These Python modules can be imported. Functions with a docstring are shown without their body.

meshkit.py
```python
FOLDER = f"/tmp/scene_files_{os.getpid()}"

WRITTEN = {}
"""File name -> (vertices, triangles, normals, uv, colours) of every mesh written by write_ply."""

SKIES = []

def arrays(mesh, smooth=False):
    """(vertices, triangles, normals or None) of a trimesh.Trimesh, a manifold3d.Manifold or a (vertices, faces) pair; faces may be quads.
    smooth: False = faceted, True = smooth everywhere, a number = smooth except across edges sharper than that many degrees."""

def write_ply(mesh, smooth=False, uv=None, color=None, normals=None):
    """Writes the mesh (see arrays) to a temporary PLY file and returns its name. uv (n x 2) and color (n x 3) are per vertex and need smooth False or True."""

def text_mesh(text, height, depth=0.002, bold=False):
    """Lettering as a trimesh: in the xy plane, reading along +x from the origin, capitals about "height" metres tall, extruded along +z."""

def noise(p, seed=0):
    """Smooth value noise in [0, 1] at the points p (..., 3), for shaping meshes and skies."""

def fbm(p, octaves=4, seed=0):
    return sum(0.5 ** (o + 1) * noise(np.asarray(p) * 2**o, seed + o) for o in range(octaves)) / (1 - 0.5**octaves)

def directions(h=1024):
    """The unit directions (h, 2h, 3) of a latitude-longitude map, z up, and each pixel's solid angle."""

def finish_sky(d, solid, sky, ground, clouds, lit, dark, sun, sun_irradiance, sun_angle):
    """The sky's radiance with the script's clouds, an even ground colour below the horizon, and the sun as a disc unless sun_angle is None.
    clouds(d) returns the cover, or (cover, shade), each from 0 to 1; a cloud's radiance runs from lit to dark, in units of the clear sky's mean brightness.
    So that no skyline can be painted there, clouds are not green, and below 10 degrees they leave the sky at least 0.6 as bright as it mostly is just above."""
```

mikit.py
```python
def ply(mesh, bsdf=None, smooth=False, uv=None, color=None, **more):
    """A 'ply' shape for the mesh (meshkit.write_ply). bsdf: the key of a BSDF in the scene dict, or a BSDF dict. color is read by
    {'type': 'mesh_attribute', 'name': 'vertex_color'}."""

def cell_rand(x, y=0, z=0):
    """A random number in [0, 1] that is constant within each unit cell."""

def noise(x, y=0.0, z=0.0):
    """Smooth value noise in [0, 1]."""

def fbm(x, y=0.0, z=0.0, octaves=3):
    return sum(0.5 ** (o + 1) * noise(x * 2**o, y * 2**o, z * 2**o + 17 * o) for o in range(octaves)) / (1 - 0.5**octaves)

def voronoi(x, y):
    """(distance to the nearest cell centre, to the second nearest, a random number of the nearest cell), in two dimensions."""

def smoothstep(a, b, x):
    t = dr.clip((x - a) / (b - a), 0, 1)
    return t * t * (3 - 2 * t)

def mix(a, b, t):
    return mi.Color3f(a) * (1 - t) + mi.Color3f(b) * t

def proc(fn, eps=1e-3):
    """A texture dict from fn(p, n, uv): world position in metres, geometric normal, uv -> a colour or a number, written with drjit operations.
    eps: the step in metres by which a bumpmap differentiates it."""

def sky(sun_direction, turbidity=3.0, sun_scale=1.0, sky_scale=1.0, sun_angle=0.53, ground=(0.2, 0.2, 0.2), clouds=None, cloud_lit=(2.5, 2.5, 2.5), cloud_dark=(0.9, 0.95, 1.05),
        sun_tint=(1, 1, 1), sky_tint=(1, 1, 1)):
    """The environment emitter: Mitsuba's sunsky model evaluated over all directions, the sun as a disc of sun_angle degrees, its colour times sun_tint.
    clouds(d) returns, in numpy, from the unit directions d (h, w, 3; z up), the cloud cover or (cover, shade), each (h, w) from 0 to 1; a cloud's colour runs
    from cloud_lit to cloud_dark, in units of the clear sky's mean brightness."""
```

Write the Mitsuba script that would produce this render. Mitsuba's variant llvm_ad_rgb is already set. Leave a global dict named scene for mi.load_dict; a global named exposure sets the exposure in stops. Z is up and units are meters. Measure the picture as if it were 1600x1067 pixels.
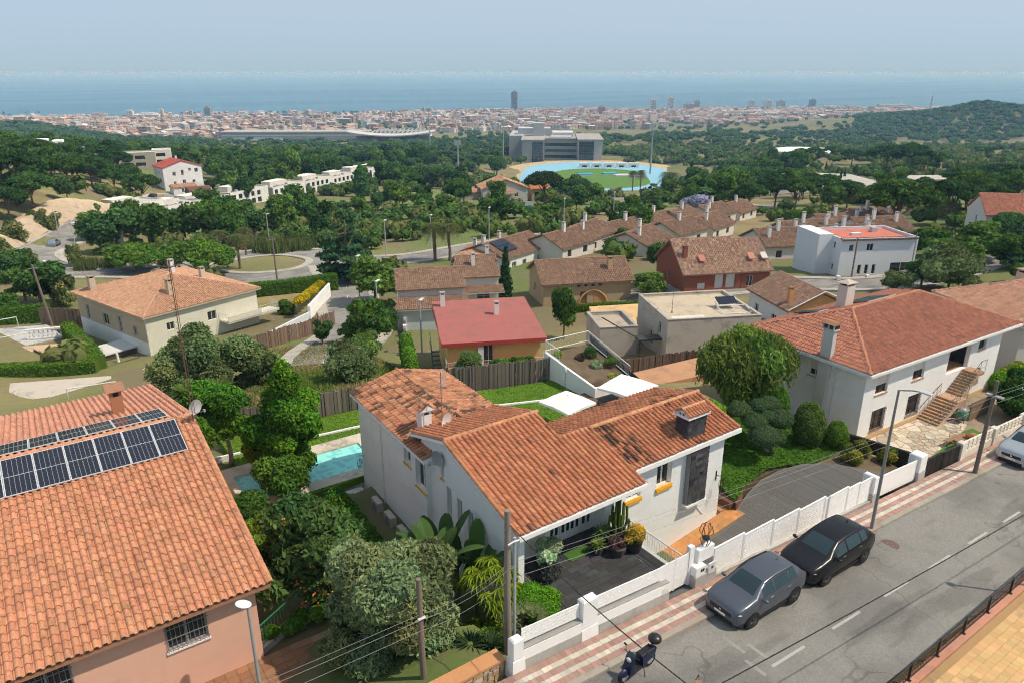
import math, random
import numpy as np
import trimesh
import drjit as dr
import mitsuba as mi
import mikit, meshkit
from scipy.interpolate import RBFInterpolator
from mikit import noise, fbm, smoothstep, mix, cell_rand, voronoi

# World: X runs along the near street (downhill to the east), Y away from it towards the sea, Z up; metres. Street level under the grey car is about 0.
T = mi.ScalarTransform4f
scene, labels = {}, {}
R = np.random.default_rng(7)
random.seed(7)

# ---------------------------------------------------------------- camera, sky, exposure
CAM = np.array([0.0, 0.0, 20.5])
YAW = math.radians(35.2)                                   # the view is turned this far from the street's normal
FWD = np.array([math.sin(YAW), math.cos(YAW)])             # horizontal view direction in X, Y
LAT = np.array([math.cos(YAW), -math.sin(YAW)])            # to the right of it
PITCH = math.radians(20.24)
look = CAM + np.array([FWD[0] * math.cos(PITCH), FWD[1] * math.cos(PITCH), -math.sin(PITCH)])
scene['camera'] = {'type': 'perspective', 'fov': 69.98, 'fov_axis': 'x', 'near_clip': 0.5, 'far_clip': 160000.0,
     'to_world': T().look_at(origin=CAM.tolist(), target=look.tolist(), up=[0, 0, 1]),
     'medium': {'type': 'ref', 'id': 'haze_air'}}
SUN = np.array([0.4056, -0.4056, 0.8192])
def veil(d):
 # a thin even veil of summer haze, brighter to the east, bluer towards the horizon
 cover = 0.62 + 0.10 * (d[..., 0] * 0.8 - d[..., 1] * 0.2) + 0.06 * (meshkit.fbm(d * np.array([2.0, 2.0, 5.0]), 3, 4) - 0.5)
 return np.clip(cover, 0, 1), np.clip(1.0 - d[..., 2] / 0.11, 0, 1) ** 1.3

scene['sky'] = mikit.sky(SUN.tolist(), turbidity=2.6, sun_scale=1.0, sky_scale=1.0, clouds=veil, cloud_lit=(2.45, 2.8, 3.1), cloud_dark=(1.75, 2.4, 2.95), sun_tint=(0.95, 0.99, 1.04))
exposure = 1.48
HAZE = (0.72e-4, 1.1e-4, 1.6e-4)

# ---------------------------------------------------------------- materials
def rgb(c):
 return {'type': 'rgb', 'value': [float(x) for x in c]}

ATTR = {'type': 'mesh_attribute', 'name': 'vertex_color'}

# every piece carries its own base colour, packed into its two uv numbers (square roots of red and green in u, of blue and a wear amount in v)
def own_colour(uv):
 r, b = dr.floor(uv.x), dr.floor(uv.y)
 gq = dr.clip((uv.x - r - 0.02) / 0.96, 0, 1)
 return mi.Color3f(dr.square(r / 255.0), dr.square(gq), dr.square(b / 255.0))

def own_wear(uv):
 return dr.clip((uv.y - dr.floor(uv.y) - 0.02) / 0.96, 0, 1)

VC = mikit.proc(lambda p, n, uv: own_colour(uv))

def two(b):
 return {'type': 'twosided', 'bsdf': b}

def principled(col, rough=0.6, spec=0.4, **k):
 return {'type': 'principled', 'base_color': col if isinstance(col, dict) else rgb(col), 'roughness': rough, 'specular': spec, **k}

def mat(name, b):
 scene[name] = b
 return name

def worn(base, dirt, fn, rough=0.85):
 return {'type': 'twosided', 'bsdf': {'type': 'blendbsdf', 'weight': mikit.proc(fn), 'a': base, 'b': principled(dirt, rough, 0.2)}}

mat('plain', two(principled(VC, 0.75, 0.3)))
mat('satin', two(principled(VC, 0.35, 0.5)))
mat('metal', two(principled(VC, 0.35, 0.5, metallic=0.7)))
mat('leaf', {'type': 'principledthin', 'base_color': VC, 'roughness': 0.55, 'diff_trans': 0.5, 'spec_trans': 0.0, 'eta': 1.35})
mat('plaster', worn(principled(VC, 0.85, 0.2), (0.25, 0.23, 0.2),
 lambda p, n, uv: 0.015 + 0.13 * smoothstep(0.52, 0.85, fbm(p.x * 0.5, p.y * 0.5, p.z * 0.9, 4)) + 0.06 * smoothstep(0.5, 0.9, fbm((p.x + p.y) * 3.0, p.z * 0.4, 3.0, 3))))
mat('rooftile', worn(principled(VC, 0.8, 0.25), (0.055, 0.042, 0.034),
 lambda p, n, uv: dr.clip(own_wear(uv) * 1.15 * smoothstep(0.25, 0.7, fbm(p.x * 2.3, p.y * 2.3, p.z * 2.3, 3)) + 0.28 * smoothstep(0.48, 0.8, fbm(p.x * 6, p.y * 6, p.z * 6, 3)), 0, 0.9)))
mat('asphalt', two(principled(mikit.proc(lambda p, n, uv:
 mix((0.23, 0.222, 0.205), (0.17, 0.165, 0.155), smoothstep(0.35, 0.7, fbm(p.x * 0.35, p.y * 0.35, 1.0, 4))) *
 (0.82 + 0.36 * fbm(p.x * 18, p.y * 18, 2.0, 2)) * (1.0 - 0.2 * smoothstep(0.6, 0.7, fbm(p.x * 0.16 + 4, p.y * 1.1, 5.0, 3))) * (1.0 - 0.3 * smoothstep(0.985, 1.0, 1.0 - dr.abs(2 * fbm(p.x * 0.23, p.y * 0.31, 7.0, 4) - 1.0)))), 0.9, 0.2)))
mat('concrete', worn(principled(VC, 0.9, 0.2), (0.13, 0.12, 0.11),
 lambda p, n, uv: 0.06 + 0.5 * smoothstep(0.45, 0.8, fbm(p.x * 0.9, p.y * 0.9, p.z * 0.9, 5)) * smoothstep(0.2, 0.7, fbm(p.x * 5, p.y * 5, p.z * 5, 3))))
mat('soil', worn(principled(VC, 0.95, 0.1), (0.16, 0.125, 0.08),
 lambda p, n, uv: dr.clip(0.75 * smoothstep(0.42, 0.72, fbm(p.x * 0.11, p.y * 0.11, 3.0, 5)) + 0.45 * smoothstep(0.45, 0.7, fbm(p.x * 1.3, p.y * 1.3, 9.0, 3)), 0, 0.9), 0.95))
mat('ground_cover', worn(principled(ATTR, 0.95, 0.1), (0.16, 0.125, 0.08),
 lambda p, n, uv: dr.clip(0.75 * smoothstep(0.42, 0.72, fbm(p.x * 0.11, p.y * 0.11, 3.0, 5)) + 0.45 * smoothstep(0.45, 0.7, fbm(p.x * 1.3, p.y * 1.3, 9.0, 3)), 0, 0.9), 0.95))
mat('turf', worn(principled((0.115, 0.21, 0.022), 0.9, 0.1), (0.07, 0.15, 0.018),
 lambda p, n, uv: dr.clip(0.6 * smoothstep(0.3, 0.75, fbm(p.x * 0.8, p.y * 0.8, 3.0, 4)) + 0.35 * noise(p.x * 22, p.y * 22, 1.0), 0, 1), 0.95))
mat('meadow', worn(principled((0.15, 0.17, 0.05), 0.95, 0.1), (0.26, 0.2, 0.10),
 lambda p, n, uv: dr.clip(0.95 * smoothstep(0.4, 0.66, fbm(p.x * 0.22, p.y * 0.22, 3.0, 5)) + 0.3 * noise(p.x * 7, p.y * 7, 1.0), 0, 1), 0.95))
mat('window_glass', two(principled((0.025, 0.03, 0.035), 0.06, 0.6)))
mat('car_glass', two(principled((0.012, 0.03, 0.036), 0.04, 0.8)))
mat('solar_cell', two(principled((0.010, 0.013, 0.025), 0.12, 0.6)))
mat('car_paint', two(principled(VC, 0.28, 0.6, metallic=0.55, clearcoat=1.0, clearcoat_gloss=0.95)))
mat('chrome', two({'type': 'roughconductor', 'material': 'Al', 'alpha': 0.15}))
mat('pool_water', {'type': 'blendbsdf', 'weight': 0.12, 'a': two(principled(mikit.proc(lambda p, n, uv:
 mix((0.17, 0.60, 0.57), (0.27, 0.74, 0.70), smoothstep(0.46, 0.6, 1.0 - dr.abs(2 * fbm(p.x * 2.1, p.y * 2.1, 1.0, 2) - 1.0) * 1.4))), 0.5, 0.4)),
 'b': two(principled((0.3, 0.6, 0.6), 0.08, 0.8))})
mat('sea_water', two(principled(mikit.proc(lambda p, n, uv:
 mix((0.02, 0.095, 0.165), (0.028, 0.115, 0.185), smoothstep(0.35, 0.7, fbm(p.x * 0.0007, p.y * 0.003, 2.0, 4)))), 0.35, 0.5)))
mat('city_wall', worn(principled(VC, 0.85, 0.2), (0.05, 0.055, 0.06), lambda p, n, uv: dr.select(dr.abs(n.z) < 0.3,
 0.8 * smoothstep(0.5, 0.56, dr.abs((p.z / 3.1 - dr.floor(p.z / 3.1)) * 2 - 1)) * smoothstep(0.35, 0.42, dr.abs(((p.x + p.y * 0.73) / 3.3 - dr.floor((p.x + p.y * 0.73) / 3.3)) * 2 - 1)), 0.12 * fbm(p.x * 0.2, p.y * 0.2, 1.0, 2))))
# ---------------------------------------------------------------- the lie of the land
# survey points: (metres to the right of the view axis, metres ahead, height)
SURVEY = np.array([
 (-58.2, 93.4, -12.7), (-45.0, 82.2, -12.0), (-35.5, 75.2, -10.0), (-25.8, 78.9, -9.5), (-19.3, 63.4, -6.5), (-15.1, 62.2, -6.0),
 (-32.0, 81.5, -10.5), (-27.5, 107.5, -12.5), (-21.9, 92.6, -11.5), (-30.9, 122.1, -13.5), (-46.6, 144.9, -14.5), (-48.6, 128.1, -14.0),
 (-58.7, 130.4, -14.0), (-84.9, 137.1, -14.5), (-101.9, 157.9, -15.5), (-107.3, 180.1, -16.5), (-120.8, 181.6, -12.0), (-133.1, 197.4, -8.0),
 (-176.1, 257.6, -8.0), (-210.5, 333.5, -15.0), (-134.5, 238.6, -16.0), (-117.4, 197.6, -14.0), (-117.6, 218.2, -19.5), (-131.8, 256.8, -21.0),
 (-96.9, 140.7, -13.5), (-134.5, 296.0, -23.0), (-136.5, 281.1, -22.5), (-99.9, 247.2, -27.0), (-113.6, 226.4, -24.0), (-89.2, 321.1, -30.0),
 (-69.2, 401.1, -34.0), (-21.3, 148.9, -14.8), (0.0, 175.2, -15.5), (-3.7, 210.0, -18.0), (-26.7, 255.5, -23.0), (-7.2, 275.6, -24.5),
 (19.8, 226.3, -20.0), (-48.7, 567.7, -48.0), (9.3, 537.3, -58.0), (108.5, 522.0, -58.0), (17.0, 659.7, -58.0), (124.4, 659.7, -58.0),
 (58.0, 515.4, -57.0), (46.8, 358.2, -38.0), (55.0, 209.5, -17.0), (12.8, 144.1, -13.0), (37.6, 163.2, -14.5), (64.3, 192.5, -16.5),
 (68.7, 154.9, -13.0), (51.7, 131.5, -11.5), (51.5, 110.3, -9.4), (63.3, 109.6, -9.0), (70.7, 112.3, -8.7), (86.7, 130.2, -8.0),
 (76.3, 143.3, -11.0), (109.7, 183.8, -14.0), (125.5, 181.6, -12.0), (156.8, 335.9, -28.0), (191.0, 519.8, -37.0), (189.5, 338.0, -26.0),
 (379.4, 592.1, -45.0), (518.9, 1019.4, -72.0), (648.6, 1019.4, -72.0), (892.5, 1467.8, -38.0), (828.3, 1522.1, -62.0), (708.6, 1534.4, -75.0),
 (613.5, 1657.0, -92.0), (990.0, 1482.2, -48.0), (696.1, 1266.1, -84.0), (787.8, 1241.9, -82.0), (540.7, 1278.8, -84.0), (36.8, 718.7, -59.0),
 (69.5, 816.2, -63.0), (-335.2, 786.9, -60.0), (-670.0, 1132.0, -72.0), (-834.1, 1305.2, -66.0), (-770.2, 1404.9, -84.0), (-309.8, 1217.8, -88.0),
 (-671.5, 1320.8, -95.0), (-141.9, 1682.3, -106.0), (652.8, 2221.9, -116.0), (271.6, 1610.8, -98.0), (312.0, 1229.9, -80.0), (-240.4, 806.5, -62.0),
 (-144.1, 845.6, -66.0), (-1608.1, 2739.8, -139.0), (-875.0, 2986.8, -139.0), (0.0, 3421.9, -139.0), (1193.0, 3574.5, -139.0), (2191.4, 3500.9, -138.5),
 (-2397.4, 2596.3, -139.0), (2750.0, 2986.8, -139.0), (-6.8, 66.7, -8.6), (-2.6, 68.3, -8.6), (3.3, 70.9, -8.6), (-13.5, 91.1, -11.0),
 (-1.8, 95.3, -11.5), (4.5, 98.3, -10.8), (17.7, 101.0, -10.5), (24.7, 100.1, -8.8), (38.5, 104.1, -9.0), (16.2, 70.8, -7.5),
 (27.3, 75.3, -7.0), (11.0, 73.4, -8.5), (10.4, 85.8, -10.0), (10.4, 60.7, -5.5), (14.9, 60.6, -5.0), (29.8, 86.4, -8.5),
 (40.4, 90.0, -8.0), (51.0, 78.9, -6.0), (59.1, 80.6, -5.0), (-49.7, 70.0, -11.5), (-60.3, 82.2, -12.0), (-72.5, 98.3, -12.5),
 (-86.5, 93.8, -11.0), (-161.6, 186.3, -8.0), (98.1, 109.7, -6.0), (52.4, 55.0, -3.5), (-10.8, 29.1, -2.4), (-14.9, 38.5, -2.3),
 (-18.3, 43.4, -2.6), (-5.8, 49.8, -2.3), (4.1, 53.1, -2.3), (0.0, 41.6, -2.2), (8.9, 43.0, -2.2), (15.4, 47.6, -2.4),
 (11.9, 52.5, -2.8), (-15.7, 25.7, -1.2), (-22.2, 21.1, -1.0), (-27.1, 38.4, -1.8), (-37.0, 35.1, -2.0), (-25.1, 46.0, -5.0),
 (25.6, 40.1, -1.8), (33.4, 48.0, -2.8), (52.6, 55.5, -4.5), (-27.9, 4.8, 3.5), (-50.0, 1.5, 4.0), (-30.3, -9.1, 3.8),
 (-2.9, 4.1, 1.2), (-2.4, -13.9, 2.6), (19.2, 7.4, 1.5), (29.8, 27.1, 0.5), (57.2, 40.4, -2.0), (21.3, 56.6, -4.2),
 (33.4, 60.3, -4.5), (45.1, 66.1, -4.5),
])

def _chart(lat, fwd):
 f = np.maximum(np.hypot(lat, np.maximum(fwd, 6.0)), 12.0)
 return np.stack([np.arctan2(lat, np.maximum(fwd, 6.0)) * 1.6, np.log(f)], -1)

_rbf = RBFInterpolator(_chart(SURVEY[:, 0], SURVEY[:, 1]), SURVEY[:, 2], kernel='linear', smoothing=0.002)

# level plots: x0, x1, y0, y1, height, width of the bank round it, turn of the plot in degrees about its first corner
PLOTS = [
 (7.5, 27.0, 26.0, 14.5, -2.25, 1.5, 0), (13.0, 16.2, 24.5, 12.0, -2.4, 1.0, 0),
 (-8.0, 22.5, 13.0, 24.5, -1.3, 1.5, 0), (43.0, 16.4, 23.0, 16.0, -3.5, 1.5, -2), (7.8, 36.6, 9.4, 5.4, -4.3, .8, 0),
]
STREET_FALL = 0.0695

def street_z(x):
 return -STREET_FALL * (np.asarray(x, float) - 22.9)

def ground_xy(x, y):
 """Height of the natural ground at the world points x, y."""
 x, y = np.asarray(x, float), np.asarray(y, float)
 lat, fwd = x * LAT[0] + y * LAT[1], x * FWD[0] + y * FWD[1]
 shape = lat.shape
 q = _chart(lat.ravel(), fwd.ravel())
 z = np.concatenate([_rbf(q[i:i + 20000]) for i in range(0, len(q), 20000)]).reshape(shape)
 for x0, y0, L, W, h, bank, turn in PLOTS:
  a = math.radians(turn)
  u, v = (x - x0) * math.cos(a) + (y - y0) * math.sin(a), -(x - x0) * math.sin(a) + (y - y0) * math.cos(a)
  d = np.hypot(np.maximum(np.maximum(-u, u - L), 0), np.maximum(np.maximum(-v, v - W), 0))
  t = np.clip(1 - d / bank, 0, 1)
  t = t * t * (3 - 2 * t)
  z = z * (1 - t) + h * t
 # the street and the strip on its near side
 d = np.maximum(np.maximum(5.0 - y, y - 16.2), 0)
 t = np.clip(1 - d / 3.0, 0, 1)
 t = t * t * (3 - 2 * t)
 return z * (1 - t) + (street_z(x) - 0.35) * t

def g(x, y):
 return float(ground_xy(np.array([x]), np.array([y]))[0])
# ---------------------------------------------------------------- helpers
class Mesh:
 """Collects faces with a colour each; local coordinates are turned about z and moved by the frame (x, y, z, degrees)."""
 def __init__(s, frame=(0, 0, 0, 0)):
  s.v, s.f, s.c, s.n = [], [], [], 0
  a = math.radians(frame[3] if len(frame) > 3 else 0)
  s.o, s.r = np.array(frame[:3], float), np.array([[math.cos(a), -math.sin(a), 0], [math.sin(a), math.cos(a), 0], [0, 0, 1]])

 def add(s, v, f, col):
  v = np.asarray(v, float).reshape(-1, 3)
  f = np.asarray(f, int)
  if f.shape[1] == 4:
   f = np.vstack([f[:, [0, 1, 2]], f[:, [0, 2, 3]]])
  col = np.asarray(col, float)
  s.v.append(v @ s.r.T + s.o)
  s.f.append(f + s.n)
  s.c.append(np.broadcast_to(col, v.shape) if col.ndim == 1 else col)
  s.n += len(v)
  return s

 def box(s, x0, x1, y0, y1, z0, z1, col, bevel=0.0):
  if bevel:
   b = bevel
   v, q = [], []
   for (zz, i) in ((z0, b), (z0 + b, 0), (z1 - b, 0), (z1, b)):
    v += [(x0 + i, y0 + i, zz), (x1 - i, y0 + i, zz), (x1 - i, y1 - i, zz), (x0 + i, y1 - i, zz)]
   for k in range(3):
    q += [(4 * k + i, 4 * k + (i + 1) % 4, 4 * k + 4 + (i + 1) % 4, 4 * k + 4 + i) for i in range(4)]
   q += [(3, 2, 1, 0), (12, 13, 14, 15)]
   return s.add(v, q, col)
  v = [(x, y, z) for z in (z0, z1) for x, y in ((x0, y0), (x1, y0), (x1, y1), (x0, y1))]
  return s.add(v, [(3, 2, 1, 0), (4, 5, 6, 7), (0, 1, 5, 4), (1, 2, 6, 5), (2, 3, 7, 6), (3, 0, 4, 7)], col)

 def hexa(s, bottom, top, col):
  """A solid between two four-cornered outlines."""
  return s.add(list(bottom) + list(top), [(3, 2, 1, 0), (4, 5, 6, 7), (0, 1, 5, 4), (1, 2, 6, 5), (2, 3, 7, 6), (3, 0, 4, 7)], col)

 def poly(s, ring, z0, z1, col, holes=()):
  """A flat outline in x, y drawn up from z0 to z1."""
  from shapely.geometry import Polygon
  m = trimesh.creation.extrude_polygon(Polygon(ring, holes), z1 - z0, engine='earcut')
  v = np.array(m.vertices)
  v[:, 2] += z0
  return s.add(v, m.faces, col)

 def sheet(s, ring, zf, col):
  """A flat outline in x, y whose corners lie at the heights zf(x, y)."""
  from shapely.geometry import Polygon
  v, f = trimesh.creation.triangulate_polygon(Polygon(ring), engine='earcut')
  return s.add(np.column_stack([v, [zf(x, y) for x, y in v]]), f, col)

 def tube(s, pts, r, col, n=8, caps=True):
  p = np.asarray(pts, float)
  r = np.broadcast_to(np.asarray(r, float), len(p))
  t = np.gradient(p, axis=0)
  t /= np.linalg.norm(t, axis=1, keepdims=True) + 1e-12
  ref = np.array([0, 0, 1.0]) if abs(t[:, 2]).mean() < 0.8 else np.array([1.0, 0, 0])
  a = np.cross(t, ref)
  a /= np.linalg.norm(a, axis=1, keepdims=True) + 1e-12
  b = np.cross(t, a)
  ang = np.arange(n) * 2 * np.pi / n
  ring = p[:, None] + r[:, None, None] * (np.cos(ang)[None, :, None] * a[:, None] + np.sin(ang)[None, :, None] * b[:, None])
  k, i = np.meshgrid(np.arange(len(p) - 1), np.arange(n), indexing='ij')
  k, i = k.ravel(), i.ravel()
  j = (i + 1) % n
  q = np.stack([k * n + i, k * n + j, (k + 1) * n + j, (k + 1) * n + i], 1)
  s.add(ring.reshape(-1, 3), q, col)
  if caps:
   for e in (0, len(p) - 1):
    s.add(np.vstack([ring[e], p[e]]), [(i, (i + 1) % n, n) for i in range(n)], col)
  return s

 def lathe(s, x, y, prof, col, n=12):
  """prof: (radius, z) pairs."""
  ang = np.arange(n) * 2 * np.pi / n
  v = np.array([(x + r * math.cos(a), y + r * math.sin(a), z) for r, z in prof for a in ang])
  q = [(k * n + i, k * n + (i + 1) % n, (k + 1) * n + (i + 1) % n, (k + 1) * n + i) for k in range(len(prof) - 1) for i in range(n)]
  return s.add(v, q, col)

 def ball(s, c, r, col, sub=2, rough=0.0, seed=0, freq=2.0):
  m = trimesh.creation.icosphere(sub)
  v = np.array(m.vertices)
  if rough:
   v = v * (1 + rough * (2 * meshkit.fbm(v * freq + 10 + seed * 3.7, 3, seed) - 1))[:, None]
  return s.add(v * np.asarray(r, float) + np.asarray(c, float), m.faces, col)

 def arrays(s):
  return np.vstack(s.v), np.vstack(s.f), np.clip(np.vstack(s.c), 0, 1)


COUNT = {}

def key(name):
 k = COUNT.get(name, 0)
 COUNT[name] = k + 1
 return name if k == 0 else f'{name}_{k:03d}'

def pack(c, wear=None):
 q = np.sqrt(np.clip(c, 0, 1))
 w = np.zeros(len(c)) if wear is None else np.clip(wear, 0, 1)
 return np.column_stack([np.round(q[:, 0] * 255) + 0.02 + 0.96 * q[:, 1], np.round(q[:, 2] * 255) + 0.02 + 0.96 * w])

def put(k, m, bsdf='plain', smooth=False, uv=None, attribute=False, **more):
 v, f, c = m.arrays()
 if attribute:
  scene[k] = mikit.ply((v, f), bsdf, smooth=smooth, color=c, **more)
  return k
 uvs = pack(c, np.vstack(uv)[:, 0] if uv is not None else None)
 if smooth is not True and smooth is not False:           # split along sharp edges; the pieces of a mesh that is smoothed by angle have one colour
  c0 = uvs[0]
  t = trimesh.graph.smooth_shade(trimesh.Trimesh(v, f, process=False), angle=math.radians(smooth), facet_minarea=None)
  v, f, uvs, smooth = np.array(t.vertices), np.array(t.faces), np.tile(c0, (len(t.vertices), 1)), True
 scene[k] = mikit.ply((v, f), bsdf, smooth=smooth, uv=uvs, **more)
 return k

def thing(name, label, cat, group=None):
 k = key(name)
 labels[k] = {'label': label, 'category': cat}
 if group:
  labels[k]['group'] = group
 return k

def part(parent, name, m, bsdf='plain', smooth=False, label=None, stuff=False, uv=None):
 k = put(key(parent + '__' + name), m, bsdf, smooth, uv)
 if label or stuff:
  labels[k] = {**({'label': label} if label else {}), **({'kind': 'stuff'} if stuff else {})}
 return k

def single(name, label, cat, m, bsdf='plain', smooth=False, group=None):
 return put(thing(name, label, cat, group), m, bsdf, smooth)

def struct(name, m, bsdf='plain', smooth=False, label=None, kind='structure', uv=None, **more):
 k = key(name)
 labels[k] = {'kind': kind, **({'label': label} if label else {})}
 return put(k, m, bsdf, smooth, uv, **more)

def jit(col, amount=0.1, rng=R):
 col = np.asarray(col, float)
 return np.clip(col * (1 + amount * rng.standard_normal()) * (1 + 0.35 * amount * rng.standard_normal(3)), 0.003, 0.95)

# -- clay tiles: a channel and a barrel, laid in overlapping courses
def tile_shape(pitch, length, seg=5, lift=0.045):
 ang = np.linspace(math.pi, 0, seg + 1)
 r = 0.33 * pitch
 prof = np.array([(0.0, 0.012)] + [(0.52 * pitch + r * math.cos(a), 0.008 + 1.05 * r * math.sin(a)) for a in ang] + [(pitch, 0.012)])
 m = len(prof)
 over = 0.06
 v = np.vstack([np.column_stack([prof[:, 0], np.zeros(m), prof[:, 1] + lift]), np.column_stack([prof[:, 0] * 0.97 + 0.015 * pitch, np.full(m, length + over), prof[:, 1]]),
     np.column_stack([prof[:, 0], np.full(m, 0.004), prof[:, 1] + lift - 0.03])])
 i = np.arange(m - 1)
 f = np.vstack([np.column_stack([i, i + 1, i + 1 + m, i + m]), np.column_stack([i + 2 * m, i + 1 + 2 * m, i + 1, i])])
 return v, np.vstack([f[:, [0, 1, 2]], f[:, [0, 2, 3]]])

def tile_courses(origin, along, up, width, depth, pitch, course, cols, lichen=0.1, inside=None, seg=5, rng=R, patch=None, seed=1):
 """Every tile of one roof plane as (vertices, faces, colours, uv), nearest the eave first."""
 along, up = np.asarray(along, float), np.asarray(up, float)
 nrm = np.cross(along, up)
 nrm /= np.linalg.norm(nrm)
 nc, nr = max(1, round(width / pitch)), max(1, round(depth / course))
 pitch, course = width / nc, depth / nr
 base, f = tile_shape(pitch, course, seg)
 out = []
 cols = np.asarray(cols, float)
 for r in range(nr):
  for c in range(nc):
   s, t = (c + 0.5) * pitch, (r + 0.5) * course
   if inside is not None and not inside(s, t):
    continue
   p = np.asarray(origin, float) + along * (c * pitch) + up * (r * course)
   j = rng.standard_normal(3) * (0.004, 0.008, 0.004)
   v = p + (base[:, :1] + j[0]) * along + (base[:, 1:2] + j[1]) * up + (base[:, 2:] + j[2] + 0.015) * nrm
   w = rng.random(len(cols)) ** 3
   col = jit((cols * w[:, None]).sum(0) / w.sum(), 0.065, rng)
   q = meshkit.fbm((p * 0.55)[None], 3, seed)[0]
   l = lichen * (0.25 + 1.5 * rng.random() ** 2)
   if patch is not None:
    l = max(l, patch(s, t, q, rng))
   out.append((v, f, col, np.tile([[min(l, 1.0), rng.random()]], (len(v), 1))))
 return out

def tiles_mesh(ts):
 m = Mesh()
 uv = []
 for v, f, c, u in ts:
  m.add(v, f, c)
  uv.append(u)
 return m, uv

def lay_tiles(roof, ts, single_count=0, near=None, stuff_name='tile_field'):
 """The tiles that show largest as parts of the roof, the rest as one part."""
 if single_count:
  ts = sorted(ts, key=lambda t: np.linalg.norm(t[0].mean(0) - CAM))
  for v, f, c, u in ts[:single_count]:
   m = Mesh().add(v, f, c)
   put(key(roof + '__tile'), m, 'rooftile', False, [u])
  ts = ts[single_count:]
 if ts:
  m, uv = tiles_mesh(ts)
  part(roof, stuff_name, m, 'rooftile', stuff=True, uv=uv)

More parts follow.
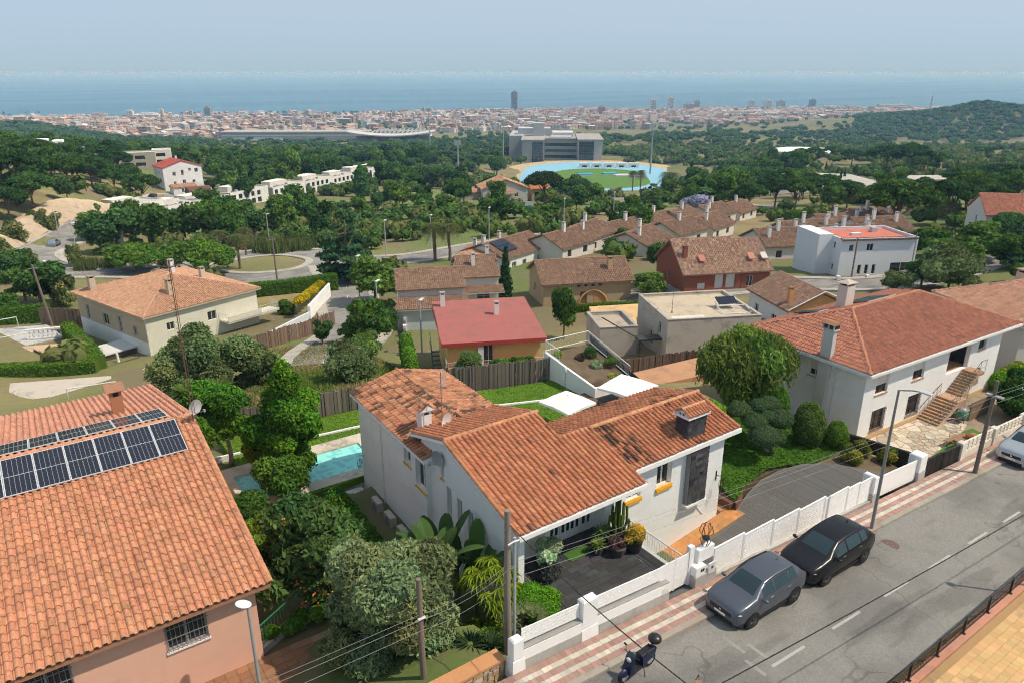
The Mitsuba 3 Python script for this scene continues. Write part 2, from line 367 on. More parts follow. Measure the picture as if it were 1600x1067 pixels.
def ridge_tiles(m, p0, p1, r=0.11, step=0.4, col=(0.5, 0.24, 0.13), uv=None, lich=0.1, rng=R):
 """A row of barrel tiles from p0 to p1."""
 p0, p1 = np.asarray(p0, float), np.asarray(p1, float)
 if np.linalg.norm(p1 - p0) < 0.2:
  return
 n = max(1, round(np.linalg.norm(p1 - p0) / step))
 d = (p1 - p0) / n
 side = np.cross(d, [0, 0, 1.0])
 side /= np.linalg.norm(side) + 1e-9
 upv = np.cross(side, d)
 upv /= np.linalg.norm(upv)
 ang = np.linspace(-0.15, math.pi + 0.15, 7)
 for k in range(n):
  a, b = p0 + d * k, p0 + d * (k + 1.12)
  ra, rb = r, r * 0.86
  v = np.vstack([a + np.outer(np.cos(ang) * ra, side) + np.outer(np.sin(ang) * ra, upv), b + np.outer(np.cos(ang) * rb, side) + np.outer(np.sin(ang) * rb, upv),
      a + np.outer(np.cos(ang) * ra * .8, side) + np.outer(np.sin(ang) * ra * .8, upv)])
  i = np.arange(6)
  f = np.vstack([np.column_stack([i, i + 1, i + 8, i + 7]), np.column_stack([i + 14, i + 15, i + 1, i])])
  m.add(v, f, jit(col, 0.08, rng))
  if uv is not None:
   uv.append(np.tile([[lich * rng.random() * 2, rng.random()]], (len(v), 1)))

def wall_panel(m, p0, along, outline, holes, thick, col):
 """An upright wall with openings: outline and holes in metres along the wall and up; it thickens away from its outer face (to the left of 'along' is inside)."""
 from shapely.geometry import Polygon, box as sbox
 P = Polygon(outline)
 for (s, z, w, h) in holes:
  P = P.difference(sbox(s, z, s + w, z + h))
 a = np.array([along[0], along[1], 0.0])
 inn = np.array([-along[1], along[0], 0.0])
 for G in getattr(P, 'geoms', [P]):
  e = trimesh.creation.extrude_polygon(G, thick, engine='earcut')
  v = np.asarray(e.vertices)
  m.add(np.array([p0[0], p0[1], 0.0]) + np.outer(v[:, 0], a) + np.outer(v[:, 2], inn) + np.outer(v[:, 1], [0, 0, 1.0]), e.faces, col)

def add_window(parent, p0, along, s, z, w, h, depth=0.14, style='plain', frame=(0.75, 0.75, 0.73), sill=None, name='window', fine=True, fr=0, bars=None):
 """A window in the hole at s, z of a wall that starts at p0."""
 F = (p0[0], p0[1], 0, math.degrees(math.atan2(along[1], along[0])))
 if style == 'shutter':
  m = Mesh(F).box(s, s + w, depth, depth + 0.05, z, z + h, frame)
  for q in np.arange(z + 0.12, z + h, 0.18):
   m.box(s, s + w, depth - 0.012, depth, q, q + 0.1, np.asarray(frame) * 0.93)
  return part(parent, name, m)
 k = part(parent, name, Mesh(F).box(s, s + w, depth + 0.03, depth + 0.07, z, z + h, (0.03, 0.035, 0.04)), 'window_glass')
 if fine:
  t = min(0.07, 0.09 * w)
  m = Mesh(F)
  m.box(s, s + w, depth - 0.01, depth + 0.04, z, z + t, frame).box(s, s + w, depth - 0.01, depth + 0.04, z + h - t, z + h, frame)
  m.box(s, s + t, depth - 0.01, depth + 0.04, z + t, z + h - t, frame).box(s + w - t, s + w, depth - 0.01, depth + 0.04, z + t, z + h - t, frame)
  if w > 0.75:
   m.box(s + w / 2 - t / 2, s + w / 2 + t / 2, depth - 0.013, depth + 0.04, z + t, z + h - t, frame)
  if style == 'cross':
   m.box(s + t, s + w - t, depth - 0.011, depth + 0.04, z + h * 0.5 - t / 3, z + h * 0.5 + t / 3, frame)
  part(k, 'frame', m)
 if style == 'blind':
  part(k, 'blind', Mesh(F).box(s + 0.02, s + w - 0.02, depth - 0.03, depth - 0.015, z + h * 0.45, z + h, (0.7, 0.68, 0.62)))
 if bars is not None:
  m = Mesh(F)
  for q in np.linspace(s + 0.02, s + w - 0.02, max(4, int(w / 0.14))):
   m.tube([(q, -0.05, z - 0.02), (q, -0.05, z + h + 0.02)], 0.011, bars, 5)
  for q in (z + 0.12, z + h - 0.12, z + h / 2):
   m.box(s - 0.04, s + w + 0.04, -0.065, -0.05, q - 0.015, q + 0.015, bars)
  part(k, 'grille', m)
 if sill is not None:
  part(k, 'sill', Mesh(F).box(s - 0.05, s + w + 0.05, -0.07, depth, z - 0.06, z, sill))
 return k

def chimney(parent, x, y, z0, z1, a, b, col, F=(0, 0, 0, 0), cap='slab', capcol=None, bsdf='plaster'):
 m = Mesh(F).box(x - a / 2, x + a / 2, y - b / 2, y + b / 2, z0, z1, col)
 k = part(parent, 'chimney', m, bsdf)
 cc = capcol if capcol is not None else np.asarray(col) * 0.8
 m = Mesh(F)
 for dx in (-1, 1):
  for dy in (-1, 1):
   m.box(x + dx * a * .4 - .05, x + dx * a * .4 + .05, y + dy * b * .4 - .05, y + dy * b * .4 + .05, z1, z1 + 0.2, col)
 m.box(x - a * .35, x + a * .35, y - b * .35, y + b * .35, z1, z1 + 0.02, (0.02, 0.02, 0.02))
 if cap == 'slab':
  m.box(x - a * .6, x + a * .6, y - b * .6, y + b * .6, z1 + 0.2, z1 + 0.28, cc)
 else:
  h = 0.28
  m.add([(x - a * .65, y - b * .65, z1 + .2), (x + a * .65, y - b * .65, z1 + .2), (x + a * .65, y + b * .65, z1 + .2), (x - a * .65, y + b * .65, z1 + .2), (x, y, z1 + .2 + h)],
    [(0, 1, 4), (1, 2, 4), (2, 3, 4), (3, 0, 4), (0, 2, 1), (0, 3, 2)], cc)
 part(k, 'cap', m, bsdf)
 return k

# ---------------------------------------------------------------- ground, sea and sky air
def _lines(spec):
 out = []
 for a, b, st in spec:
  out += list(np.arange(a, b, st))
 return np.array(out + [spec[-1][1]])

_fw = _lines([(-140, 20, 10), (20, 120, 1.5), (120, 400, 4), (400, 1500, 16), (1500, 4400, 60)])
_pl = _lines([(0, 90, 1.5), (90, 250, 4), (250, 900, 16), (900, 6000, 90)])
_la = np.concatenate([-_pl[:0:-1], _pl])
gf, gl = np.meshgrid(_fw, _la, indexing='ij')
gx, gy = gl * LAT[0] + gf * FWD[0], gl * LAT[1] + gf * FWD[1]
gz = ground_xy(gx, gy)
gz += np.clip((gf - 60) / 60, 0, 1) * 0.5 * (meshkit.fbm(np.stack([gx * 0.08, gy * 0.08, gx * 0], -1), 4, 3) - 0.5) * np.clip(gf / 250, 1, 6)
i, j = np.meshgrid(np.arange(len(_fw) - 1), np.arange(len(_la) - 1), indexing='ij')
i, j, nl = i.ravel(), j.ravel(), len(_la)
gq = np.stack([i * nl + j, i * nl + j + 1, (i + 1) * nl + j + 1, (i + 1) * nl + j], 1)
dry = meshkit.fbm(np.stack([gx * 0.02, gy * 0.02, gx * 0 + 4], -1), 4, 9)
far = np.clip((gf - 250) / 900, 0, 1)
w = np.clip((dry - 0.42) * 4.0, 0, 1)[..., None]
gc = np.array([0.105, 0.145, 0.045]) * (1 - w) + np.array([0.21, 0.18, 0.09]) * w
gc = gc * (1 - 0.45 * far[..., None]) + np.array([0.09, 0.1, 0.05]) * 0.45 * far[..., None]
m = Mesh().add(np.stack([gx, gy, gz], -1).reshape(-1, 3), gq, gc.reshape(-1, 3))
struct('ground', m, 'ground_cover', True, 'rolling hillside falling towards the sea', attribute=True)
seaf, seal = np.meshgrid([1800.0, 5000, 14000, 40000, 110000], np.linspace(-100000, 100000, 9), indexing='ij')
m = Mesh().add(np.stack([seal * LAT[0] + seaf * FWD[0], seal * LAT[1] + seaf * FWD[1], seaf * 0 - 140.0], -1).reshape(-1, 3),
    [(a * 9 + b, a * 9 + b + 1, a * 9 + b + 10, a * 9 + b + 9) for a in range(4) for b in range(8)], (0.03, 0.1, 0.15))
struct('sea', m, 'sea_water', False, 'hazy blue sea up to the horizon')
# ---------------------------------------------------------------- the near street
def strip(m, x0, x1, y0, y1, dz, col, step=4.0, zf=street_z):
 xs = np.linspace(x0, x1, max(2, int((x1 - x0) / step) + 1))
 v = [(x, y, float(zf(x)) + dz) for x in xs for y in (y0, y1)]
 m.add(v, [(2 * i, 2 * i + 2, 2 * i + 3, 2 * i + 1) for i in range(len(xs) - 1)], col)

m = Mesh()
strip(m, -30, 110, 8.9, 14.62, 0.0, (0.14, 0.135, 0.125))
struct('road', m, 'asphalt', False, 'grey asphalt street with faded dashes')
dash = (0.42, 0.41, 0.38)
m = Mesh()
for k in range(-6, 16):
 x = 19.77 + 3.84 * k
 strip(m, x, x + 2.0, 11.55, 11.67, 0.004, dash, 1.0)
for x, y, a, b in [(19.4, 13.1, 1.0, .12), (19.9, 12.4, .9, .1), (19.1, 11.9, .9, .13)]:
 strip(m, x, x + .16, y - a / 2, y + a / 2, 0.004, (0.3, 0.3, 0.28), .1)
struct('road_marking', m, 'concrete', False, 'faded white dashes and paint smears on the street')
m = Mesh()
for k in range(70):
 x = -20 + 1.6 * k
 m.add([(x + a, y, float(street_z(x + a)) + z) for a in (0.004, 1.596) for y, z in ((14.62, -.1), (14.62, .11), (14.64, .13), (14.86, .135), (14.86, -.1))],
   [(0, 5, 6, 1), (1, 6, 7, 2), (2, 7, 8, 3)], jit((0.36, 0.32, 0.27), .08))
struct('kerb', m, 'concrete', False, 'worn beige kerb stones')
m = Mesh()
strip(m, -20, 92, 14.86, 16.15, 0.105, (0.22, 0.18, 0.16))
struct('pavement', m, 'concrete', False, 'pavement of red and cream stripes')
pav = 'pavement'
m = Mesh()
for row, (y0, y1) in enumerate([(14.87, 15.14), (15.145, 15.36), (15.365, 15.63), (15.635, 15.85), (15.855, 16.14)]):
 for k in range(int((75 - 8) / 0.21)):
  x = 8 + 0.21 * k
  col = jit((0.37, 0.235, 0.2) if row % 2 == 0 else (0.53, 0.49, 0.42), 0.09)
  z = 0.125 + 0.004 * R.standard_normal()
  q = [(x + .004, y0), (x + .206, y0), (x + .206, y1), (x + .004, y1)]
  m.add([(a, b, float(street_z(a)) + z) for a, b in q] + [(a, b, float(street_z(a)) + .09) for a, b in q], [(0, 1, 2, 3), (0, 4, 5, 1), (1, 5, 6, 2), (2, 6, 7, 3), (3, 7, 4, 0)], col)
part(pav, 'tile_field', m, 'concrete', stuff=True)
mh = Mesh((31.6, 13.6, float(street_z(31.6)) + 0.004, 0)).lathe(0, 0, [(0.001, .006), (.3, .006), (.31, .0), (.4, .006), (.42, 0)], (0.16, 0.10, 0.085), 20)
for a in range(6):
 mh.box(.12 * math.cos(a) - .04, .12 * math.cos(a) + .04, .16 * math.sin(a) - .03, .16 * math.sin(a) + .03, .004, .014, (0.22, 0.19, 0.17))
single('manhole_cover', 'rusty round manhole cover in the asphalt behind the black car', 'manhole', mh, 'concrete')

# terrace across the street, bottom right
TZ = -0.25
def terr_z(x):
 return TZ + 0.0 * x
m = Mesh().box(12, 60, -8, 8.32, -2.5, TZ - 0.02, (0.4, 0.25, 0.12))
struct('near_terrace', m, 'concrete', False, 'terrace of square ochre tiles behind a black railing')
rest = Mesh()
pool = []
for a in range(0, 120):
 for b in range(0, 40):
  x, y = 16 + a * 0.30, 8.02 - 0.3 * b
  lat, fw = x * LAT[0] + y * LAT[1], x * FWD[0] + y * FWD[1]
  dep = fw * math.cos(PITCH) + (20.5 - TZ) * math.sin(PITCH)
  if fw < 18 or abs(lat) > dep * .74 or (20.5 - TZ) * math.cos(PITCH) - fw * math.sin(PITCH) > dep * .5:
   continue
  pool.append((math.hypot(x, y), x, y))
pool.sort()
for q, (d, x, y) in enumerate(pool):
 mm = Mesh() if q < 290 else rest
 mm.hexa([(x + .003, y - .297, TZ - .03), (x + .297, y - .297, TZ - .03), (x + .297, y - .003, TZ - .03), (x + .003, y - .003, TZ - .03)],
   [(x + .006, y - .294, TZ + .002 * R.random()), (x + .294, y - .294, TZ + .002 * R.random()), (x + .294, y - .006, TZ + .002 * R.random()), (x + .006, y - .006, TZ + .002 * R.random())], jit((0.62, 0.40, 0.185), .07))
 if q < 290:
  part('near_terrace', 'tile', mm, 'concrete')
if rest.n:
 part('near_terrace', 'tile_field', rest, 'concrete', stuff=True)
k = thing('terrace_wall', 'low salmon coloured parapet strip under the black railing', 'wall')
m = Mesh()
for x in np.arange(12, 60, 2.4):
 m.box(x + .003, x + 2.397, 8.34, 8.72, -2.5, TZ + .06, jit((0.52, 0.25, 0.17), .04), .01)
part(k, 'coping', m, 'concrete')
k = thing('railing', 'black steel railing along the ochre tiled terrace', 'railing')
blk = (0.018, 0.018, 0.02)
m = Mesh()
m.box(12, 60, 8.57, 8.61, TZ + .78, TZ + .83, blk).box(12, 60, 8.575, 8.605, TZ + .12, TZ + .15, blk)
part(k, 'rail', m, 'satin')
for x in np.arange(13.4, 60, 2.05):
 part(k, 'post', Mesh().box(x - .03, x + .03, 8.55, 8.63, TZ + .05, TZ + .85, blk).box(x - .07, x + .07, 8.5, 8.68, TZ + .06, TZ + .075, blk), 'satin')
m = Mesh()
for x in np.arange(12, 50, 0.115):
 m.box(x - .008, x + .008, 8.582, 8.598, TZ + .15, TZ + .78, blk)
part(k, 'baluster_field', m, 'satin', stuff=True)

def wire_pts(a, b, sag, n=14):
 t = np.linspace(0, 1, n)[:, None]
 return np.asarray(a) * (1 - t) + np.asarray(b) * t - np.array([0, 0, 1.0]) * 4 * sag * t * (1 - t)

# lamp on the terrace edge, right
k = thing('street_lamp', 'slim black lamp post with curled arms at the terrace railing', 'lamp')
m = Mesh().tube([(33.0, 8.42, TZ + .06), (33.0, 8.42, 3.0), (33.0, 8.42, 3.5)], [.06, .045, .03], blk, 10)
part(k, 'post', m, 'satin', True)
for sg in (-1, 1):
 a = np.linspace(0, 1.5 * math.pi, 14)
 part(k, 'scroll', Mesh().tube(np.column_stack([33.0 + sg * (.05 + .2 * (1 - np.cos(a))), 8.42 + 0 * a, 2.9 + .25 * np.sin(a) + .1 * a / 4]), .014, blk, 6), 'satin')
part(k, 'globe', Mesh().ball((33.0, 8.42, 3.62), .16, (.75, .74, .7), 2), 'satin', True)
k = thing('street_lamp', 'tall thin grey street light with a short arm on the pavement beyond the black car', 'lamp')
z0 = float(street_z(32.02)) + .12
part(k, 'post', Mesh().tube([(32.02, 14.78, z0), (32.02, 14.78, 4.0), (32.02, 14.78, 6.9)], [.085, .07, .05], (.2, .21, .22), 10), 'satin', True)
part(k, 'arm', Mesh().tube([(32.02, 14.78, 6.88), (32.25, 14.3, 6.98), (32.42, 14.0, 6.98)], .035, (.2, .21, .22), 8), 'satin')
part(k, 'lamp_head', Mesh().box(32.32, 32.58, 13.5, 14.1, 6.95, 7.03, (.45, .46, .47), .02), 'satin')
k = thing('street_lamp', 'grey street light with a flat oval white head by the pink wall', 'lamp')
part(k, 'post', Mesh().tube([(4.35, 21.9, -1.2), (4.35, 21.9, 1.2), (4.35, 21.9, 3.4)], [.075, .06, .05], (.33, .35, .37), 10), 'satin', True)
m = Mesh((4.3, 21.85, 3.43, 35)).ball((0, .12, 0), (.2, .31, .045), (.72, .74, .76), 3)
part(k, 'lamp_head', m, 'satin', True)

def pole(x, y, z0, z1, r, col, label, kind='utility_pole', tilt=(0, 0)):
 k = thing(kind, label, 'pole')
 m = Mesh()
 t = np.linspace(0, 1, 7)
 m.tube(np.column_stack([x + tilt[0] * t + .01 * np.sin(t * 9), y + tilt[1] * t, z0 + (z1 - z0) * t]), r * (1 - .25 * t), col, 12)
 part(k, 'shaft', m, 'plaster', 40)
 return k

wood = (0.20, 0.155, 0.125)
k = pole(12.41, 17.88, -.3, 6.25, .145, (.25, .21, .18), 'tall weathered wooden pole in front of the banana plants')
part(k, 'insulator', Mesh().tube([(12.25, 17.6, 5.05), (12.5, 17.6, 5.1), (12.75, 17.62, 5.05)], .03, (.7, .7, .7), 6))
part(k, 'conduit', Mesh().tube([(12.66, 17.78, -.3), (12.66, 17.78, 5.1)], .055, (.36, .39, .42), 8), 'satin')
k = pole(9.0, 18.15, -.3, 4.75, .12, wood, 'wooden pole with white cross wires in front of the olive tree')
part(k, 'strap', Mesh().tube([(8.86, 18.05, 3.2), (9.14, 18.05, 3.2)], .05, (.6, .6, .58), 6))
k = pole(12.1, 9.0, -.5, 6.05, .15, (.27, .16, .1), 'reddish wooden pole top with tangled cables at the bottom edge')
m = Mesh()
for q in range(7):
 a = R.random((6, 3)) * (.9, .7, 1.1) + (11.75, 8.7, 4.7)
 m.tube(np.vstack([[12.1, 8.9, 5.5], a[np.argsort(-a[:, 2])]]), .014, (.02, .02, .022), 5)
m.box(11.95, 12.1, 8.62, 8.8, 4.9, 5.2, (.5, .52, .55), .01)
part(k, 'cable_bundle', m, 'satin')
k = pole(43.34, 14.9, float(street_z(43.3)), 4.5, .125, (.17, .14, .12), 'dark wooden pole on the pavement in front of the silver car')
part(k, 'bracket', Mesh().box(43.2, 43.48, 14.4, 15.3, 3.55, 3.63, (.3, .3, .3)))

cab = (0.03, 0.03, 0.032)
k = thing('overhead_cable', 'pale overhead wires running along the pavement between the poles', 'cable')
for (dz, dy, c) in [(0, 0, (.3, .3, .3)), (.14, .1, (.26, .26, .27)), (-.5, .05, (.3, .3, .3))]:
 m = Mesh()
 for a, b in [((75, 15.2, .9), (43.34, 14.8, 3.6)), ((43.34, 14.8, 3.6), (12.41, 17.75, 3.9)), ((12.41, 17.75, 3.9), (9.0, 18.0, 3.2)), ((9.0, 18.0, 3.2), (-16, 19.0, 3.6))]:
  m.tube(wire_pts((a[0], a[1] + dy, a[2] + dz), (b[0], b[1] + dy, b[2] + dz), .25), .0075, c, 4)
 part(k, 'wire', m)
k = thing('overhead_cable', 'black cable from the tall wooden pole across the street to the reddish pole', 'cable')
part(k, 'wire', Mesh().tube(wire_pts((12.45, 17.8, 5.7), (12.1, 9.0, 5.75), .25), .018, cab, 5))
k = thing('overhead_cable', 'black cable high over the roadway whose shadow crosses the asphalt', 'cable')
part(k, 'wire', Mesh().tube(wire_pts((12.1, 9.0, 5.6), (62, 7.5, 3.6), .6, 24), .02, cab, 5))
# ---------------------------------------------------------------- white villa
WH = (0.80, 0.80, 0.79)
terra = [(0.46, 0.185, 0.095), (0.49, 0.21, 0.115), (0.41, 0.155, 0.08), (0.50, 0.225, 0.115)]
terra_old = [(0.52, 0.25, 0.14), (0.47, 0.20, 0.11), (0.55, 0.30, 0.18), (0.42, 0.17, 0.09)]
villa = thing('white_villa', 'white villa with three joined terracotta roofs and orange window sills', 'house')
w = Mesh()
# right block: X 20.5 to 28.4, Y 21.2 to 26.5
wall_panel(w, (20.5, 21.2), (1, 0), [(0, -3.4), (7.9, -3.4), (7.9, 3.16), (0, 3.16)], [(3.02, 1.5, 1.02, 1.2), (1.0, 1.5, .95, .4)], .3, WH)
wall_panel(w, (28.4, 21.5), (0, 1), [(0, -3.4), (5.0, -3.4), (5.0, 3.2), (2.4, 4.0), (0, 3.2)], [(1.6, .4, 1.0, 1.1)], .3, WH)
w.box(20.5, 28.4, 26.5, 26.8, -3.4, 3.15, WH)
# front wing: left gable wall, front wall with entrance
wall_panel(w, (14.75, 28.6), (0, -1), [(0, -2.9), (8.0, -2.9), (8.0, 3.15), (2.9, 4.66), (0, 3.8)],
   [(1.85, 2.45, .3, 1.3), (2.35, .5, .42, 1.75), (3.3, .5, .42, 1.6), (4.25, .5, .42, 1.45)], .3, WH)
wall_panel(w, (15.05, 21.9), (1, 0), [(0, -2.9), (5.45, -2.9), (5.45, 3.5), (0, 3.5)], [(2.5, .2, 2.6, 2.2)], .3, WH)
w.box(14.75, 15.05, 20.45, 20.599, -2.9, 3.1, WH)
w.box(20.2, 20.5, 21.2, 22.2, -2.9, 3.3, WH)
# left block in its own, slightly turned frame
LF = (14.0, 25.0, 0, -2.2)
lw = Mesh(LF)
lw.box(5.3, 5.6, .35, 11.4, -3.2, 3.15, WH)
w.v += lw.v; w.f += [f + w.n for f in lw.f]; w.c += lw.c; w.n += lw.n
def lpt(x, y):
 a = math.radians(-2.2)
 return (14.0 + x * math.cos(a) - y * math.sin(a), 25.0 + x * math.sin(a) + y * math.cos(a))
ld = (math.sin(math.radians(-2.2)), -math.cos(math.radians(-2.2)))    # towards the street
wall_panel(w, lpt(.38, 11.4), ld, [(0, -3.2), (8.6, -3.2), (8.6, 3.15), (0, 3.15)], [(6.1, 1.75, .85, 1.0), (7.45, 1.05, 1.1, 1.65)], .3, WH)
wall_panel(w, lpt(5.3, 11.4), (-math.cos(math.radians(2.2)), math.sin(math.radians(2.2))), [(0, -3.2), (4.62, -3.2), (4.62, 3.2), (2.45, 3.9), (0, 3.2)], [], .3, WH)
part(villa, 'wall', w, 'plaster')
part(villa, 'drainpipe', Mesh(LF).tube([(.32, 8.15, 3.1), (.32, 8.15, -3)], .035, (.75, .75, .75), 8))
sill = (0.70, 0.36, 0.03)
add_window(villa, (20.5, 21.2), (1, 0), 3.02, 1.5, 1.02, 1.2, .2, sill=sill)
add_window(villa, (20.5, 21.2), (1, 0), 1.0, 1.5, .95, .4, .12, sill=sill)
part(villa, 'sill_panel', Mesh().box(21.45, 22.5, 21.1, 21.2, 1.28, 1.44, sill))
part(villa, 'sill_panel', Mesh().box(23.48, 24.56, 21.1, 21.2, 1.28, 1.44, sill))
add_window(villa, (28.4, 21.5), (0, 1), 1.6, .4, 1.0, 1.1, .15)
for s_, z_, w_, h_ in [(1.85, 2.45, .3, 1.3), (2.35, .5, .42, 1.75), (3.3, .5, .42, 1.6), (4.25, .5, .42, 1.45)]:
 add_window(villa, (14.75, 28.6), (0, -1), s_, z_, w_, h_, .18, sill=sill if z_ > 1 else None)
add_window(villa, lpt(.38, 11.4), ld, 6.1, 1.75, .85, 1.0, .2, sill=sill)
add_window(villa, lpt(.38, 11.4), ld, 7.45, 1.05, 1.1, 1.65, .2, sill=sill)
# entrance doors: three white leaves with small panes
for q, (x0, ww) in enumerate([(17.57, .62), (18.22, 1.2), (19.45, .68)]):
 d = part(villa, 'door', Mesh().box(x0, x0 + ww, 22.02, 22.08, .2, 2.38, (.7, .71, .71)), 'satin')
 n = 1 if ww < 1 else 2
 for a in range(n * 2):
  for b in range(3):
   px = x0 + .09 + a * (ww - .08) / (n * 2)
   part(d, 'pane', Mesh().box(px, px + .15, 21.995, 22.025, .62 + b * .56, 1.06 + b * .56, (.02, .02, .025)), 'window_glass')
part(villa, 'door_step', Mesh().box(17.0, 20.15, 21.3, 21.88, .16, .31, (.05, .05, .052), .01), 'concrete')

roof = part(villa, 'roof', Mesh()
   .hexa([(14.4, 19.95, 2.98), (21.5, 19.95, 2.98), (21.5, 23.88, 4.16), (14.4, 23.88, 4.16)], [(14.4, 19.95, 3.14), (21.5, 19.95, 3.14), (21.5, 23.88, 4.31), (14.4, 23.88, 4.31)], WH)
   .hexa([(14.4, 23.88, 4.16), (19.6, 23.88, 4.16), (19.6, 25.75, 4.72), (14.4, 25.75, 4.72)], [(14.4, 23.88, 4.31), (19.6, 23.88, 4.31), (19.6, 25.75, 4.87), (14.4, 25.75, 4.87)], WH)
   .hexa([(14.4, 25.75, 4.72), (19.6, 25.75, 4.72), (19.6, 29.2, 3.72), (14.4, 29.2, 3.72)], [(14.4, 25.75, 4.87), (19.6, 25.75, 4.87), (19.6, 29.2, 3.86), (14.4, 29.2, 3.86)], WH)
   .hexa([(21.5, 20.9, 3.12), (29.14, 20.9, 3.12), (29.14, 23.88, 4.02), (21.5, 23.88, 4.02)], [(21.5, 20.9, 3.28), (29.14, 20.9, 3.28), (29.14, 23.88, 4.17), (21.5, 23.88, 4.17)], WH)
   .hexa([(19.6, 23.88, 4.02), (29.14, 23.88, 4.02), (29.14, 26.86, 3.12), (19.6, 26.86, 3.12)], [(19.6, 23.88, 4.17), (29.14, 23.88, 4.17), (29.14, 26.86, 3.28), (19.6, 26.86, 3.28)], WH), 'plaster')
lm = Mesh(LF)
lm.hexa([(0, 2.2, 3.1), (2.98, 2.2, 3.83), (2.98, 11.65, 3.83), (0, 11.65, 3.1)], [(0, 2.2, 3.27), (2.98, 2.2, 4.0), (2.98, 11.65, 4.0), (0, 11.65, 3.27)], WH)
lm.hexa([(2.98, 2.2, 3.83), (5.95, 2.2, 3.1), (5.95, 11.65, 3.1), (2.98, 11.65, 3.83)], [(2.98, 2.2, 4.0), (5.95, 2.2, 3.27), (5.95, 11.65, 3.27), (2.98, 11.65, 4.0)], WH)
part(villa, 'roof_left', lm, 'plaster')
part(roof, 'gutter', Mesh().box(14.4, 21.5, 19.86, 19.948, 2.93, 3.13, (.82, .82, .81)).box(21.52, 29.2, 20.81, 20.898, 3.05, 3.27, (.82, .82, .81)).box(29.145, 29.2, 20.9, 26.9, 3.1, 3.2, (.8, .8, .8)), 'satin')
up = np.array([0, 1, .3]); up /= np.linalg.norm(up)
dn = np.array([0, -1, .3]); dn /= np.linalg.norm(dn)
k3 = math.hypot(1, .3)
def pt_new(s, t, q, rng):
 return .55 if (rng.random() < .012) else 0.05 * rng.random()
def pt_right(s, t, q, rng):
 return min(1, 1.5 * max(0, q - .42) * 4 * (rng.random() > .25) * (0.4 + .9 * (s < 5.5)))
def pt_left(s, t, q, rng):
 return min(1, max(0, q - .36) * 5 * (rng.random() > .38)) if rng.random() < .8 else 0
ts = tile_courses((14.4, 19.92, 3.15), (1, 0, 0), up, 5.2, 5.83 * k3, .27, .36, terra, .05, patch=pt_new)
ts += tile_courses((19.6, 19.92, 3.15), (1, 0, 0), up, 1.9, 3.96 * k3, .27, .36, terra, .05, patch=pt_new)
ts += tile_courses((21.5, 20.87, 3.29), (1, 0, 0), up, 7.64, 3.01 * k3, .27, .36, terra, .2, patch=pt_right, seed=3)
ts += tile_courses((19.6, 25.75 + 3.45, 3.87), (-1, 0, 0), dn, 5.2, 3.45 * k3, .27, .36, terra, .08)
ts += tile_courses((29.14, 26.89, 3.29), (-1, 0, 0), dn, 9.54, 3.01 * k3, .27, .36, terra, .25, patch=pt_right, seed=5)
a = math.radians(-2.2)
ex, ey = np.array([math.cos(a), math.sin(a), 0]), np.array([-math.sin(a), math.cos(a), 0])
def L3(x, y, z):
 p = lpt(x, y)
 return (p[0], p[1], z)
hl = math.hypot(2.98, .73)
ts += tile_courses(L3(-.03, 11.65, 3.28), -ey, (ex * 2.98 + np.array([0, 0, .73])) / hl, 9.4, hl + .03, .27, .4, terra_old, .3, patch=pt_left, seed=8)
ts += tile_courses(L3(5.98, 2.25, 3.28), ey, (-ex * 2.98 + np.array([0, 0, .73])) / hl, 9.4, hl + .03, .27, .4, terra_old, .3, patch=pt_left, seed=11)
lay_tiles(roof, ts, 295)
m, uv = Mesh(), []
ridge_tiles(m, (14.4, 25.75, 4.93), (19.65, 25.75, 4.93), .12, .42, (.56, .27, .14), uv)
ridge_tiles(m, (19.6, 23.88, 4.30), (29.2, 23.88, 4.24), .12, .42, (.58, .29, .15), uv)
ridge_tiles(m, L3(2.98, 11.7, 4.06), L3(2.98, 2.4, 4.06), .12, .42, (.46, .22, .12), uv, .7)
for y0, z0, y1, z1, x in [(19.95, 3.2, 25.75, 4.92, 14.42), (20.9, 3.33, 23.88, 4.23, 29.1), (26.86, 3.33, 23.88, 4.23, 29.1)]:
 ridge_tiles(m, (x, y0, z0), (x, y1, z1), .1, .38, (.5, .21, .1), uv)
part(roof, 'ridge_tile_row', m, 'rooftile', stuff=True, uv=uv)
# chimneys
c = part(villa, 'chimney', Mesh(LF).box(1.05, 1.6, 4.4, 4.95, 3.2, 4.72, WH).box(1.2, 1.45, 4.39, 4.41, 4.5, 4.6, (.02, .02, .02)), 'plaster', label='white chimney with a little tiled gable roof')
m = Mesh(LF)
m.add([(.92, 4.28, 4.72), (1.73, 4.28, 4.72), (1.73, 5.07, 4.72), (.92, 5.07, 4.72), (1.325, 4.28, 5.05), (1.325, 5.07, 5.05)], [(0, 1, 4), (2, 3, 5), (0, 2, 1), (0, 3, 2)], WH)
part(c, 'gable', m, 'plaster')
tt = tile_courses(L3(.88, 5.1, 4.73), -ey, (ex * .44 + np.array([0, 0, .33])) / .55, .84, .57, .21, .29, terra_old, .1) + \
  tile_courses(L3(1.77, 4.26, 4.73), ey, (-ex * .44 + np.array([0, 0, .33])) / .55, .84, .57, .21, .29, terra_old, .1)
m, uv = tiles_mesh(tt)
ridge_tiles(m, L3(1.325, 4.2, 5.1), L3(1.325, 5.12, 5.1), .08, .3, (.55, .28, .15), uv)
part(c, 'tile_row', m, 'rooftile', stuff=True, uv=uv)
stone = (0.052, 0.052, 0.056)
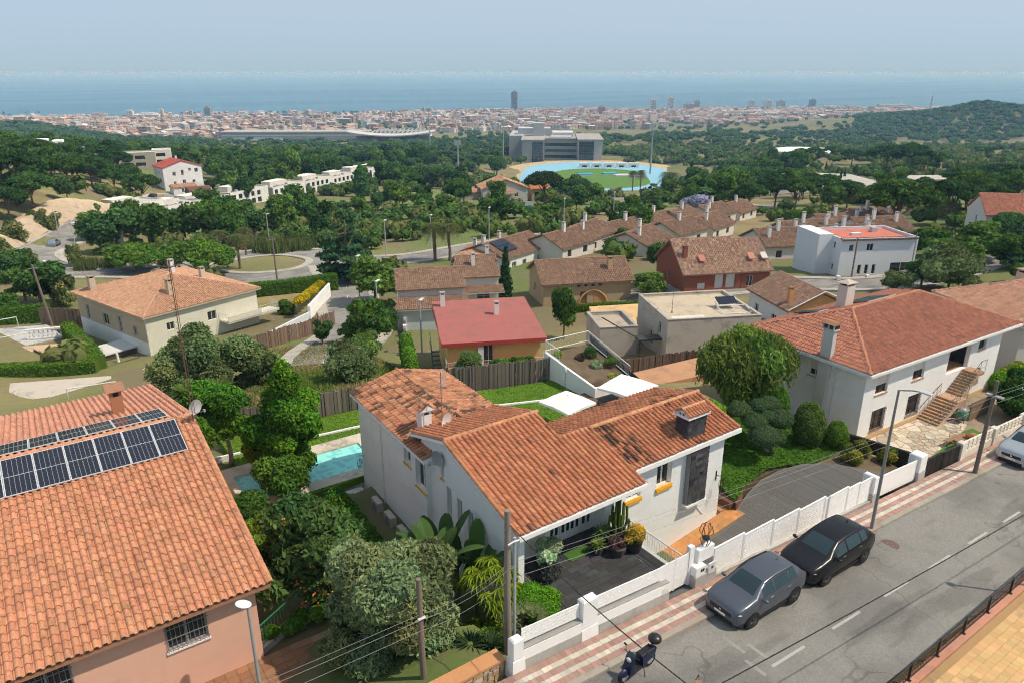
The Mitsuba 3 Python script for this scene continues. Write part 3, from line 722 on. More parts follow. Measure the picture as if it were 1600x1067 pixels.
def cladding(parent, face, a0, a1, z0, z1, at, sz=(.34, .22)):
 """Staggered dark stone slabs on an upright face; face 'y' or 'x'."""
 r = 0
 z = z0
 while z < z1 - .03:
  h = min(sz[1] * (.85 + .3 * R.random()), z1 - z)
  s = a0
  while s < a1 - .02:
   ww = min(sz[0] * (.7 + .8 * R.random()), a1 - s)
   if a1 - s - ww < .09:
    ww = a1 - s
   d = .025 + .015 * R.random()
   m = Mesh()
   if face == 'y':
    m.box(s + .006, s + ww - .006, at - d, at, z + .006, z + h - .006, jit(stone, .3), .004)
   else:
    m.box(at - d, at, s + .006, s + ww - .006, z + .006, z + h - .006, jit(stone, .3), .004)
   part(parent, 'stone_slab', m, 'concrete')
   s += ww
  z += h
c = part(villa, 'chimney', Mesh().box(25.55, 26.85, 21.28, 22.05, 3.3, 4.62, (.26, .26, .26)), 'concrete', label='broad chimney clad in black stone under a small tiled gable')
cladding(c, 'y', 25.55, 26.85, 3.3, 4.58, 21.28)
cladding(c, 'x', 21.28, 22.05, 3.3, 4.58, 25.55)
m = Mesh().box(25.42, 26.98, 21.14, 22.19, 4.62, 4.72, WH)
m.add([(25.47, 21.18, 4.72), (26.93, 21.18, 4.72), (26.93, 22.15, 4.72), (25.47, 22.15, 4.72), (25.47, 21.66, 5.0), (26.93, 21.66, 5.0)], [(0, 4, 3), (1, 2, 5), (0, 1, 5, 4)[:3], (0, 5, 4), (3, 4, 5), (3, 5, 2)], (.6, .6, .58))
m.box(25.455, 25.47, 21.5, 21.6, 4.75, 4.84, (.03, .03, .03)).box(25.455, 25.47, 21.72, 21.82, 4.75, 4.84, (.03, .03, .03))
part(c, 'gable', m, 'plaster')
tt = tile_courses((25.42, 21.12, 4.74), (1, 0, 0), np.array([0, .54, .29]) / .613, 1.56, .62, .2, .31, terra, .1) + tile_courses((26.98, 22.2, 4.74), (-1, 0, 0), np.array([0, -.54, .29]) / .613, 1.56, .62, .2, .31, terra, .1)
m, uv = tiles_mesh(tt)
ridge_tiles(m, (25.4, 21.66, 5.06), (27.0, 21.66, 5.06), .085, .36, (.58, .3, .16), uv)
part(c, 'tile_row', m, 'rooftile', stuff=True, uv=uv)
c = part(villa, 'chimney_breast', Mesh().box(25.55, 26.85, 20.9, 21.199, -.05, 3.14, (.24, .24, .24)).box(25.45, 26.95, 20.8, 21.199, -.17, -.06, WH), 'concrete', label='tall panel of black stone slabs on the front wall')
cladding(c, 'y', 25.55, 26.85, -.05, 3.1, 20.9)
m = Mesh()
m.tube([(28.0, 21.18, .75), (28.0, 20.8, .85), (28.0, 20.8, .6)], .02, blk, 6).tube([(28.0, 21.18, .45), (28.0, 21.18, 1.0)], .03, blk, 6)
for q in np.arange(0, 6.28, 1.05):
 m.tube([(28.0 + .09 * math.cos(q), 20.8 + .09 * math.sin(q), .6), (28.0 + .16 * math.cos(q), 20.8 + .16 * math.sin(q), .3), (28.0 + .1 * math.cos(q), 20.8 + .1 * math.sin(q), 0)], .014, blk, 5)
single('wall_lantern', 'black wrought iron lantern on the white front wall right of the stone panel', 'lantern', m, 'satin')
m = Mesh(LF)
m.tube([(.36, 11.0, -.6), (.05, 11.0, -.5), (.05, 11.0, -.7)], .02, blk, 6)
for q in np.arange(0, 6.28, 1.05):
 m.tube([(.05 + .08 * math.cos(q), 11 + .08 * math.sin(q), -.7), (.05 + .17 * math.cos(q), 11 + .17 * math.sin(q), -1.0), (.05 + .1 * math.cos(q), 11 + .1 * math.sin(q), -1.3)], .014, blk, 5)
single('wall_lantern', 'black wrought iron lantern on the shaded side wall near the pool', 'lantern', m, 'satin')
m = Mesh().tube([(27.2, 21.17, -1.3), (26.4, 21.17, -.35), (26.4, 21.17, -.35)], .02, (.8, .8, .8), 5).tube([(26.4, 21.17, -.35), (27.3, 21.17, -.35)], .02, (.8, .8, .8), 5)
part(villa, 'handrail', m)
# aerial and dishes
k = thing('tv_aerial', 'tall thin tv aerial standing on the old left roof', 'aerial')
ax, ay = lpt(1.85, 3.75)
part(k, 'mast', Mesh().tube([(ax, ay, 3.6), (ax, ay, 6.9)], .02, (.15, .15, .16), 6), 'satin')
m = Mesh()
for z_, L_ in [(6.75, .55), (6.3, .4)]:
 m.tube([(ax - .1, ay - L_, z_), (ax + .3, ay + L_, z_)], .012, (.3, .3, .32), 5)
 for q in np.linspace(-1, 1, 7):
  m.tube([(ax + .1 + .2 * q - .2, ay + q * L_ + .08, z_), (ax + .1 + .2 * q + .2, ay + q * L_ - .08, z_)], .008, (.3, .3, .32), 4)
part(k, 'element', m, 'satin')
def dish(x, y, z, r, az, col, label, mast=1.0):
 k = thing('satellite_dish', label, 'dish')
 F = (x, y, z, az)
 part(k, 'mast', Mesh(F).tube([(0, .12, -mast), (0, .12, 0)], .022, (.4, .4, .42), 6), 'satin')
 m = Mesh(F)
 n, rr = 20, np.linspace(0.02, 1, 5)
 v = [(r * q * math.cos(t) , -.22 * r * q * q + .1, r * q * math.sin(t)) for q in rr for t in np.arange(n) * 2 * math.pi / n]
 f = [(k2 * n + i2, k2 * n + (i2 + 1) % n, (k2 + 1) * n + (i2 + 1) % n, (k2 + 1) * n + i2) for k2 in range(4) for i2 in range(n)]
 part(k, 'reflector', m.add(v, f, col), 'plain', True)
 part(k, 'arm', Mesh(F).tube([(0, .05, -r * .9), (0, -.5, -.1)], .014, (.3, .3, .32), 5).box(-.04, .04, -.56, -.46, -.14, -.02, (.3, .3, .32)), 'satin')
dish(ax + .12, ay - .25, 4.35, .42, 25, (.55, .55, .53), 'grey satellite dish beside the aerial on the old left roof', .7)
dish(14.5, 26.6, 3.6, .38, -75, (.3, .31, .33), 'dark satellite dish against the shaded gable wall', .5)
# air conditioners on the walk beside the house
for (x, y, lab) in [(14.05, 32.9, 'beige air conditioner on the side walk, further from the street'), (14.0, 31.2, 'beige air conditioner on the side walk, nearer the street'), (13.95, 29.6, 'small air conditioner half hidden behind the olive tree')]:
 k = thing('air_conditioner', lab, 'air conditioner')
 part(k, 'casing', Mesh((x, y, -2.55, -2.2)).box(-.17, .17, -.45, .45, .1, .85, (.46, .42, .37), .02), 'satin')
 part(k, 'fan_guard', Mesh((x - .175, y, -2.1, 0)).tube([(0, 0, 0), (-.02, 0, 0)], [.3, .28], (.2, .2, .2), 14), 'satin')
m = Mesh().box(12.75, 14.45, 27.2, 36.0, -3.2, -2.55, (.6, .6, .6)).box(12.45, 12.75, 27.2, 35.2, -3.2, -2.3, WH)
struct('side_path', m, 'concrete', False, 'pale walk along the shaded side of the white villa')
# ---------------------------------------------------------------- grounds of the white villa
m = Mesh().box(15.5, 21.1, 16.45, 21.88, -3.0, 0.12, (.34, .33, .31)).box(20.985, 21.1, 16.45, 21.2, 0.12, 0.17, (.78, .78, .77))
struct('terrace', m, 'concrete', False, 'front terrace paved with dark slate slabs')
dark = (0.048, 0.049, 0.053)
for r in range(17):
 y0 = 16.5 + r * .314
 off = (0, .31, .15, .45)[r % 4]
 for c in range(-1, 9):
  x0, x1 = max(15.52, 15.52 + c * .62 + off), min(20.35, 15.52 + (c + 1) * .62 + off)
  if x1 - x0 < .1:
   continue
  g_ = .012 if R.random() < .1 else .005
  part('terrace', 'slab', Mesh().box(x0 + g_, x1 - g_, y0 + g_, y0 + .314 - g_, .10, .15 + .003 * R.random(), jit(dark, .14)), 'concrete')
for c in range(9):
 part('terrace', 'slab', Mesh().box(20.37, 20.98, 16.5 + c * .59, 16.5 + (c + 1) * .59 - .005, .10, .153, jit(dark, .08)), 'concrete')
single('door_mat', 'small rectangle of artificial grass laid before the white entrance doors', 'mat', Mesh().box(17.75, 19.0, 20.55, 21.2, .155, .175, (.05, .13, .02)), 'plain')
k = thing('railing', 'white bar railing on the right edge of the dark terrace', 'railing')
m = Mesh().box(21.03, 21.07, 16.6, 21.15, 1.08, 1.13, WH).box(21.03, 21.07, 16.6, 21.15, .24, .27, WH)
part(k, 'rail', m, 'satin')
for y in np.arange(16.62, 21.1, .145):
 part(k, 'baluster', Mesh().box(21.042, 21.058, y - .009, y + .009, .2, 1.09, WH), 'satin')

# low street wall with sloping slatted fence, left part
def slope_box(m, x0, x1, y0, y1, d0, d1, col):
 a, b = float(street_z(x0)) + .12, float(street_z(x1)) + .12
 m.hexa([(x0, y0, a + d0), (x1, y0, b + d0), (x1, y1, b + d0), (x0, y1, a + d0)], [(x0, y0, a + d1), (x1, y0, b + d1), (x1, y1, b + d1), (x0, y1, a + d1)], col)
k = thing('garden_wall', 'low white garden wall with slatted panels and a rounded pillar by the pavement', 'wall')
m = Mesh()
for x0, x1 in [(11.9, 14.6), (15.3, 18.75)]:
 slope_box(m, x0, x1, 16.18, 16.5, .4, .82, WH)
part(k, 'base', m, 'plaster')
m = Mesh()
for x in np.arange(11.5, 19.2, .98):
 slope_box(m, x, min(x + .972, 19.2), 16.16, 16.52, -.6, .4, jit((.42, .41, .39), .04))
part(k, 'plinth', m, 'concrete')
m = Mesh()
slope_box(m, 11.9, 14.6, 16.2, 16.48, .821, .86, (.3, .29, .27)); slope_box(m, 15.3, 19.2, 16.2, 16.48, .821, .86, (.3, .29, .27))
part(k, 'ledge', m, 'concrete')
for x0, x1 in [(11.95, 14.55), (15.35, 18.85)]:
 for q in range(5):
  m = Mesh()
  slope_box(m, x0, x1, 16.36, 16.40, .98 + q * .125,   .98 + q * .125 + .098, (.82, .82, .81))
  part(k, 'slat', m, 'satin')
for x0, x1, h in [(11.48, 11.9, 1.35), (14.6, 15.3, 1.75)]:
 a = float(street_z((x0 + x1) / 2)) + .12
 part(k, 'pillar', Mesh().hexa([(x0 - .08, 16.12, a - .3), (x1 + .08, 16.12, a - .3), (x1 + .08, 16.6, a - .3), (x0 - .08, 16.6, a - .3)], [(x0 - .04, 16.15, a + .5), (x1 + .04, 16.15, a + .5), (x1 + .04, 16.55, a + .5), (x0 - .04, 16.55, a + .5)], WH)
   .box(x0, x1, 16.17, 16.53, a + .49, a + h, WH, .06), 'plaster', label='rounded white pillar')
k = thing('gate', 'narrow white slatted pedestrian gate beside the letter box', 'gate')
for x0, x1, y in [(18.85, 19.75, 16.42), (19.78, 20.55, 16.46)]:
 a = float(street_z(x1)) + .14
 for q in range(12):
  part(k, 'slat', Mesh().box(x0, x1, y, y + .035, a + .1 + q * .125, a + .1 + q * .125 + .108, (.82, .82, .81)), 'satin')
 part(k, 'stile', Mesh().box(x1 - .05, x1, y - .008, y + .045, a + .05, a + 1.62, (.78, .78, .78)), 'satin')
part(k, 'threshold', Mesh().box(18.8, 20.7, 15.9, 16.5, -.3, .2, (.12, .12, .12)), 'concrete')
k = thing('gate_post', 'white letter box pillar on a grey plinth with a wrought iron lamp on top', 'pillar')
a = float(street_z(21.1)) + .12
part(k, 'plinth', Mesh().box(20.7, 22.0, 16.1, 16.6, a - .5, a + .5, (.42, .41, .39)), 'concrete')
part(k, 'shaft', Mesh().box(20.72, 21.3, 16.12, 16.58, a + .5, a + .98, WH, .02).box(21.02, 21.98, 16.32, 16.6, a + .981, a + 1.62, WH, .02).box(20.58, 20.84, 16.42, 16.62, a + .05, a + 1.9, (.8, .8, .8)), 'plaster')
part(k, 'letter_box', Mesh().box(21.45, 21.85, 16.07, 16.13, a + .42, a + .95, (.68, .69, .7), .01).box(21.6, 21.7, 16.05, 16.075, a + .68, a + .78, (.04, .04, .05)), 'satin')
part(k, 'house_number', Mesh().box(21.0, 21.08, 16.1, 16.119, a + .72, a + .84, (.05, .05, .05)).box(21.12, 21.2, 16.1, 16.119, a + .72, a + .84, (.05, .05, .05)))
for ang in np.arange(0, 6.28, 1.05):
 c_, s_ = math.cos(ang), math.sin(ang)
 part(k, 'iron_scroll', Mesh().tube([(21.5 + .1 * c_, 16.44 + .1 * s_, a + 1.62), (21.5 + .22 * c_, 16.44 + .22 * s_, a + 1.9), (21.5 + .12 * c_, 16.44 + .12 * s_, a + 2.1), (21.5 + .3 * c_, 16.44 + .3 * s_, a + 2.3), (21.5 + .2 * c_, 16.44 + .2 * s_, a + 2.65), (21.5 + .08 * c_, 16.44 + .08 * s_, a + 2.7)], .018, blk, 5), 'satin')
part(k, 'lamp_body', Mesh().ball((21.5, 16.44, a + 2.02), (.15, .15, .12), blk, 1), 'satin')

k = thing('fence', 'long white fence of horizontal slats stepping down the street behind the two cars', 'fence')
edges = [22.0, 24.0, 26.1, 28.05, 30.2, 32.2, 33.3, 34.4]
for q in range(7):
 x0, x1 = edges[q], edges[q + 1]
 a = float(street_z(x0)) + .02
 pn = part(k, 'panel', Mesh().box(x0 + .01, x0 + .07, 16.3, 16.36, a, a + 1.48, (.74, .74, .74)).box(x1 - .07, x1 - .01, 16.3, 16.36, a, a + 1.48, (.74, .74, .74)).box(x0, x1, 16.29, 16.37, a + 1.48, a + 1.52, WH), 'satin')
 for s in range(12):
  part(pn, 'slat', Mesh().box(x0 + .072, x1 - .072, 16.315, 16.345, a + .06 + s * .118, a + .06 + s * .118 + .094, (.83, .83, .82)), 'satin')
m = Mesh()
for x in np.arange(22.0, 34.4, 1.24):
 slope_box(m, x, x + 1.23, 16.17, 16.5, -.6, .12, jit((.4, .39, .37), .05))
part(k, 'plinth', m, 'concrete')
k = thing('garage_gate', 'smooth white sliding gate at the end of the white fence', 'gate')
m = Mesh()
slope_box(m, 34.5, 39.1, 16.3, 16.38, .02, 1.25, (.82, .82, .81))
part(k, 'leaf', m, 'satin')
for x, w_ in [(34.42, .35), (39.15, .75)]:
 a = float(street_z(x)) + .12
 part(k, 'pillar', Mesh().box(x, x + w_, 16.12, 16.85, a - .4, a + .45, (.40, .39, .37)).box(x + .02, x + w_ - .02, 16.14, 16.83, a + .451, a + 1.5, WH, .05), 'plaster')

# driveway and the ochre path along the wall
def drive_z(x, y=0):
 return -1.9 + .135 * (x - 28.6)
ring = [(21.2, 16.55), (34.3, 16.55), (38.2, 16.6), (37.4, 18.4), (36.6, 20.0), (35.4, 21.0), (34.0, 21.5), (32.6, 21.6), (31, 21.3), (29.8, 20.9), (28.7, 20.25), (21.2, 20.25)]
m = Mesh()
from shapely.geometry import Polygon as _P, box as _B
P = _P(ring)
for x in np.arange(21.2, 38.3, .8):
 for y in np.arange(16.5, 21.7, .8):
  Gm = P.intersection(_B(x, y, x + .8, y + .8))
  if Gm.area > .01:
   for GG in getattr(Gm, 'geoms', [Gm]):
    m.sheet(list(GG.exterior.coords)[:-1], lambda a, b: drive_z(a) + .02, (.155, .15, .142))
m.sheet(ring, lambda a, b: drive_z(a) - .3, (.1, .1, .1))
struct('driveway', m, 'concrete', False, 'dark ribbed concrete driveway rounding the planted bed')
m = Mesh()
for x in np.arange(21.3, 37, .11):
 yy = [p for p in [(x, 16.6), (x, 20.2)]]
 if x < 28.6:
  y1 = 20.2
 else:
  y1 = float(np.interp(x, [28.7, 29.8, 31, 32.6, 34, 35.4, 36.6, 37.4], [20.2, 20.85, 21.25, 21.5, 21.4, 20.95, 19.9, 18.4]))
 m.add([(x, 16.6, drive_z(x) + .021), (x + .07, 16.6, drive_z(x + .07) + .021), (x + .07, y1 - .1, drive_z(x + .07) + .021), (x, y1 - .1, drive_z(x) + .021), (x + .035, 16.6, drive_z(x) + .05), (x + .035, y1 - .1, drive_z(x) + .05)],
   [(0, 4, 5, 3), (4, 1, 2, 5)], jit((.16, .155, .148), .1))
part('driveway', 'rib_field', m, 'concrete', stuff=True)
m = Mesh()
for x in np.arange(21.2, 29.4, .3):
 m.add([(x, 20.26, drive_z(x) + .06), (x + .3, 20.26, drive_z(x + .3) + .06), (x + .3, 21.2, drive_z(x + .3) + .06), (x, 21.2, drive_z(x) + .06), (x, 20.26, drive_z(x) - .4), (x + .3, 20.26, drive_z(x + .3) - .4)], [(0, 1, 2, 3), (4, 5, 1, 0)], (.4, .24, .14))
struct('garden_path', m, 'concrete', False, 'path of orange clay tiles along the foot of the white wall')
for x in np.arange(21.2, 29.3, .305):
 for q in range(3):
  y = 20.27 + q * .31
  part('garden_path', 'tile', Mesh().hexa([(x + .004, y + .004, drive_z(x) + .05), (x + .3, y + .004, drive_z(x + .3) + .05), (x + .3, y + .3, drive_z(x + .3) + .05), (x + .004, y + .3, drive_z(x) + .05)],
    [(x + .004, y + .004, drive_z(x) + .075), (x + .3, y + .004, drive_z(x + .3) + .075), (x + .3, y + .3, drive_z(x + .3) + .075), (x + .004, y + .3, drive_z(x) + .075)], jit((.56, .27, .10), .07)), 'concrete')
m = Mesh().hexa([(28.7, 21.22, -2.4), (29.5, 21.0, -2.4), (29.7, 24.2, -2.4), (28.7, 24.2, -2.4)], [(28.7, 21.22, -1.72), (29.5, 21.0, -1.72), (29.7, 24.2, -1.72), (28.7, 24.2, -1.72)], (.42, .22, .1))
part('garden_path', 'landing', m, 'concrete')
m = Mesh().poly([(29.5, 20.95), (31, 21.55), (32.6, 21.75), (34.2, 21.7), (36, 20.9), (37, 19.6), (38.4, 17), (40.2, 17.0), (40.8, 28.5), (29.6, 28.5)], -3.2, -1.25, (.1, .075, .045))
struct('planting_bed', m, 'soil', False, 'raised bed of dark soil round the driveway')
m = Mesh()
for x, y, x2, y2 in [(29.2, 21.0, 29.45, 23.4), (29.45, 20.75, 30.4, 21.1)]:
 m.hexa([(x, y, -2.5), (x2, y2 if x2 - x > .5 else y, -2.5), (x2, y2 + .12, -2.5), (x, y + (.12 if x2 - x > .5 else 2.4), -2.5)], [(x, y, -1.3), (x2, y2 if x2 - x > .5 else y, -1.3), (x2, y2 + .12, -1.3), (x, y + (.12 if x2 - x > .5 else 2.4), -1.3)], (.14, .07, .045))
single('bed_edging', 'dark brown edging wall at the foot of the ivy bed', 'wall', m, 'plaster')

# back garden: lawn, pool, terrace deck
GZ = -2.2
m = Mesh()
lawn = _P([(9.0, 36.2), (9.0, 46.2), (19.4, 45.1), (33.0, 41.3), (33.2, 36.4), (30.9, 37.3), (29.9, 35.0), (29.9, 27.2), (20.5, 27.2), (20.4, 36.9), (14.3, 36.4)]).difference(_P([(8.0, 36.7), (16.9, 36.45), (17.05, 41.7), (8.0, 42.0)]))
for Gm in getattr(lawn, 'geoms', [lawn]):
 m.poly(list(Gm.exterior.coords)[:-1], GZ - .4, GZ, (.1, .2, .02), [list(h.coords)[:-1] for h in Gm.interiors])
struct('lawn', m, 'turf', False, 'short bright green lawn behind the white villa')
rg = np.random.default_rng(3)
gp = []
minx, miny, maxx, maxy = lawn.bounds
from shapely import points as _pts, contains as _cont
q = np.column_stack([rg.uniform(minx, maxx, 60000), rg.uniform(miny, maxy, 60000)])
q = q[_cont(lawn, _pts(q))]
a = rg.uniform(0, 6.28, len(q)); h = rg.uniform(.03, .07, len(q)); s_ = .035
v = np.stack([np.column_stack([q[:, 0] - s_ * np.cos(a), q[:, 1] - s_ * np.sin(a), np.full(len(q), GZ)]), np.column_stack([q[:, 0] + s_ * np.cos(a), q[:, 1] + s_ * np.sin(a), np.full(len(q), GZ)]),
    np.column_stack([q[:, 0] + .03 * rg.standard_normal(len(q)), q[:, 1] + .03 * rg.standard_normal(len(q)), GZ + h])], 1).reshape(-1, 3)
cc = np.repeat(np.array([.10, .2, .02]) * (1 + .25 * rg.standard_normal((len(q), 1))), 3, 0)
struct('grass', Mesh().add(v, np.arange(len(v)).reshape(-1, 3), cc), 'leaf', False, 'short blades of the lawn', 'stuff')
k = 'swimming_pool'
labels[k] = {'label': 'turquoise swimming pool with a pale stone rim beside the white villa', 'category': 'pool'}
m = Mesh().poly([(8.0, 36.7), (16.9, 36.45), (17.05, 41.7), (8.0, 42.0)], GZ - 1.8, GZ + .02, (.60, .54, .44), [[(8.4, 37.6), (16.2, 37.4), (16.3, 40.6), (8.4, 40.75)]])
part(k, 'rim', m, 'concrete')
part(k, 'basin', Mesh().poly([(8.4, 37.6), (16.2, 37.4), (16.3, 40.6), (8.4, 40.75)], GZ - 1.7, GZ - 1.5, (.2, .55, .52)))
part(k, 'water', Mesh().add([(8.4, 37.6, GZ - .1), (16.2, 37.4, GZ - .1), (16.3, 40.6, GZ - .1), (8.4, 40.75, GZ - .1)], [(0, 1, 2, 3)], (.3, .6, .6)), 'pool_water')
m = Mesh()
for p0, p1, hh in [((8, 43.6), (17.9, 42.4), .12), ((17.9, 42.4), (27.0, 39.75), .12), ((27.0, 39.75), (31.1, 38.2), .12)]:
 d = np.array(p1) - p0
 n_ = np.array([-d[1], d[0]]) / np.linalg.norm(d) * .14
 m.poly([p0, p1, tuple(np.array(p1) + n_), tuple(np.array(p0) + n_)], GZ - .3, GZ + hh, WH)
single('lawn_edging', 'thin white kerb crossing the lawn behind the villa', 'kerb', m, 'plaster')
k = thing('fence', 'grey brushwood fence along the far side of the lawn', 'fence')
def brush_fence(k, pts, z0, h, col, step=.11, zf=None):
 m, seg = Mesh(), 0
 for p0, p1 in zip(pts, pts[1:]):
  p0, p1 = np.array(p0, float), np.array(p1, float)
  L_ = np.linalg.norm(p1 - p0)
  d = (p1 - p0) / L_
  n_ = np.array([-d[1], d[0]])
  for s in np.arange(0, L_, step):
   a_, b_ = p0 + d * s, p0 + d * min(s + step * .94, L_)
   o = n_ * .03 * R.standard_normal()
   zz = z0 if zf is None else zf(*a_)
   hh = h + .06 * R.standard_normal()
   m.hexa([(*(a_ + o), zz - .3), (*(b_ + o), zz - .3), (*(b_ + n_ * .07 + o), zz - .3), (*(a_ + n_ * .07 + o), zz - .3)], [(*(a_ + o), zz + hh), (*(b_ + o), zz + hh), (*(b_ + n_ * .07 + o), zz + hh), (*(a_ + n_ * .07 + o), zz + hh)], jit(col, .18))
  for s in np.arange(0, L_, 2.4):
   a_ = p0 + d * s + n_ * .1
   zz = z0 if zf is None else zf(*a_)
   part(k, 'post', Mesh().tube([(*a_, zz - .3), (*a_, zz + h + .08)], .035, np.array(col) * .8, 6))
 part(k, 'brushwood', m, 'plain', stuff=True)
brush_fence(k, [(8.6, 46.4), (19.5, 45.2), (25, 44.5), (33.1, 41.6)], GZ, 1.75, (.16, .135, .115))
# planter wall with gravel, railing and pots
k = thing('retaining_wall', 'white wedge shaped planter wall with dark bark beside the lawn', 'wall')
m = Mesh()
m.hexa([(33.0, 36.3, GZ - .3), (33.2, 36.3, GZ - .3), (33.2, 42.4, GZ - .3), (33.0, 42.4, GZ - .3)], [(33.0, 36.3, GZ + 1.1), (33.2, 36.3, GZ + 1.1), (33.2, 42.4, GZ + 2.0), (33.0, 42.4, GZ + 2.0)], WH)
m.hexa([(33.2, 36.3, GZ - .3), (36.4, 36.0, GZ - .3), (36.4, 36.2, GZ - .3), (33.2, 36.5, GZ - .3)], [(33.2, 36.3, GZ + 1.1), (36.4, 36.0, GZ + 1.1), (36.4, 36.2, GZ + 1.1), (33.2, 36.5, GZ + 1.1)], WH)
part(k, 'wall', m, 'plaster')
m = Mesh().hexa([(33.2, 36.5, GZ), (36.4, 36.2, GZ), (37.6, 42.4, GZ), (33.2, 42.4, GZ)], [(33.2, 36.5, GZ + 1.0), (36.4, 36.2, GZ + 1.0), (37.6, 42.4, GZ + 1.75), (33.2, 42.4, GZ + 1.75)], (.055, .032, .026))
part(k, 'bark', m, 'soil')
k = thing('railing', 'white bar railing enclosing the bark planter behind the lawn', 'railing')
rails = [((33.1, 40.6, GZ + 1.75), (33.1, 42.4, GZ + 2.0)), ((33.1, 42.4, GZ + 2.0), (37.5, 42.4, GZ + 1.9)), ((37.5, 42.4, GZ + 1.9), (36.45, 36.3, GZ + 1.1))]
m = Mesh()
for a_, b_ in rails:
 for hh in (.12, .95):
  m.tube([np.array(a_) + (0, 0, hh), np.array(b_) + (0, 0, hh)], .03, WH, 6)
 for t in np.linspace(0, 1, int(np.linalg.norm(np.array(b_) - a_) / .16)):
  p = np.array(a_) * (1 - t) + np.array(b_) * t
  m.tube([p + (0, 0, .1), p + (0, 0, .95)], .011, WH, 4)
part(k, 'bar_field', m, 'satin', stuff=True)
m = Mesh().hexa([(36.7, 34.6, GZ), (37.2, 34.6, GZ), (38.2, 42.4, GZ), (37.8, 42.4, GZ)], [(36.7, 34.6, GZ + .9), (36.8, 34.6, GZ + .9), (37.75, 42.4, GZ + 2.5), (37.7, 42.4, GZ + 2.5)], (.03, .03, .032))
single('screen_fence', 'black screen fence behind the bark planter', 'fence', m, 'plain')
# deck, parasols, garden lamp, armchair
k = thing('deck', 'raised brown timber deck under the white parasols', 'deck')
for q in range(26):
 y0 = 29.9 + q * .29
 part(k, 'plank', Mesh().box(30.3, 36.2, y0, y0 + .275, GZ + .3, GZ + .36, jit((.15, .095, .065), .08)), 'concrete')
part(k, 'skirt', Mesh().box(30.32, 36.18, 29.92, 37.42, GZ - .1, GZ + .3, (.07, .05, .04)))
def parasol(x, y, z, s, rot, label, tilt=0.0):
 k = thing('parasol', label, 'parasol', None)
 F = (x, y, z, rot)
 part(k, 'pole', Mesh(F).tube([(0, 0, 0), (0, 0, 2.75)], .03, (.1, .1, .1), 8), 'satin')
 m = Mesh(F)
 c = [(s, s), (-s, s), (-s, -s), (s, -s)]
 v, f, apex = [(0, 0, 2.72)], [], 0
 for q in range(4):
  a_, b_ = np.array(c[q]), np.array(c[(q + 1) % 4])
  mid = (a_ + b_) / 2 * .97
  i0 = len(v)
  v += [(a_[0], a_[1], 2.18 + tilt * a_[0]), (mid[0], mid[1], 2.24 + tilt * mid[0]), (b_[0], b_[1], 2.18 + tilt * b_[0]), (a_[0], a_[1], 2.03 + tilt * a_[0]), (mid[0], mid[1], 2.07 + tilt * mid[0]), (b_[0], b_[1], 2.03 + tilt * b_[0])]
  f += [(0, i0, i0 + 1), (0, i0 + 1, i0 + 2), (i0, i0 + 3, i0 + 4), (i0, i0 + 4, i0 + 1), (i0 + 1, i0 + 4, i0 + 5), (i0 + 1, i0 + 5, i0 + 2)]
 part(k, 'canopy', m.add(v, f, (.82, .82, .80)), 'plain')
 m = Mesh(F)
 for q in range(4):
  m.tube([(c[q][0] * .98, c[q][1] * .98, 2.15 + tilt * c[q][0]), (0, 0, 2.66)], .014, (.5, .5, .5), 4)
 part(k, 'rib', m, 'satin', stuff=True)
 part(k, 'base', Mesh(F).box(-.3, .3, -.3, .3, 0, .06, (.2, .2, .2)))
parasol(28.4, 33.9, GZ, 1.35, 8, 'white square parasol above the garden armchair on the lawn')
parasol(32.9, 32.9, GZ + .36, 1.5, 14, 'white square parasol standing on the timber deck', .02)
k = thing('garden_lamp', 'thin dark garden lamp standing on the lawn by the planter', 'lamp')
part(k, 'post', Mesh().tube([(31.4, 37.8, GZ), (31.4, 37.8, GZ + 2.2)], .025, (.12, .14, .14), 7), 'satin')
part(k, 'lantern', Mesh().lathe(31.4, 37.8, [(.02, GZ + 2.2), (.12, GZ + 2.32), (.1, GZ + 2.5), (.02, GZ + 2.6)], (.5, .52, .52), 10), 'satin')
def armchair(x, y, z, rot, label):
 k = thing('garden_armchair', label, 'armchair')
 F = (x, y, z, rot)
 m = Mesh(F)
 for sx in (-.36, .36):
  m.box(sx - .025, sx + .025, -.35, -.3, 0, .6, WH).box(sx - .025, sx + .025, .3, .35, 0, .6, WH).box(sx - .025, sx + .025, -.35, .35, .56, .61, WH)
 part(k, 'frame', m, 'satin')
 part(k, 'cushion', Mesh(F).box(-.33, .33, -.33, .3, .25, .42, (.12, .13, .14), .03))
 part(k, 'backrest', Mesh(F).hexa([(-.33, .2, .42), (.33, .2, .42), (.33, .33, .42), (-.33, .33, .42)], [(-.33, .32, .85), (.33, .32, .85), (.33, .42, .85), (-.33, .42, .85)], (.11, .12, .13)))
armchair(28.0, 32.2, GZ, 160, 'white framed garden armchair with dark cushions under the lawn parasol')
armchair(26.9, 32.6, GZ, 120, 'second white framed armchair beside the first, half behind the roof')
armchair(25.9, 39.0, GZ, 40, 'white slatted garden chair by the lawn kerb')
k = thing('garden_table', 'dark table with chairs on the timber deck under the parasol', 'table')
part(k, 'top', Mesh().box(32.0, 33.4, 34.2, 35.0, GZ + 1.03, GZ + 1.08, (.06, .06, .06)))
for a_, b_ in ((32.1, 34.3), (33.3, 34.3), (32.1, 34.9), (33.3, 34.9)):
 part(k, 'leg', Mesh().tube([(a_, b_, GZ + .36), (a_, b_, GZ + 1.03)], .03, (.06, .06, .06), 6))
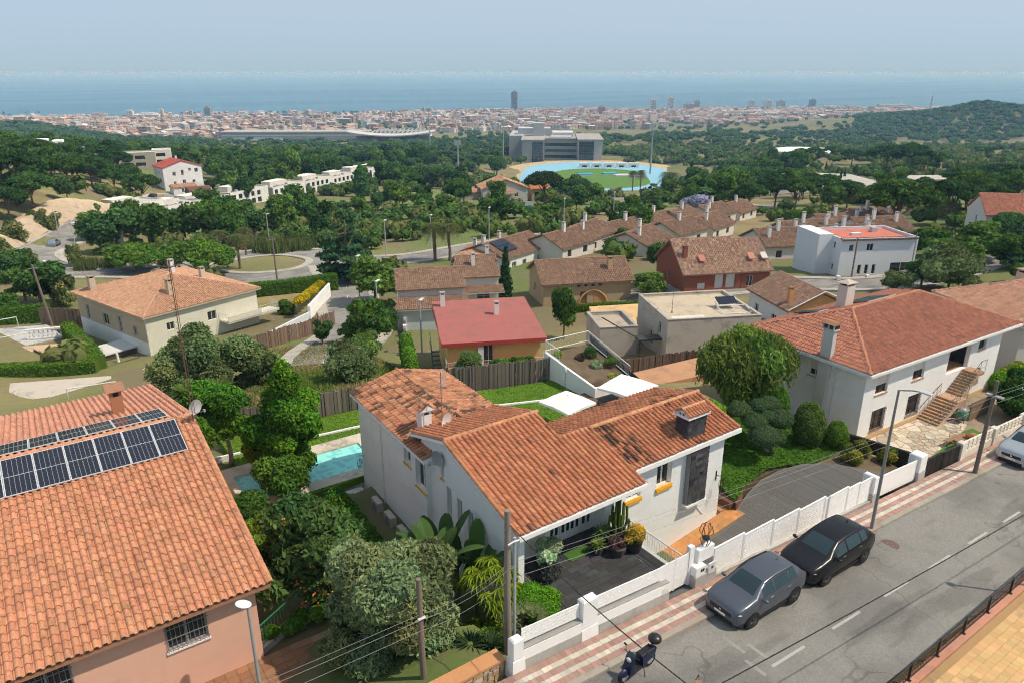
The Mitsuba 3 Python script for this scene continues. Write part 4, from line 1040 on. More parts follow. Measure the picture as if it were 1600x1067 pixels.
# ---------------------------------------------------------------- pink house with solar panels
pink = thing('pink_house', 'pink rendered house with a big orange tiled roof carrying solar panels', 'house')
PK = (0.72, 0.43, 0.33)
w = Mesh()
wall_panel(w, (-6, 24.05), (1, 0), [(0, -1.3), (11.1, -1.3), (11.1, 2.5), (0, 2.5)], [(3.5, .98, 1.5, 1.1), (7.9, .98, 1.42, 1.1)], .3, PK)
wall_panel(w, (5.1, 24.35), (0, 1), [(0, -1.3), (21.8, -1.3), (21.8, 2.4), (9.9, 5.0), (0, 2.5)], [], .3, PK)
w.box(-6, 5.1, 46.2, 46.5, -2.5, 2.3, PK)
part(pink, 'wall', w, 'plaster')
for s_ in (3.5, 7.9):
 add_window(pink, (-6, 24.05), (1, 0), s_, .98, 1.42 if s_ > 5 else 1.5, 1.1, .12, sill=(.7, .7, .7), frame=(.3, .3, .3), bars=(.2, .21, .22))
pr = part(pink, 'roof', Mesh().hexa([(-6, 23.6, 2.42), (5.6, 23.6, 2.42), (5.6, 34.3, 5.06), (-6, 34.3, 5.06)], [(-6, 23.6, 2.58), (5.6, 23.6, 2.58), (5.6, 34.3, 5.22), (-6, 34.3, 5.22)], (.35, .18, .11))
   .hexa([(-6, 34.3, 5.06), (5.6, 34.3, 5.06), (5.6, 46.8, 2.1), (-6, 46.8, 2.1)], [(-6, 34.3, 5.22), (5.6, 34.3, 5.22), (5.6, 46.8, 2.25), (-6, 46.8, 2.25)], (.35, .18, .11)), 'plaster')
cols = [(.56, .265, .15), (.54, .25, .14), (.57, .285, .17), (.51, .235, .135)]
u1 = np.array([0, 10.75, 2.66]); d1 = np.linalg.norm(u1); u1 /= d1
u2 = np.array([0, -12.5, 2.98]); d2 = np.linalg.norm(u2); u2 /= d2
ts = tile_courses((-6, 23.55, 2.6), (1, 0, 0), u1, 11.65, d1, .272, .385, cols, .07, seg=6)
lay_tiles(pr, ts, 298)
cols2 = [(.52, .25, .165), (.48, .22, .14), (.56, .28, .19)]
ts = tile_courses((5.65, 46.85, 2.26), (-1, 0, 0), u2, 11.65, d2, .272, .42, cols2, .12, seg=5)
lay_tiles(pr, ts, stuff_name='rear_tile_field')
m, uv = Mesh(), []
ridge_tiles(m, (-6, 34.3, 5.29), (5.72, 34.3, 5.29), .13, .42, (.58, .29, .17), uv)
ridge_tiles(m, (5.6, 23.55, 2.66), (5.6, 34.3, 5.3), .12, .39, (.54, .25, .14), uv)
ridge_tiles(m, (5.6, 46.8, 2.33), (5.6, 34.3, 5.3), .12, .39, (.5, .23, .14), uv)
part(pr, 'ridge_tile_row', m, 'rooftile', stuff=True, uv=uv)
ch = part(pink, 'chimney', Mesh().box(2.8, 3.35, 39.0, 39.5, 3.7, 5.45, (.42, .19, .10)).box(2.95, 3.2, 38.99, 39.01, 5.15, 5.35, (.02, .02, .02)), 'concrete', label='orange rendered chimney streaked with soot')
part(ch, 'cap', Mesh().hexa([(2.62, 38.85, 5.45), (3.52, 38.85, 5.45), (3.52, 39.68, 5.45), (2.62, 39.68, 5.45)], [(2.62, 39.2, 5.8), (3.52, 39.2, 5.8), (3.52, 39.3, 5.8), (2.62, 39.3, 5.8)], (.36, .19, .12)), 'rooftile')
# solar panels
nf = np.array([0, -2.66, 10.75]); nf /= np.linalg.norm(nf)
nr = np.array([0, 2.98, 12.5]); nr /= np.linalg.norm(nr)
def solar_panel(x0, wd, p_top, upv, nrm, ln, label, group, cells=(6, 20), face=(.012, .014, .02)):
 e = np.array([1.0, 0, 0])
 o = np.array([x0, p_top[0], p_top[1]]) - upv * ln + nrm * .19
 def slab(m, a0, a1, b0, b1, h0, h1, col):
  pts = [o + e * a + upv * b for a, b in ((a0, b0), (a1, b0), (a1, b1), (a0, b1))]
  m.hexa([p + nrm * h0 for p in pts], [p + nrm * h1 for p in pts], col)
 m = Mesh(); al = (.55, .56, .58)
 slab(m, 0, .035, 0, ln, -.03, .012, al); slab(m, wd - .035, wd, 0, ln, -.03, .012, al)
 slab(m, .035, wd - .035, 0, .035, -.03, .012, al); slab(m, .035, wd - .035, ln - .035, ln, -.03, .012, al); slab(m, .035, wd - .035, ln / 2 - .012, ln / 2 + .012, -.01, .009, al)
 fm = m
 m = Mesh(); slab(m, .036, wd - .036, .036, ln / 2 - .013, -.02, .004, face); slab(m, .036, wd - .036, ln / 2 + .013, ln - .036, -.02, .004, face)
 k = part(pink, 'solar_panel', m, 'solar_cell', label=label)
 part(k, 'frame', fm, 'satin')
 m = Mesh()
 for q in range(1, cells[0]):
  slab(m, .036 + q * (wd - .072) / cells[0] - .006, .036 + q * (wd - .072) / cells[0] + .006, .036, ln - .036, .0035, .0065, (.35, .36, .38))
 for q in range(1, cells[1]):
  if q != cells[1] // 2:
   slab(m, .036, wd - .036, ln * q / cells[1] - .0025, ln * q / cells[1] + .0025, .0035, .0055, (.11, .115, .13))
 part(k, 'cell_grid', m, 'satin', stuff=True)
 m = Mesh(); slab(m, -.01, wd + .01, ln * .2, ln * .2 + .04, -.13, -.03, (.4, .4, .42)); slab(m, -.01, wd + .01, ln * .8, ln * .8 + .04, -.13, -.03, (.4, .4, .42))
 part(k, 'mounting_rail', m, 'satin', stuff=True)
names = ['rightmost', 'second from the right', 'third from the right', 'fourth from the right', 'fifth from the right', 'sixth from the right', 'seventh from the right']
for q in range(7):
 solar_panel(4.87 - 1.135 * (q + 1), 1.12, (34.1, 5.21), u1, nf, 2.36, f'black solar panel of the near lower row, {names[q]}', 'solar panels on the near roof slope')
for q in range(7):
 solar_panel(4.72 - 1.12 * (q + 1), 1.105, (34.85, 5.09), u2, nr, 2.45, f'greyish solar panel of the upper row behind the ridge, {names[q]}', 'solar panels behind the ridge', (6, 12), (.035, .038, .05))
k = thing('radio_mast', 'very tall thin rusty lattice mast with a crown of aerials behind the pink roof', 'mast')
m = Mesh()
for a_ in (0, 2.1, 4.2):
 m.tube([(5.6 + .1 * math.cos(a_), 33.6 + .1 * math.sin(a_), 3), (5.6 + .035 * math.cos(a_), 33.4 + .035 * math.sin(a_), 12.9)], .014, (.16, .09, .07), 5)
for z_ in np.arange(3.2, 12.8, .3):
 m.tube([(5.5, 33.58, z_), (5.7, 33.58, z_ + .15), (5.5, 33.58, z_ + .3)], .009, (.16, .09, .07), 4)
part(k, 'lattice', m)
m = Mesh()
for a_ in np.arange(0, 6.28, .7):
 m.tube([(5.6, 33.4, 12.6), (5.6 + .45 * math.cos(a_), 33.4 + .45 * math.sin(a_), 12.75), (5.6 + .45 * math.cos(a_), 33.4 + .45 * math.sin(a_), 13.05)], .012, (.08, .07, .07), 4)
part(k, 'aerial', m)
dish(5.75, 33.55, 5.95, .36, 30, (.42, .42, .44), 'grey satellite dish fixed to the foot of the tall mast', .5)
# tiled yard at the pink house
m = Mesh().box(-6, 11.4, 16.2, 24.05, -3, -.98, (.36, .24, .16))
struct('yard', m, 'concrete', False, 'yard of brown square tiles in front of the pink house')
for a_ in range(12):
 for b_ in range(11):
  x, y = 1.9 + a_ * .42, 20.0 + b_ * .37
  if y > 23.7:
   continue
  part('yard', 'tile', Mesh().box(x + .008, x + .412, y + .008, y + .362, -1.0, -.955 + .004 * R.random(), jit((.30, .155, .085), .1)), 'concrete')
k = thing('railing', 'green metal railing at the edge of the shady yard by the pink house', 'railing')
gr = (.02, .19, .09)
p0, p1 = np.array([5.15, 24.6, -.95]), np.array([8.6, 26.6, -.95])
part(k, 'rail', Mesh().tube([p0 + (0, 0, 1.0), p1 + (0, 0, 1.0)], .03, gr, 7).tube([p0 + (0, 0, .12), p1 + (0, 0, .12)], .02, gr, 6), 'satin')
for t in np.linspace(0, 1, 24):
 part(k, 'baluster', Mesh().tube([p0 * (1 - t) + p1 * t, p0 * (1 - t) + p1 * t + (0, 0, 1.0)], .011, gr, 5), 'satin')
part(k, 'footing', Mesh().hexa([(5.1, 24.4, -1.4), (8.7, 26.4, -1.4), (8.6, 26.75, -1.4), (5.1, 24.75, -1.4)], [(5.1, 24.4, -.93), (8.7, 26.4, -.93), (8.6, 26.75, -.93), (5.1, 24.75, -.93)], (.5, .46, .4)), 'concrete')
# stone boundary wall
k = thing('stone_wall', 'wall of golden rubble stone with an orange coping next to the white garden wall', 'wall')
part(k, 'core', Mesh().box(8.2, 11.36, 16.6, 17.0, -1.2, 1.3, (.4, .34, .26)), 'concrete')
part(k, 'coping', Mesh().box(8.1, 11.36, 16.5, 17.1, 1.3, 1.4, (.56, .27, .12)), 'concrete')
rs = np.random.default_rng(12)
pts = [(8.2, -1.0)]
for r in range(10):
 s = 8.2
 while s < 11.3:
  ww = .18 + .26 * rs.random()
  x1 = min(s + ww, 11.36)
  z = -.9 + r * .22
  c = jit([(.52, .38, .2), (.42, .33, .24), (.58, .46, .3), (.36, .27, .18)][rs.integers(4)], .1, rs)
  o = rs.uniform(-.03, .03, 8)
  part(k, 'stone', Mesh().hexa([(s + .02 + o[0], 16.56 - abs(o[1]), z + .015 + o[2]), (x1 - .02 + o[3], 16.56 - abs(o[4]), z + .015 + o[5]), (x1 - .02, 16.6, z + .015), (s + .02, 16.6, z + .015)],
    [(s + .03 - o[0], 16.56 - abs(o[6]), z + .205 + o[7]), (x1 - .03 + o[2], 16.56 - abs(o[3]), z + .205 - o[1]), (x1 - .02, 16.6, z + .205), (s + .02, 16.6, z + .205)], c), 'concrete')
  s = x1
# ---------------------------------------------------------------- white house with outdoor stair, right
RF = (44.25, 22.32, 0, -3)
_a = math.radians(-3)
def rp(x, y):
 return (44.25 + x * math.cos(_a) - y * math.sin(_a), 22.32 + x * math.sin(_a) + y * math.cos(_a))
RX, RY = (math.cos(_a), math.sin(_a)), (-math.sin(_a), math.cos(_a))
stairhouse = thing('white_house', 'two storey white house with a hipped red tile roof and an outdoor stair', 'house')
w = Mesh()
wall_panel(w, rp(.5, .55), RX, [(0, -3.7), (17.7, -3.7), (17.7, 1.86), (0, 1.86)], [(1.3, -.05, 1.4, 1.35), (5.7, 0.0, 1.4, 1.4), (1.4, -2.85, 1.6, 1.6), (5.7, -2.8, 1.6, 1.6), (14.3, .55, 1.1, 1.15), (14.0, -2.3, 1.3, 1.3), (10.2, -.55, 3.0, 2.35)], .3, WH)
wall_panel(w, rp(.5, 10.5), (-RY[0], -RY[1]), [(0, -3.7), (9.65, -3.7), (9.65, 1.86), (0, 1.86)], [(5.6, .3, .95, 1.05)], .3, WH)
lw = Mesh(RF).box(17.9, 18.2, .86, 10.5, -3.7, 1.86, WH).box(.8, 17.9, 10.2, 10.5, -3.7, 1.86, WH).box(10.5, 13.9, 2.3, 2.5, -.6, 1.85, (.6, .6, .58)).box(10.4, 14.0, .86, 2.3, -.8, -.55, (.4, .22, .13))
w.v += lw.v; w.f += [f + w.n for f in lw.f]; w.c += lw.c; w.n += lw.n
part(stairhouse, 'wall', w, 'plaster')
brn = (.22, .12, .07)
for s_, z_, w_, h_, st, br in [(1.3, -.05, 1.4, 1.35, 'blind', None), (5.7, 0, 1.4, 1.4, 'blind', None), (1.4, -2.85, 1.6, 1.6, 'cross', (.06, .05, .045)), (5.7, -2.8, 1.6, 1.6, 'cross', (.06, .05, .045)), (14.3, .55, 1.1, 1.15, 'plain', None), (14.0, -2.3, 1.3, 1.3, 'cross', (.06, .05, .045))]:
 add_window(stairhouse, rp(.5, .55), RX, s_, z_, w_, h_, .18, style=st, frame=(.12, .07, .05), sill=(.36, .22, .14), bars=br)
add_window(stairhouse, rp(.5, 10.5), (-RY[0], -RY[1]), 5.6, .3, .95, 1.05, .16, style='blind', sill=(.4, .4, .38))
part(stairhouse, 'door', Mesh(RF).box(11.2, 12.1, 2.24, 2.3, -.54, 1.55, (.16, .08, .05)), 'satin')
part(stairhouse, 'plinth', Mesh(RF).box(.45, 18.25, .51, .549, -3.7, -3.05, (.55, .38, .2)), 'plaster')
zc = 2.0
def hip_roof(parent, F, L, D, ze, rise, cols, pitch=.25, course=.38, lichen=.15, seg=4, under=(.8, .8, .79), ridge_col=(.5, .23, .13), edge=.16, faces='SWEN', hipr=.1):
 """A hipped roof over 0..L, 0..D in the frame F with its eave at ze."""
 a = math.radians(F[3])
 ex, ey = np.array([math.cos(a), math.sin(a), 0]), np.array([-math.sin(a), math.cos(a), 0])
 o = np.array(F[:3], float) + np.array([0, 0, ze])
 h = D / 2
 P = lambda x, y, z: o + ex * x + ey * y + np.array([0, 0, z])
 r0, r1 = (h, L - h) if L >= D else (L / 2, L / 2)
 rr = rise if L >= D else rise * L / D
 if L < D:
  q0, q1 = (L / 2, L / 2), (L / 2, D - L / 2)
 else:
  q0, q1 = (h, h), (L - h, h)
 m = Mesh()
 ring = [P(0, 0, -edge), P(L, 0, -edge), P(L, D, -edge), P(0, D, -edge), P(0, 0, 0), P(L, 0, 0), P(L, D, 0), P(0, D, 0), P(*q0, rr), P(*q1, rr)]
 f = [(3, 2, 1, 0), (0, 1, 5, 4), (1, 2, 6, 5), (2, 3, 7, 6), (3, 0, 4, 7)]
 f = [t for q in f for t in ((q[0], q[1], q[2]), (q[0], q[2], q[3]))]
 if L >= D:
  f += [(4, 5, 9), (4, 9, 8), (5, 6, 9), (6, 7, 8), (6, 8, 9), (7, 4, 8)]
 else:
  f += [(4, 5, 8), (5, 6, 9), (5, 9, 8), (6, 7, 9), (7, 4, 8), (7, 8, 9)]
 m.add(ring, f, under)
 roof = part(parent, 'roof', m, 'plaster')
 ts = []
 run = min(L, D) / 2
 sl = math.hypot(run, rr)
 cs, sn = run / sl, rr / sl
 sides = {'S': (P(0, 0, 0), ex, ey, L), 'N': (P(L, D, 0), -ex, -ey, L), 'W': (P(0, D, 0), -ey, ex, D), 'E': (P(L, 0, 0), ey, -ex, D)}
 for k, (p, al, inn, ln) in sides.items():
  if k in faces:
   up_ = inn * cs + np.array([0, 0, sn])
   ts += tile_courses(p, al, up_, ln, sl, pitch, course, cols, lichen, lambda s, t, ln=ln: t * cs - .02 <= min(s, ln - s) + .04, seg)
 lay_tiles(roof, ts)
 m, uv = Mesh(), []
 for a_, b_ in [((0, 0), q0), ((0, D), q0 if L >= D else q1), ((L, 0), q1 if L >= D else q0), ((L, D), q1)]:
  ridge_tiles(m, P(a_[0], a_[1], .05), P(b_[0], b_[1], rr + .06), hipr, .42, ridge_col, uv, lichen)
 ridge_tiles(m, P(*q0, rr + .07), P(*q1, rr + .07), hipr, .42, ridge_col, uv, lichen)
 part(roof, 'ridge_tile_row', m, 'rooftile', stuff=True, uv=uv)
 return roof
red = [(.45, .195, .13), (.42, .17, .11), (.49, .225, .15), (.37, .155, .105)]
hip_roof(stairhouse, RF, 19.7, 11.0, 2.0, 2.1, red, .25, .36, .12, 5)
part(stairhouse, 'gutter', Mesh(RF).box(0, 19.7, -.09, -.003, 1.8, 1.97, (.7, .7, .7)).box(-.09, -.003, -.05, 11, 1.8, 1.97, (.7, .7, .7)), 'satin')
part(stairhouse, 'drainpipe', Mesh(RF).tube([(.42, 2.7, 1.8), (.42, 2.7, -3.5)], .05, (.62, .64, .66), 8))
c = part(stairhouse, 'chimney', Mesh(RF).box(.1, .5, 3.15, 3.95, -3.6, 4.1, (.55, .54, .51)), 'plaster', label='tall grey render chimney rising against the gable side')
part(c, 'cap', Mesh(RF).box(-.02, .62, 3.03, 4.07, 4.1, 4.16, (.5, .5, .48)).box(.0, .08, 3.1, 3.2, 4.16, 4.5, (.5, .5, .48)).box(.0, .08, 3.5, 3.6, 4.16, 4.5, (.5, .5, .48)).box(.0, .08, 3.9, 4.0, 4.16, 4.5, (.5, .5, .48)).box(.1, .6, 3.1, 4.0, 4.16, 4.48, (.05, .05, .05))
  .hexa([(-.1, 2.98, 4.5), (.7, 2.98, 4.5), (.7, 4.12, 4.5), (-.1, 4.12, 4.5)], [(.2, 2.98, 4.7), (.4, 2.98, 4.7), (.4, 4.12, 4.7), (.2, 4.12, 4.7)], (.42, .2, .12)), 'concrete')
chimney(stairhouse, 7.6, 7.5, 2.8, 5.15, 1.0, .8, (.62, .57, .52), RF, 'hip', (.5, .42, .36))
m = Mesh(RF)
for q, (x0, y0) in enumerate([(4.6, 8.9), (8.4, 7.4), (9.6, 7.4), (10.8, 7.4)]):
 z_ = 4.1 - (y0 - 5.5) * .38 + .25
 k = part(stairhouse, 'solar_collector', Mesh(RF).hexa([(x0, y0 - 1.3, z_ + .36), (x0 + 1.15, y0 - 1.3, z_ + .36), (x0 + 1.15, y0 + .8, z_ - .3), (x0, y0 + .8, z_ - .3)], [(x0, y0 - 1.3, z_ + .42), (x0 + 1.15, y0 - 1.3, z_ + .42), (x0 + 1.15, y0 + .8, z_ - .24), (x0, y0 + .8, z_ - .24)], (.1, .11, .12)), 'solar_cell')
 part(k, 'frame', Mesh(RF).hexa([(x0 - .04, y0 - 1.36, z_ + .32), (x0 + 1.19, y0 - 1.36, z_ + .32), (x0 + 1.19, y0 - 1.3, z_ + .3), (x0 - .04, y0 - 1.3, z_ + .3)], [(x0 - .04, y0 - 1.36, z_ + .44), (x0 + 1.19, y0 - 1.36, z_ + .44), (x0 + 1.19, y0 - 1.301, z_ + .44), (x0 - .04, y0 - 1.301, z_ + .44)], (.45, .46, .47)), 'satin')
# the outdoor stair
st = thing('outdoor_stair', 'outdoor stair of brown clay treads climbing the white front wall to the upper door', 'stair')
tr, ris = (.42, .25, .14), (.50, .40, .28)
def flight(x0, z0, x1, z1, n, y0, y1):
 for i in range(n):
  x, z, dx, dz = x0 + (x1 - x0) * i / n, z0 + (z1 - z0) * (i + 1) / n, (x1 - x0) / n, (z1 - z0) / n
  s = part(st, 'step', Mesh(RF).box(x + .02, x + dx + .02, y0, y1, min(z0, z - 1.2) if i < 4 else z - .5, z - .035, jit(ris, .06)), 'concrete')
  part(s, 'tread', Mesh(RF).box(x - .03, x + dx + .02, y0 - .03, y1 + .0, z - .035, z, jit(tr, .1)), 'concrete')
flight(7.9, -3.35, 10.3, -2.0, 9, -1.0, .5)
flight(11.3, -2.0, 13.2, -.55, 9, -.6, .5)
part(st, 'landing', Mesh(RF).box(10.32, 11.32, -1.0, .5, -3.4, -2.0, (.45, .3, .2)), 'concrete')
part(st, 'top_landing', Mesh(RF).box(13.22, 14.0, -.6, .5, -.8, -.55, (.42, .25, .16)), 'concrete')
iron = (.16, .13, .11)
for pts in ([(7.9, -1.0, -2.4), (10.3, -1.0, -1.05), (11.3, -1.0, -1.05)], [(11.3, -.6, -1.05), (13.2, -.6, .4), (14.0, -.6, .4)], [(7.9, .45, -2.4), (10.3, .45, -1.05)]):
 m = Mesh(RF).tube(pts, .025, iron, 6).tube([np.array(p) - (0, 0, .55) for p in pts], .016, iron, 5)
 for a_, b_ in zip(pts, pts[1:]):
  for t in np.linspace(0, 1, max(2, int(abs(b_[0] - a_[0]) / .4))):
   p = np.array(a_) * (1 - t) + np.array(b_) * t
   m.tube([p - (0, 0, .9), p], .014, iron, 5)
 part(st, 'handrail', m, 'satin')
# patio, turf, table, fences
m = Mesh().box(43.3, 66, 16.5, 33, -4.2, -3.36, (.3, .24, .17))
struct('patio', m, 'concrete', False, 'patio of pale crazy paving before the white house')
rs = np.random.default_rng(5)
from scipy.spatial import Voronoi
seeds = np.column_stack([rs.uniform(42, 56, 330), rs.uniform(15.5, 24.5, 330)])
vor = Voronoi(seeds)
pat = _P([rp(-.3, -4.6), rp(2.2, -3.4), rp(8.5, -2.4), rp(11.3, -1.6), rp(11.3, .45), rp(-.3, .45)])
for i, r_ in enumerate(vor.point_region):
 reg = vor.regions[r_]
 if -1 in reg or not reg:
  continue
 Gm = _P(vor.vertices[reg]).buffer(-.025).intersection(pat)
 if Gm.geom_type == 'Polygon' and Gm.area > .04:
  part('patio', 'flagstone', Mesh().poly(list(Gm.exterior.coords)[:-1], -3.42, -3.33 + .008 * rs.random(), jit([(.55, .47, .36), (.46, .38, .28), (.6, .53, .43)][rs.integers(3)], .08, rs)), 'concrete')
single('turf_mat', 'bright green patch of artificial turf on the patio by the black wall', 'artificial turf', Mesh().poly([rp(1.2, -4.5), rp(2.4, -5.4), rp(9.2, -5.2), rp(9.6, -2.5), rp(8.5, -2.4), rp(3, -3.3)], -3.36, -3.31, (.07, .16, .03)), 'plain')
k = thing('picnic_table', 'brown picnic table with benches and a flower bowl on the artificial turf', 'table')
TF = (*rp(6.3, -4.0), -3.32, -6)
part(k, 'top', Mesh(TF).box(-1.1, 1.1, -.5, .5, .7, .76, (.30, .18, .11), .01), 'concrete')
for y in (-1.0, 1.0):
 part(k, 'bench', Mesh(TF).box(-1.1, 1.1, y - .17, y + .17, .4, .45, (.28, .17, .11), .01), 'concrete')
for x in (-.75, .75):
 part(k, 'leg', Mesh(TF).box(x - .05, x + .05, -.9, .9, .32, .4, (.2, .13, .09)).box(x - .05, x + .05, -.3, .3, 0, .7, (.2, .13, .09)))
part(k, 'flower_bowl', Mesh(TF).lathe(0, .1, [(.1, .76), (.28, .9), (.25, .9), (.01, .86)], (.5, .48, .44), 12))
part(k, 'flower', Mesh(TF).ball((0, .1, .95), (.26, .26, .12), (.3, .09, .04), 2, .8, 3, 5.0))
k = thing('timber_screen', 'stacked brown timber screen at the foot of the outdoor stair', 'screen')
for q in range(8):
 part(k, 'board', Mesh(RF).box(10.6, 13.4, -1.75, -1.68, -3.35 + q * .19, -3.35 + q * .19 + .17, jit((.22, .15, .1), .12)), 'concrete')
k = thing('grill', 'round garden grill with a green cover behind the timber screen', 'grill')
gx_, gy_ = rp(10.0, -1.5)
part(k, 'kettle', Mesh((gx_, gy_, -3.3, 0)).ball((0, 0, .85), (.3, .3, .26), (.25, .3, .3), 2), 'satin', True)
part(k, 'cover', Mesh((gx_, gy_, -3.3, 0)).box(-.35, .35, -.3, .3, .4, .75, (.05, .2, .12), .05))
for q in (0, 2.1, 4.2):
 part(k, 'leg', Mesh((gx_, gy_, -3.3, 0)).tube([(.2 * math.cos(q), .2 * math.sin(q), .7), (.3 * math.cos(q), .3 * math.sin(q), 0)], .02, blk, 5))
m = Mesh().hexa([(42.8, 22.3, -3.4), (42.6, 22.3, -3.4), (41.3, 17.0, -2.0), (41.5, 17.0, -2.0)], [(42.8, 22.3, -1.7), (42.6, 22.3, -1.7), (41.3, 17.0, -.55), (41.5, 17.0, -.55)], (.03, .03, .028))
single('screen_fence', 'black slanting screen fence with ivy between the driveway garden and the patio', 'fence', m)
m = Mesh()
slope_box(m, 40.0, 44.1, 16.25, 16.4, -.1, 1.0, (.035, .033, .03))
k = thing('fence', 'black heather screen fence on the street between two white pillars', 'fence')
part(k, 'screen', m)
m = Mesh()
for q in np.arange(40.0, 44.1, .05):
 slope_box(m, q, q + .03, 16.21, 16.25, -.05, 1.0 + .05 * R.random(), jit((.035, .03, .026), .3))
part(k, 'twig_field', m, 'plain', stuff=True)
k = thing('lattice_wall', 'cream garden wall of pierced concrete blocks along the pavement', 'wall')
m = Mesh()
slope_box(m, 44.7, 72, 16.2, 16.4, -.2, .45, (.66, .61, .52))
part(k, 'base', m, 'plaster')
for x in np.arange(44.2, 72, 4.4):
 a = float(street_z(x)) + .1
 part(k, 'pillar', Mesh().box(x, x + .5, 16.12, 16.5, a - .4, a + 1.15, (.66, .62, .54), .03), 'plaster')
nb = 0
for x in np.arange(44.75, 66, .55):
 if (x - 44.2) % 4.4 < .5:
  continue
 for r_ in range(3):
  a = float(street_z(x)) + .56 + r_ * .22
  part(k, 'block', Mesh().box(x, x + .12, 16.24, 16.36, a, a + .2, (.68, .64, .55)).box(x + .1, x + .46, 16.24, 16.36, a + .15, a + .2, (.68, .64, .55)).box(x + .1, x + .46, 16.24, 16.36, a, a + .05, (.66, .62, .53)), 'plaster')
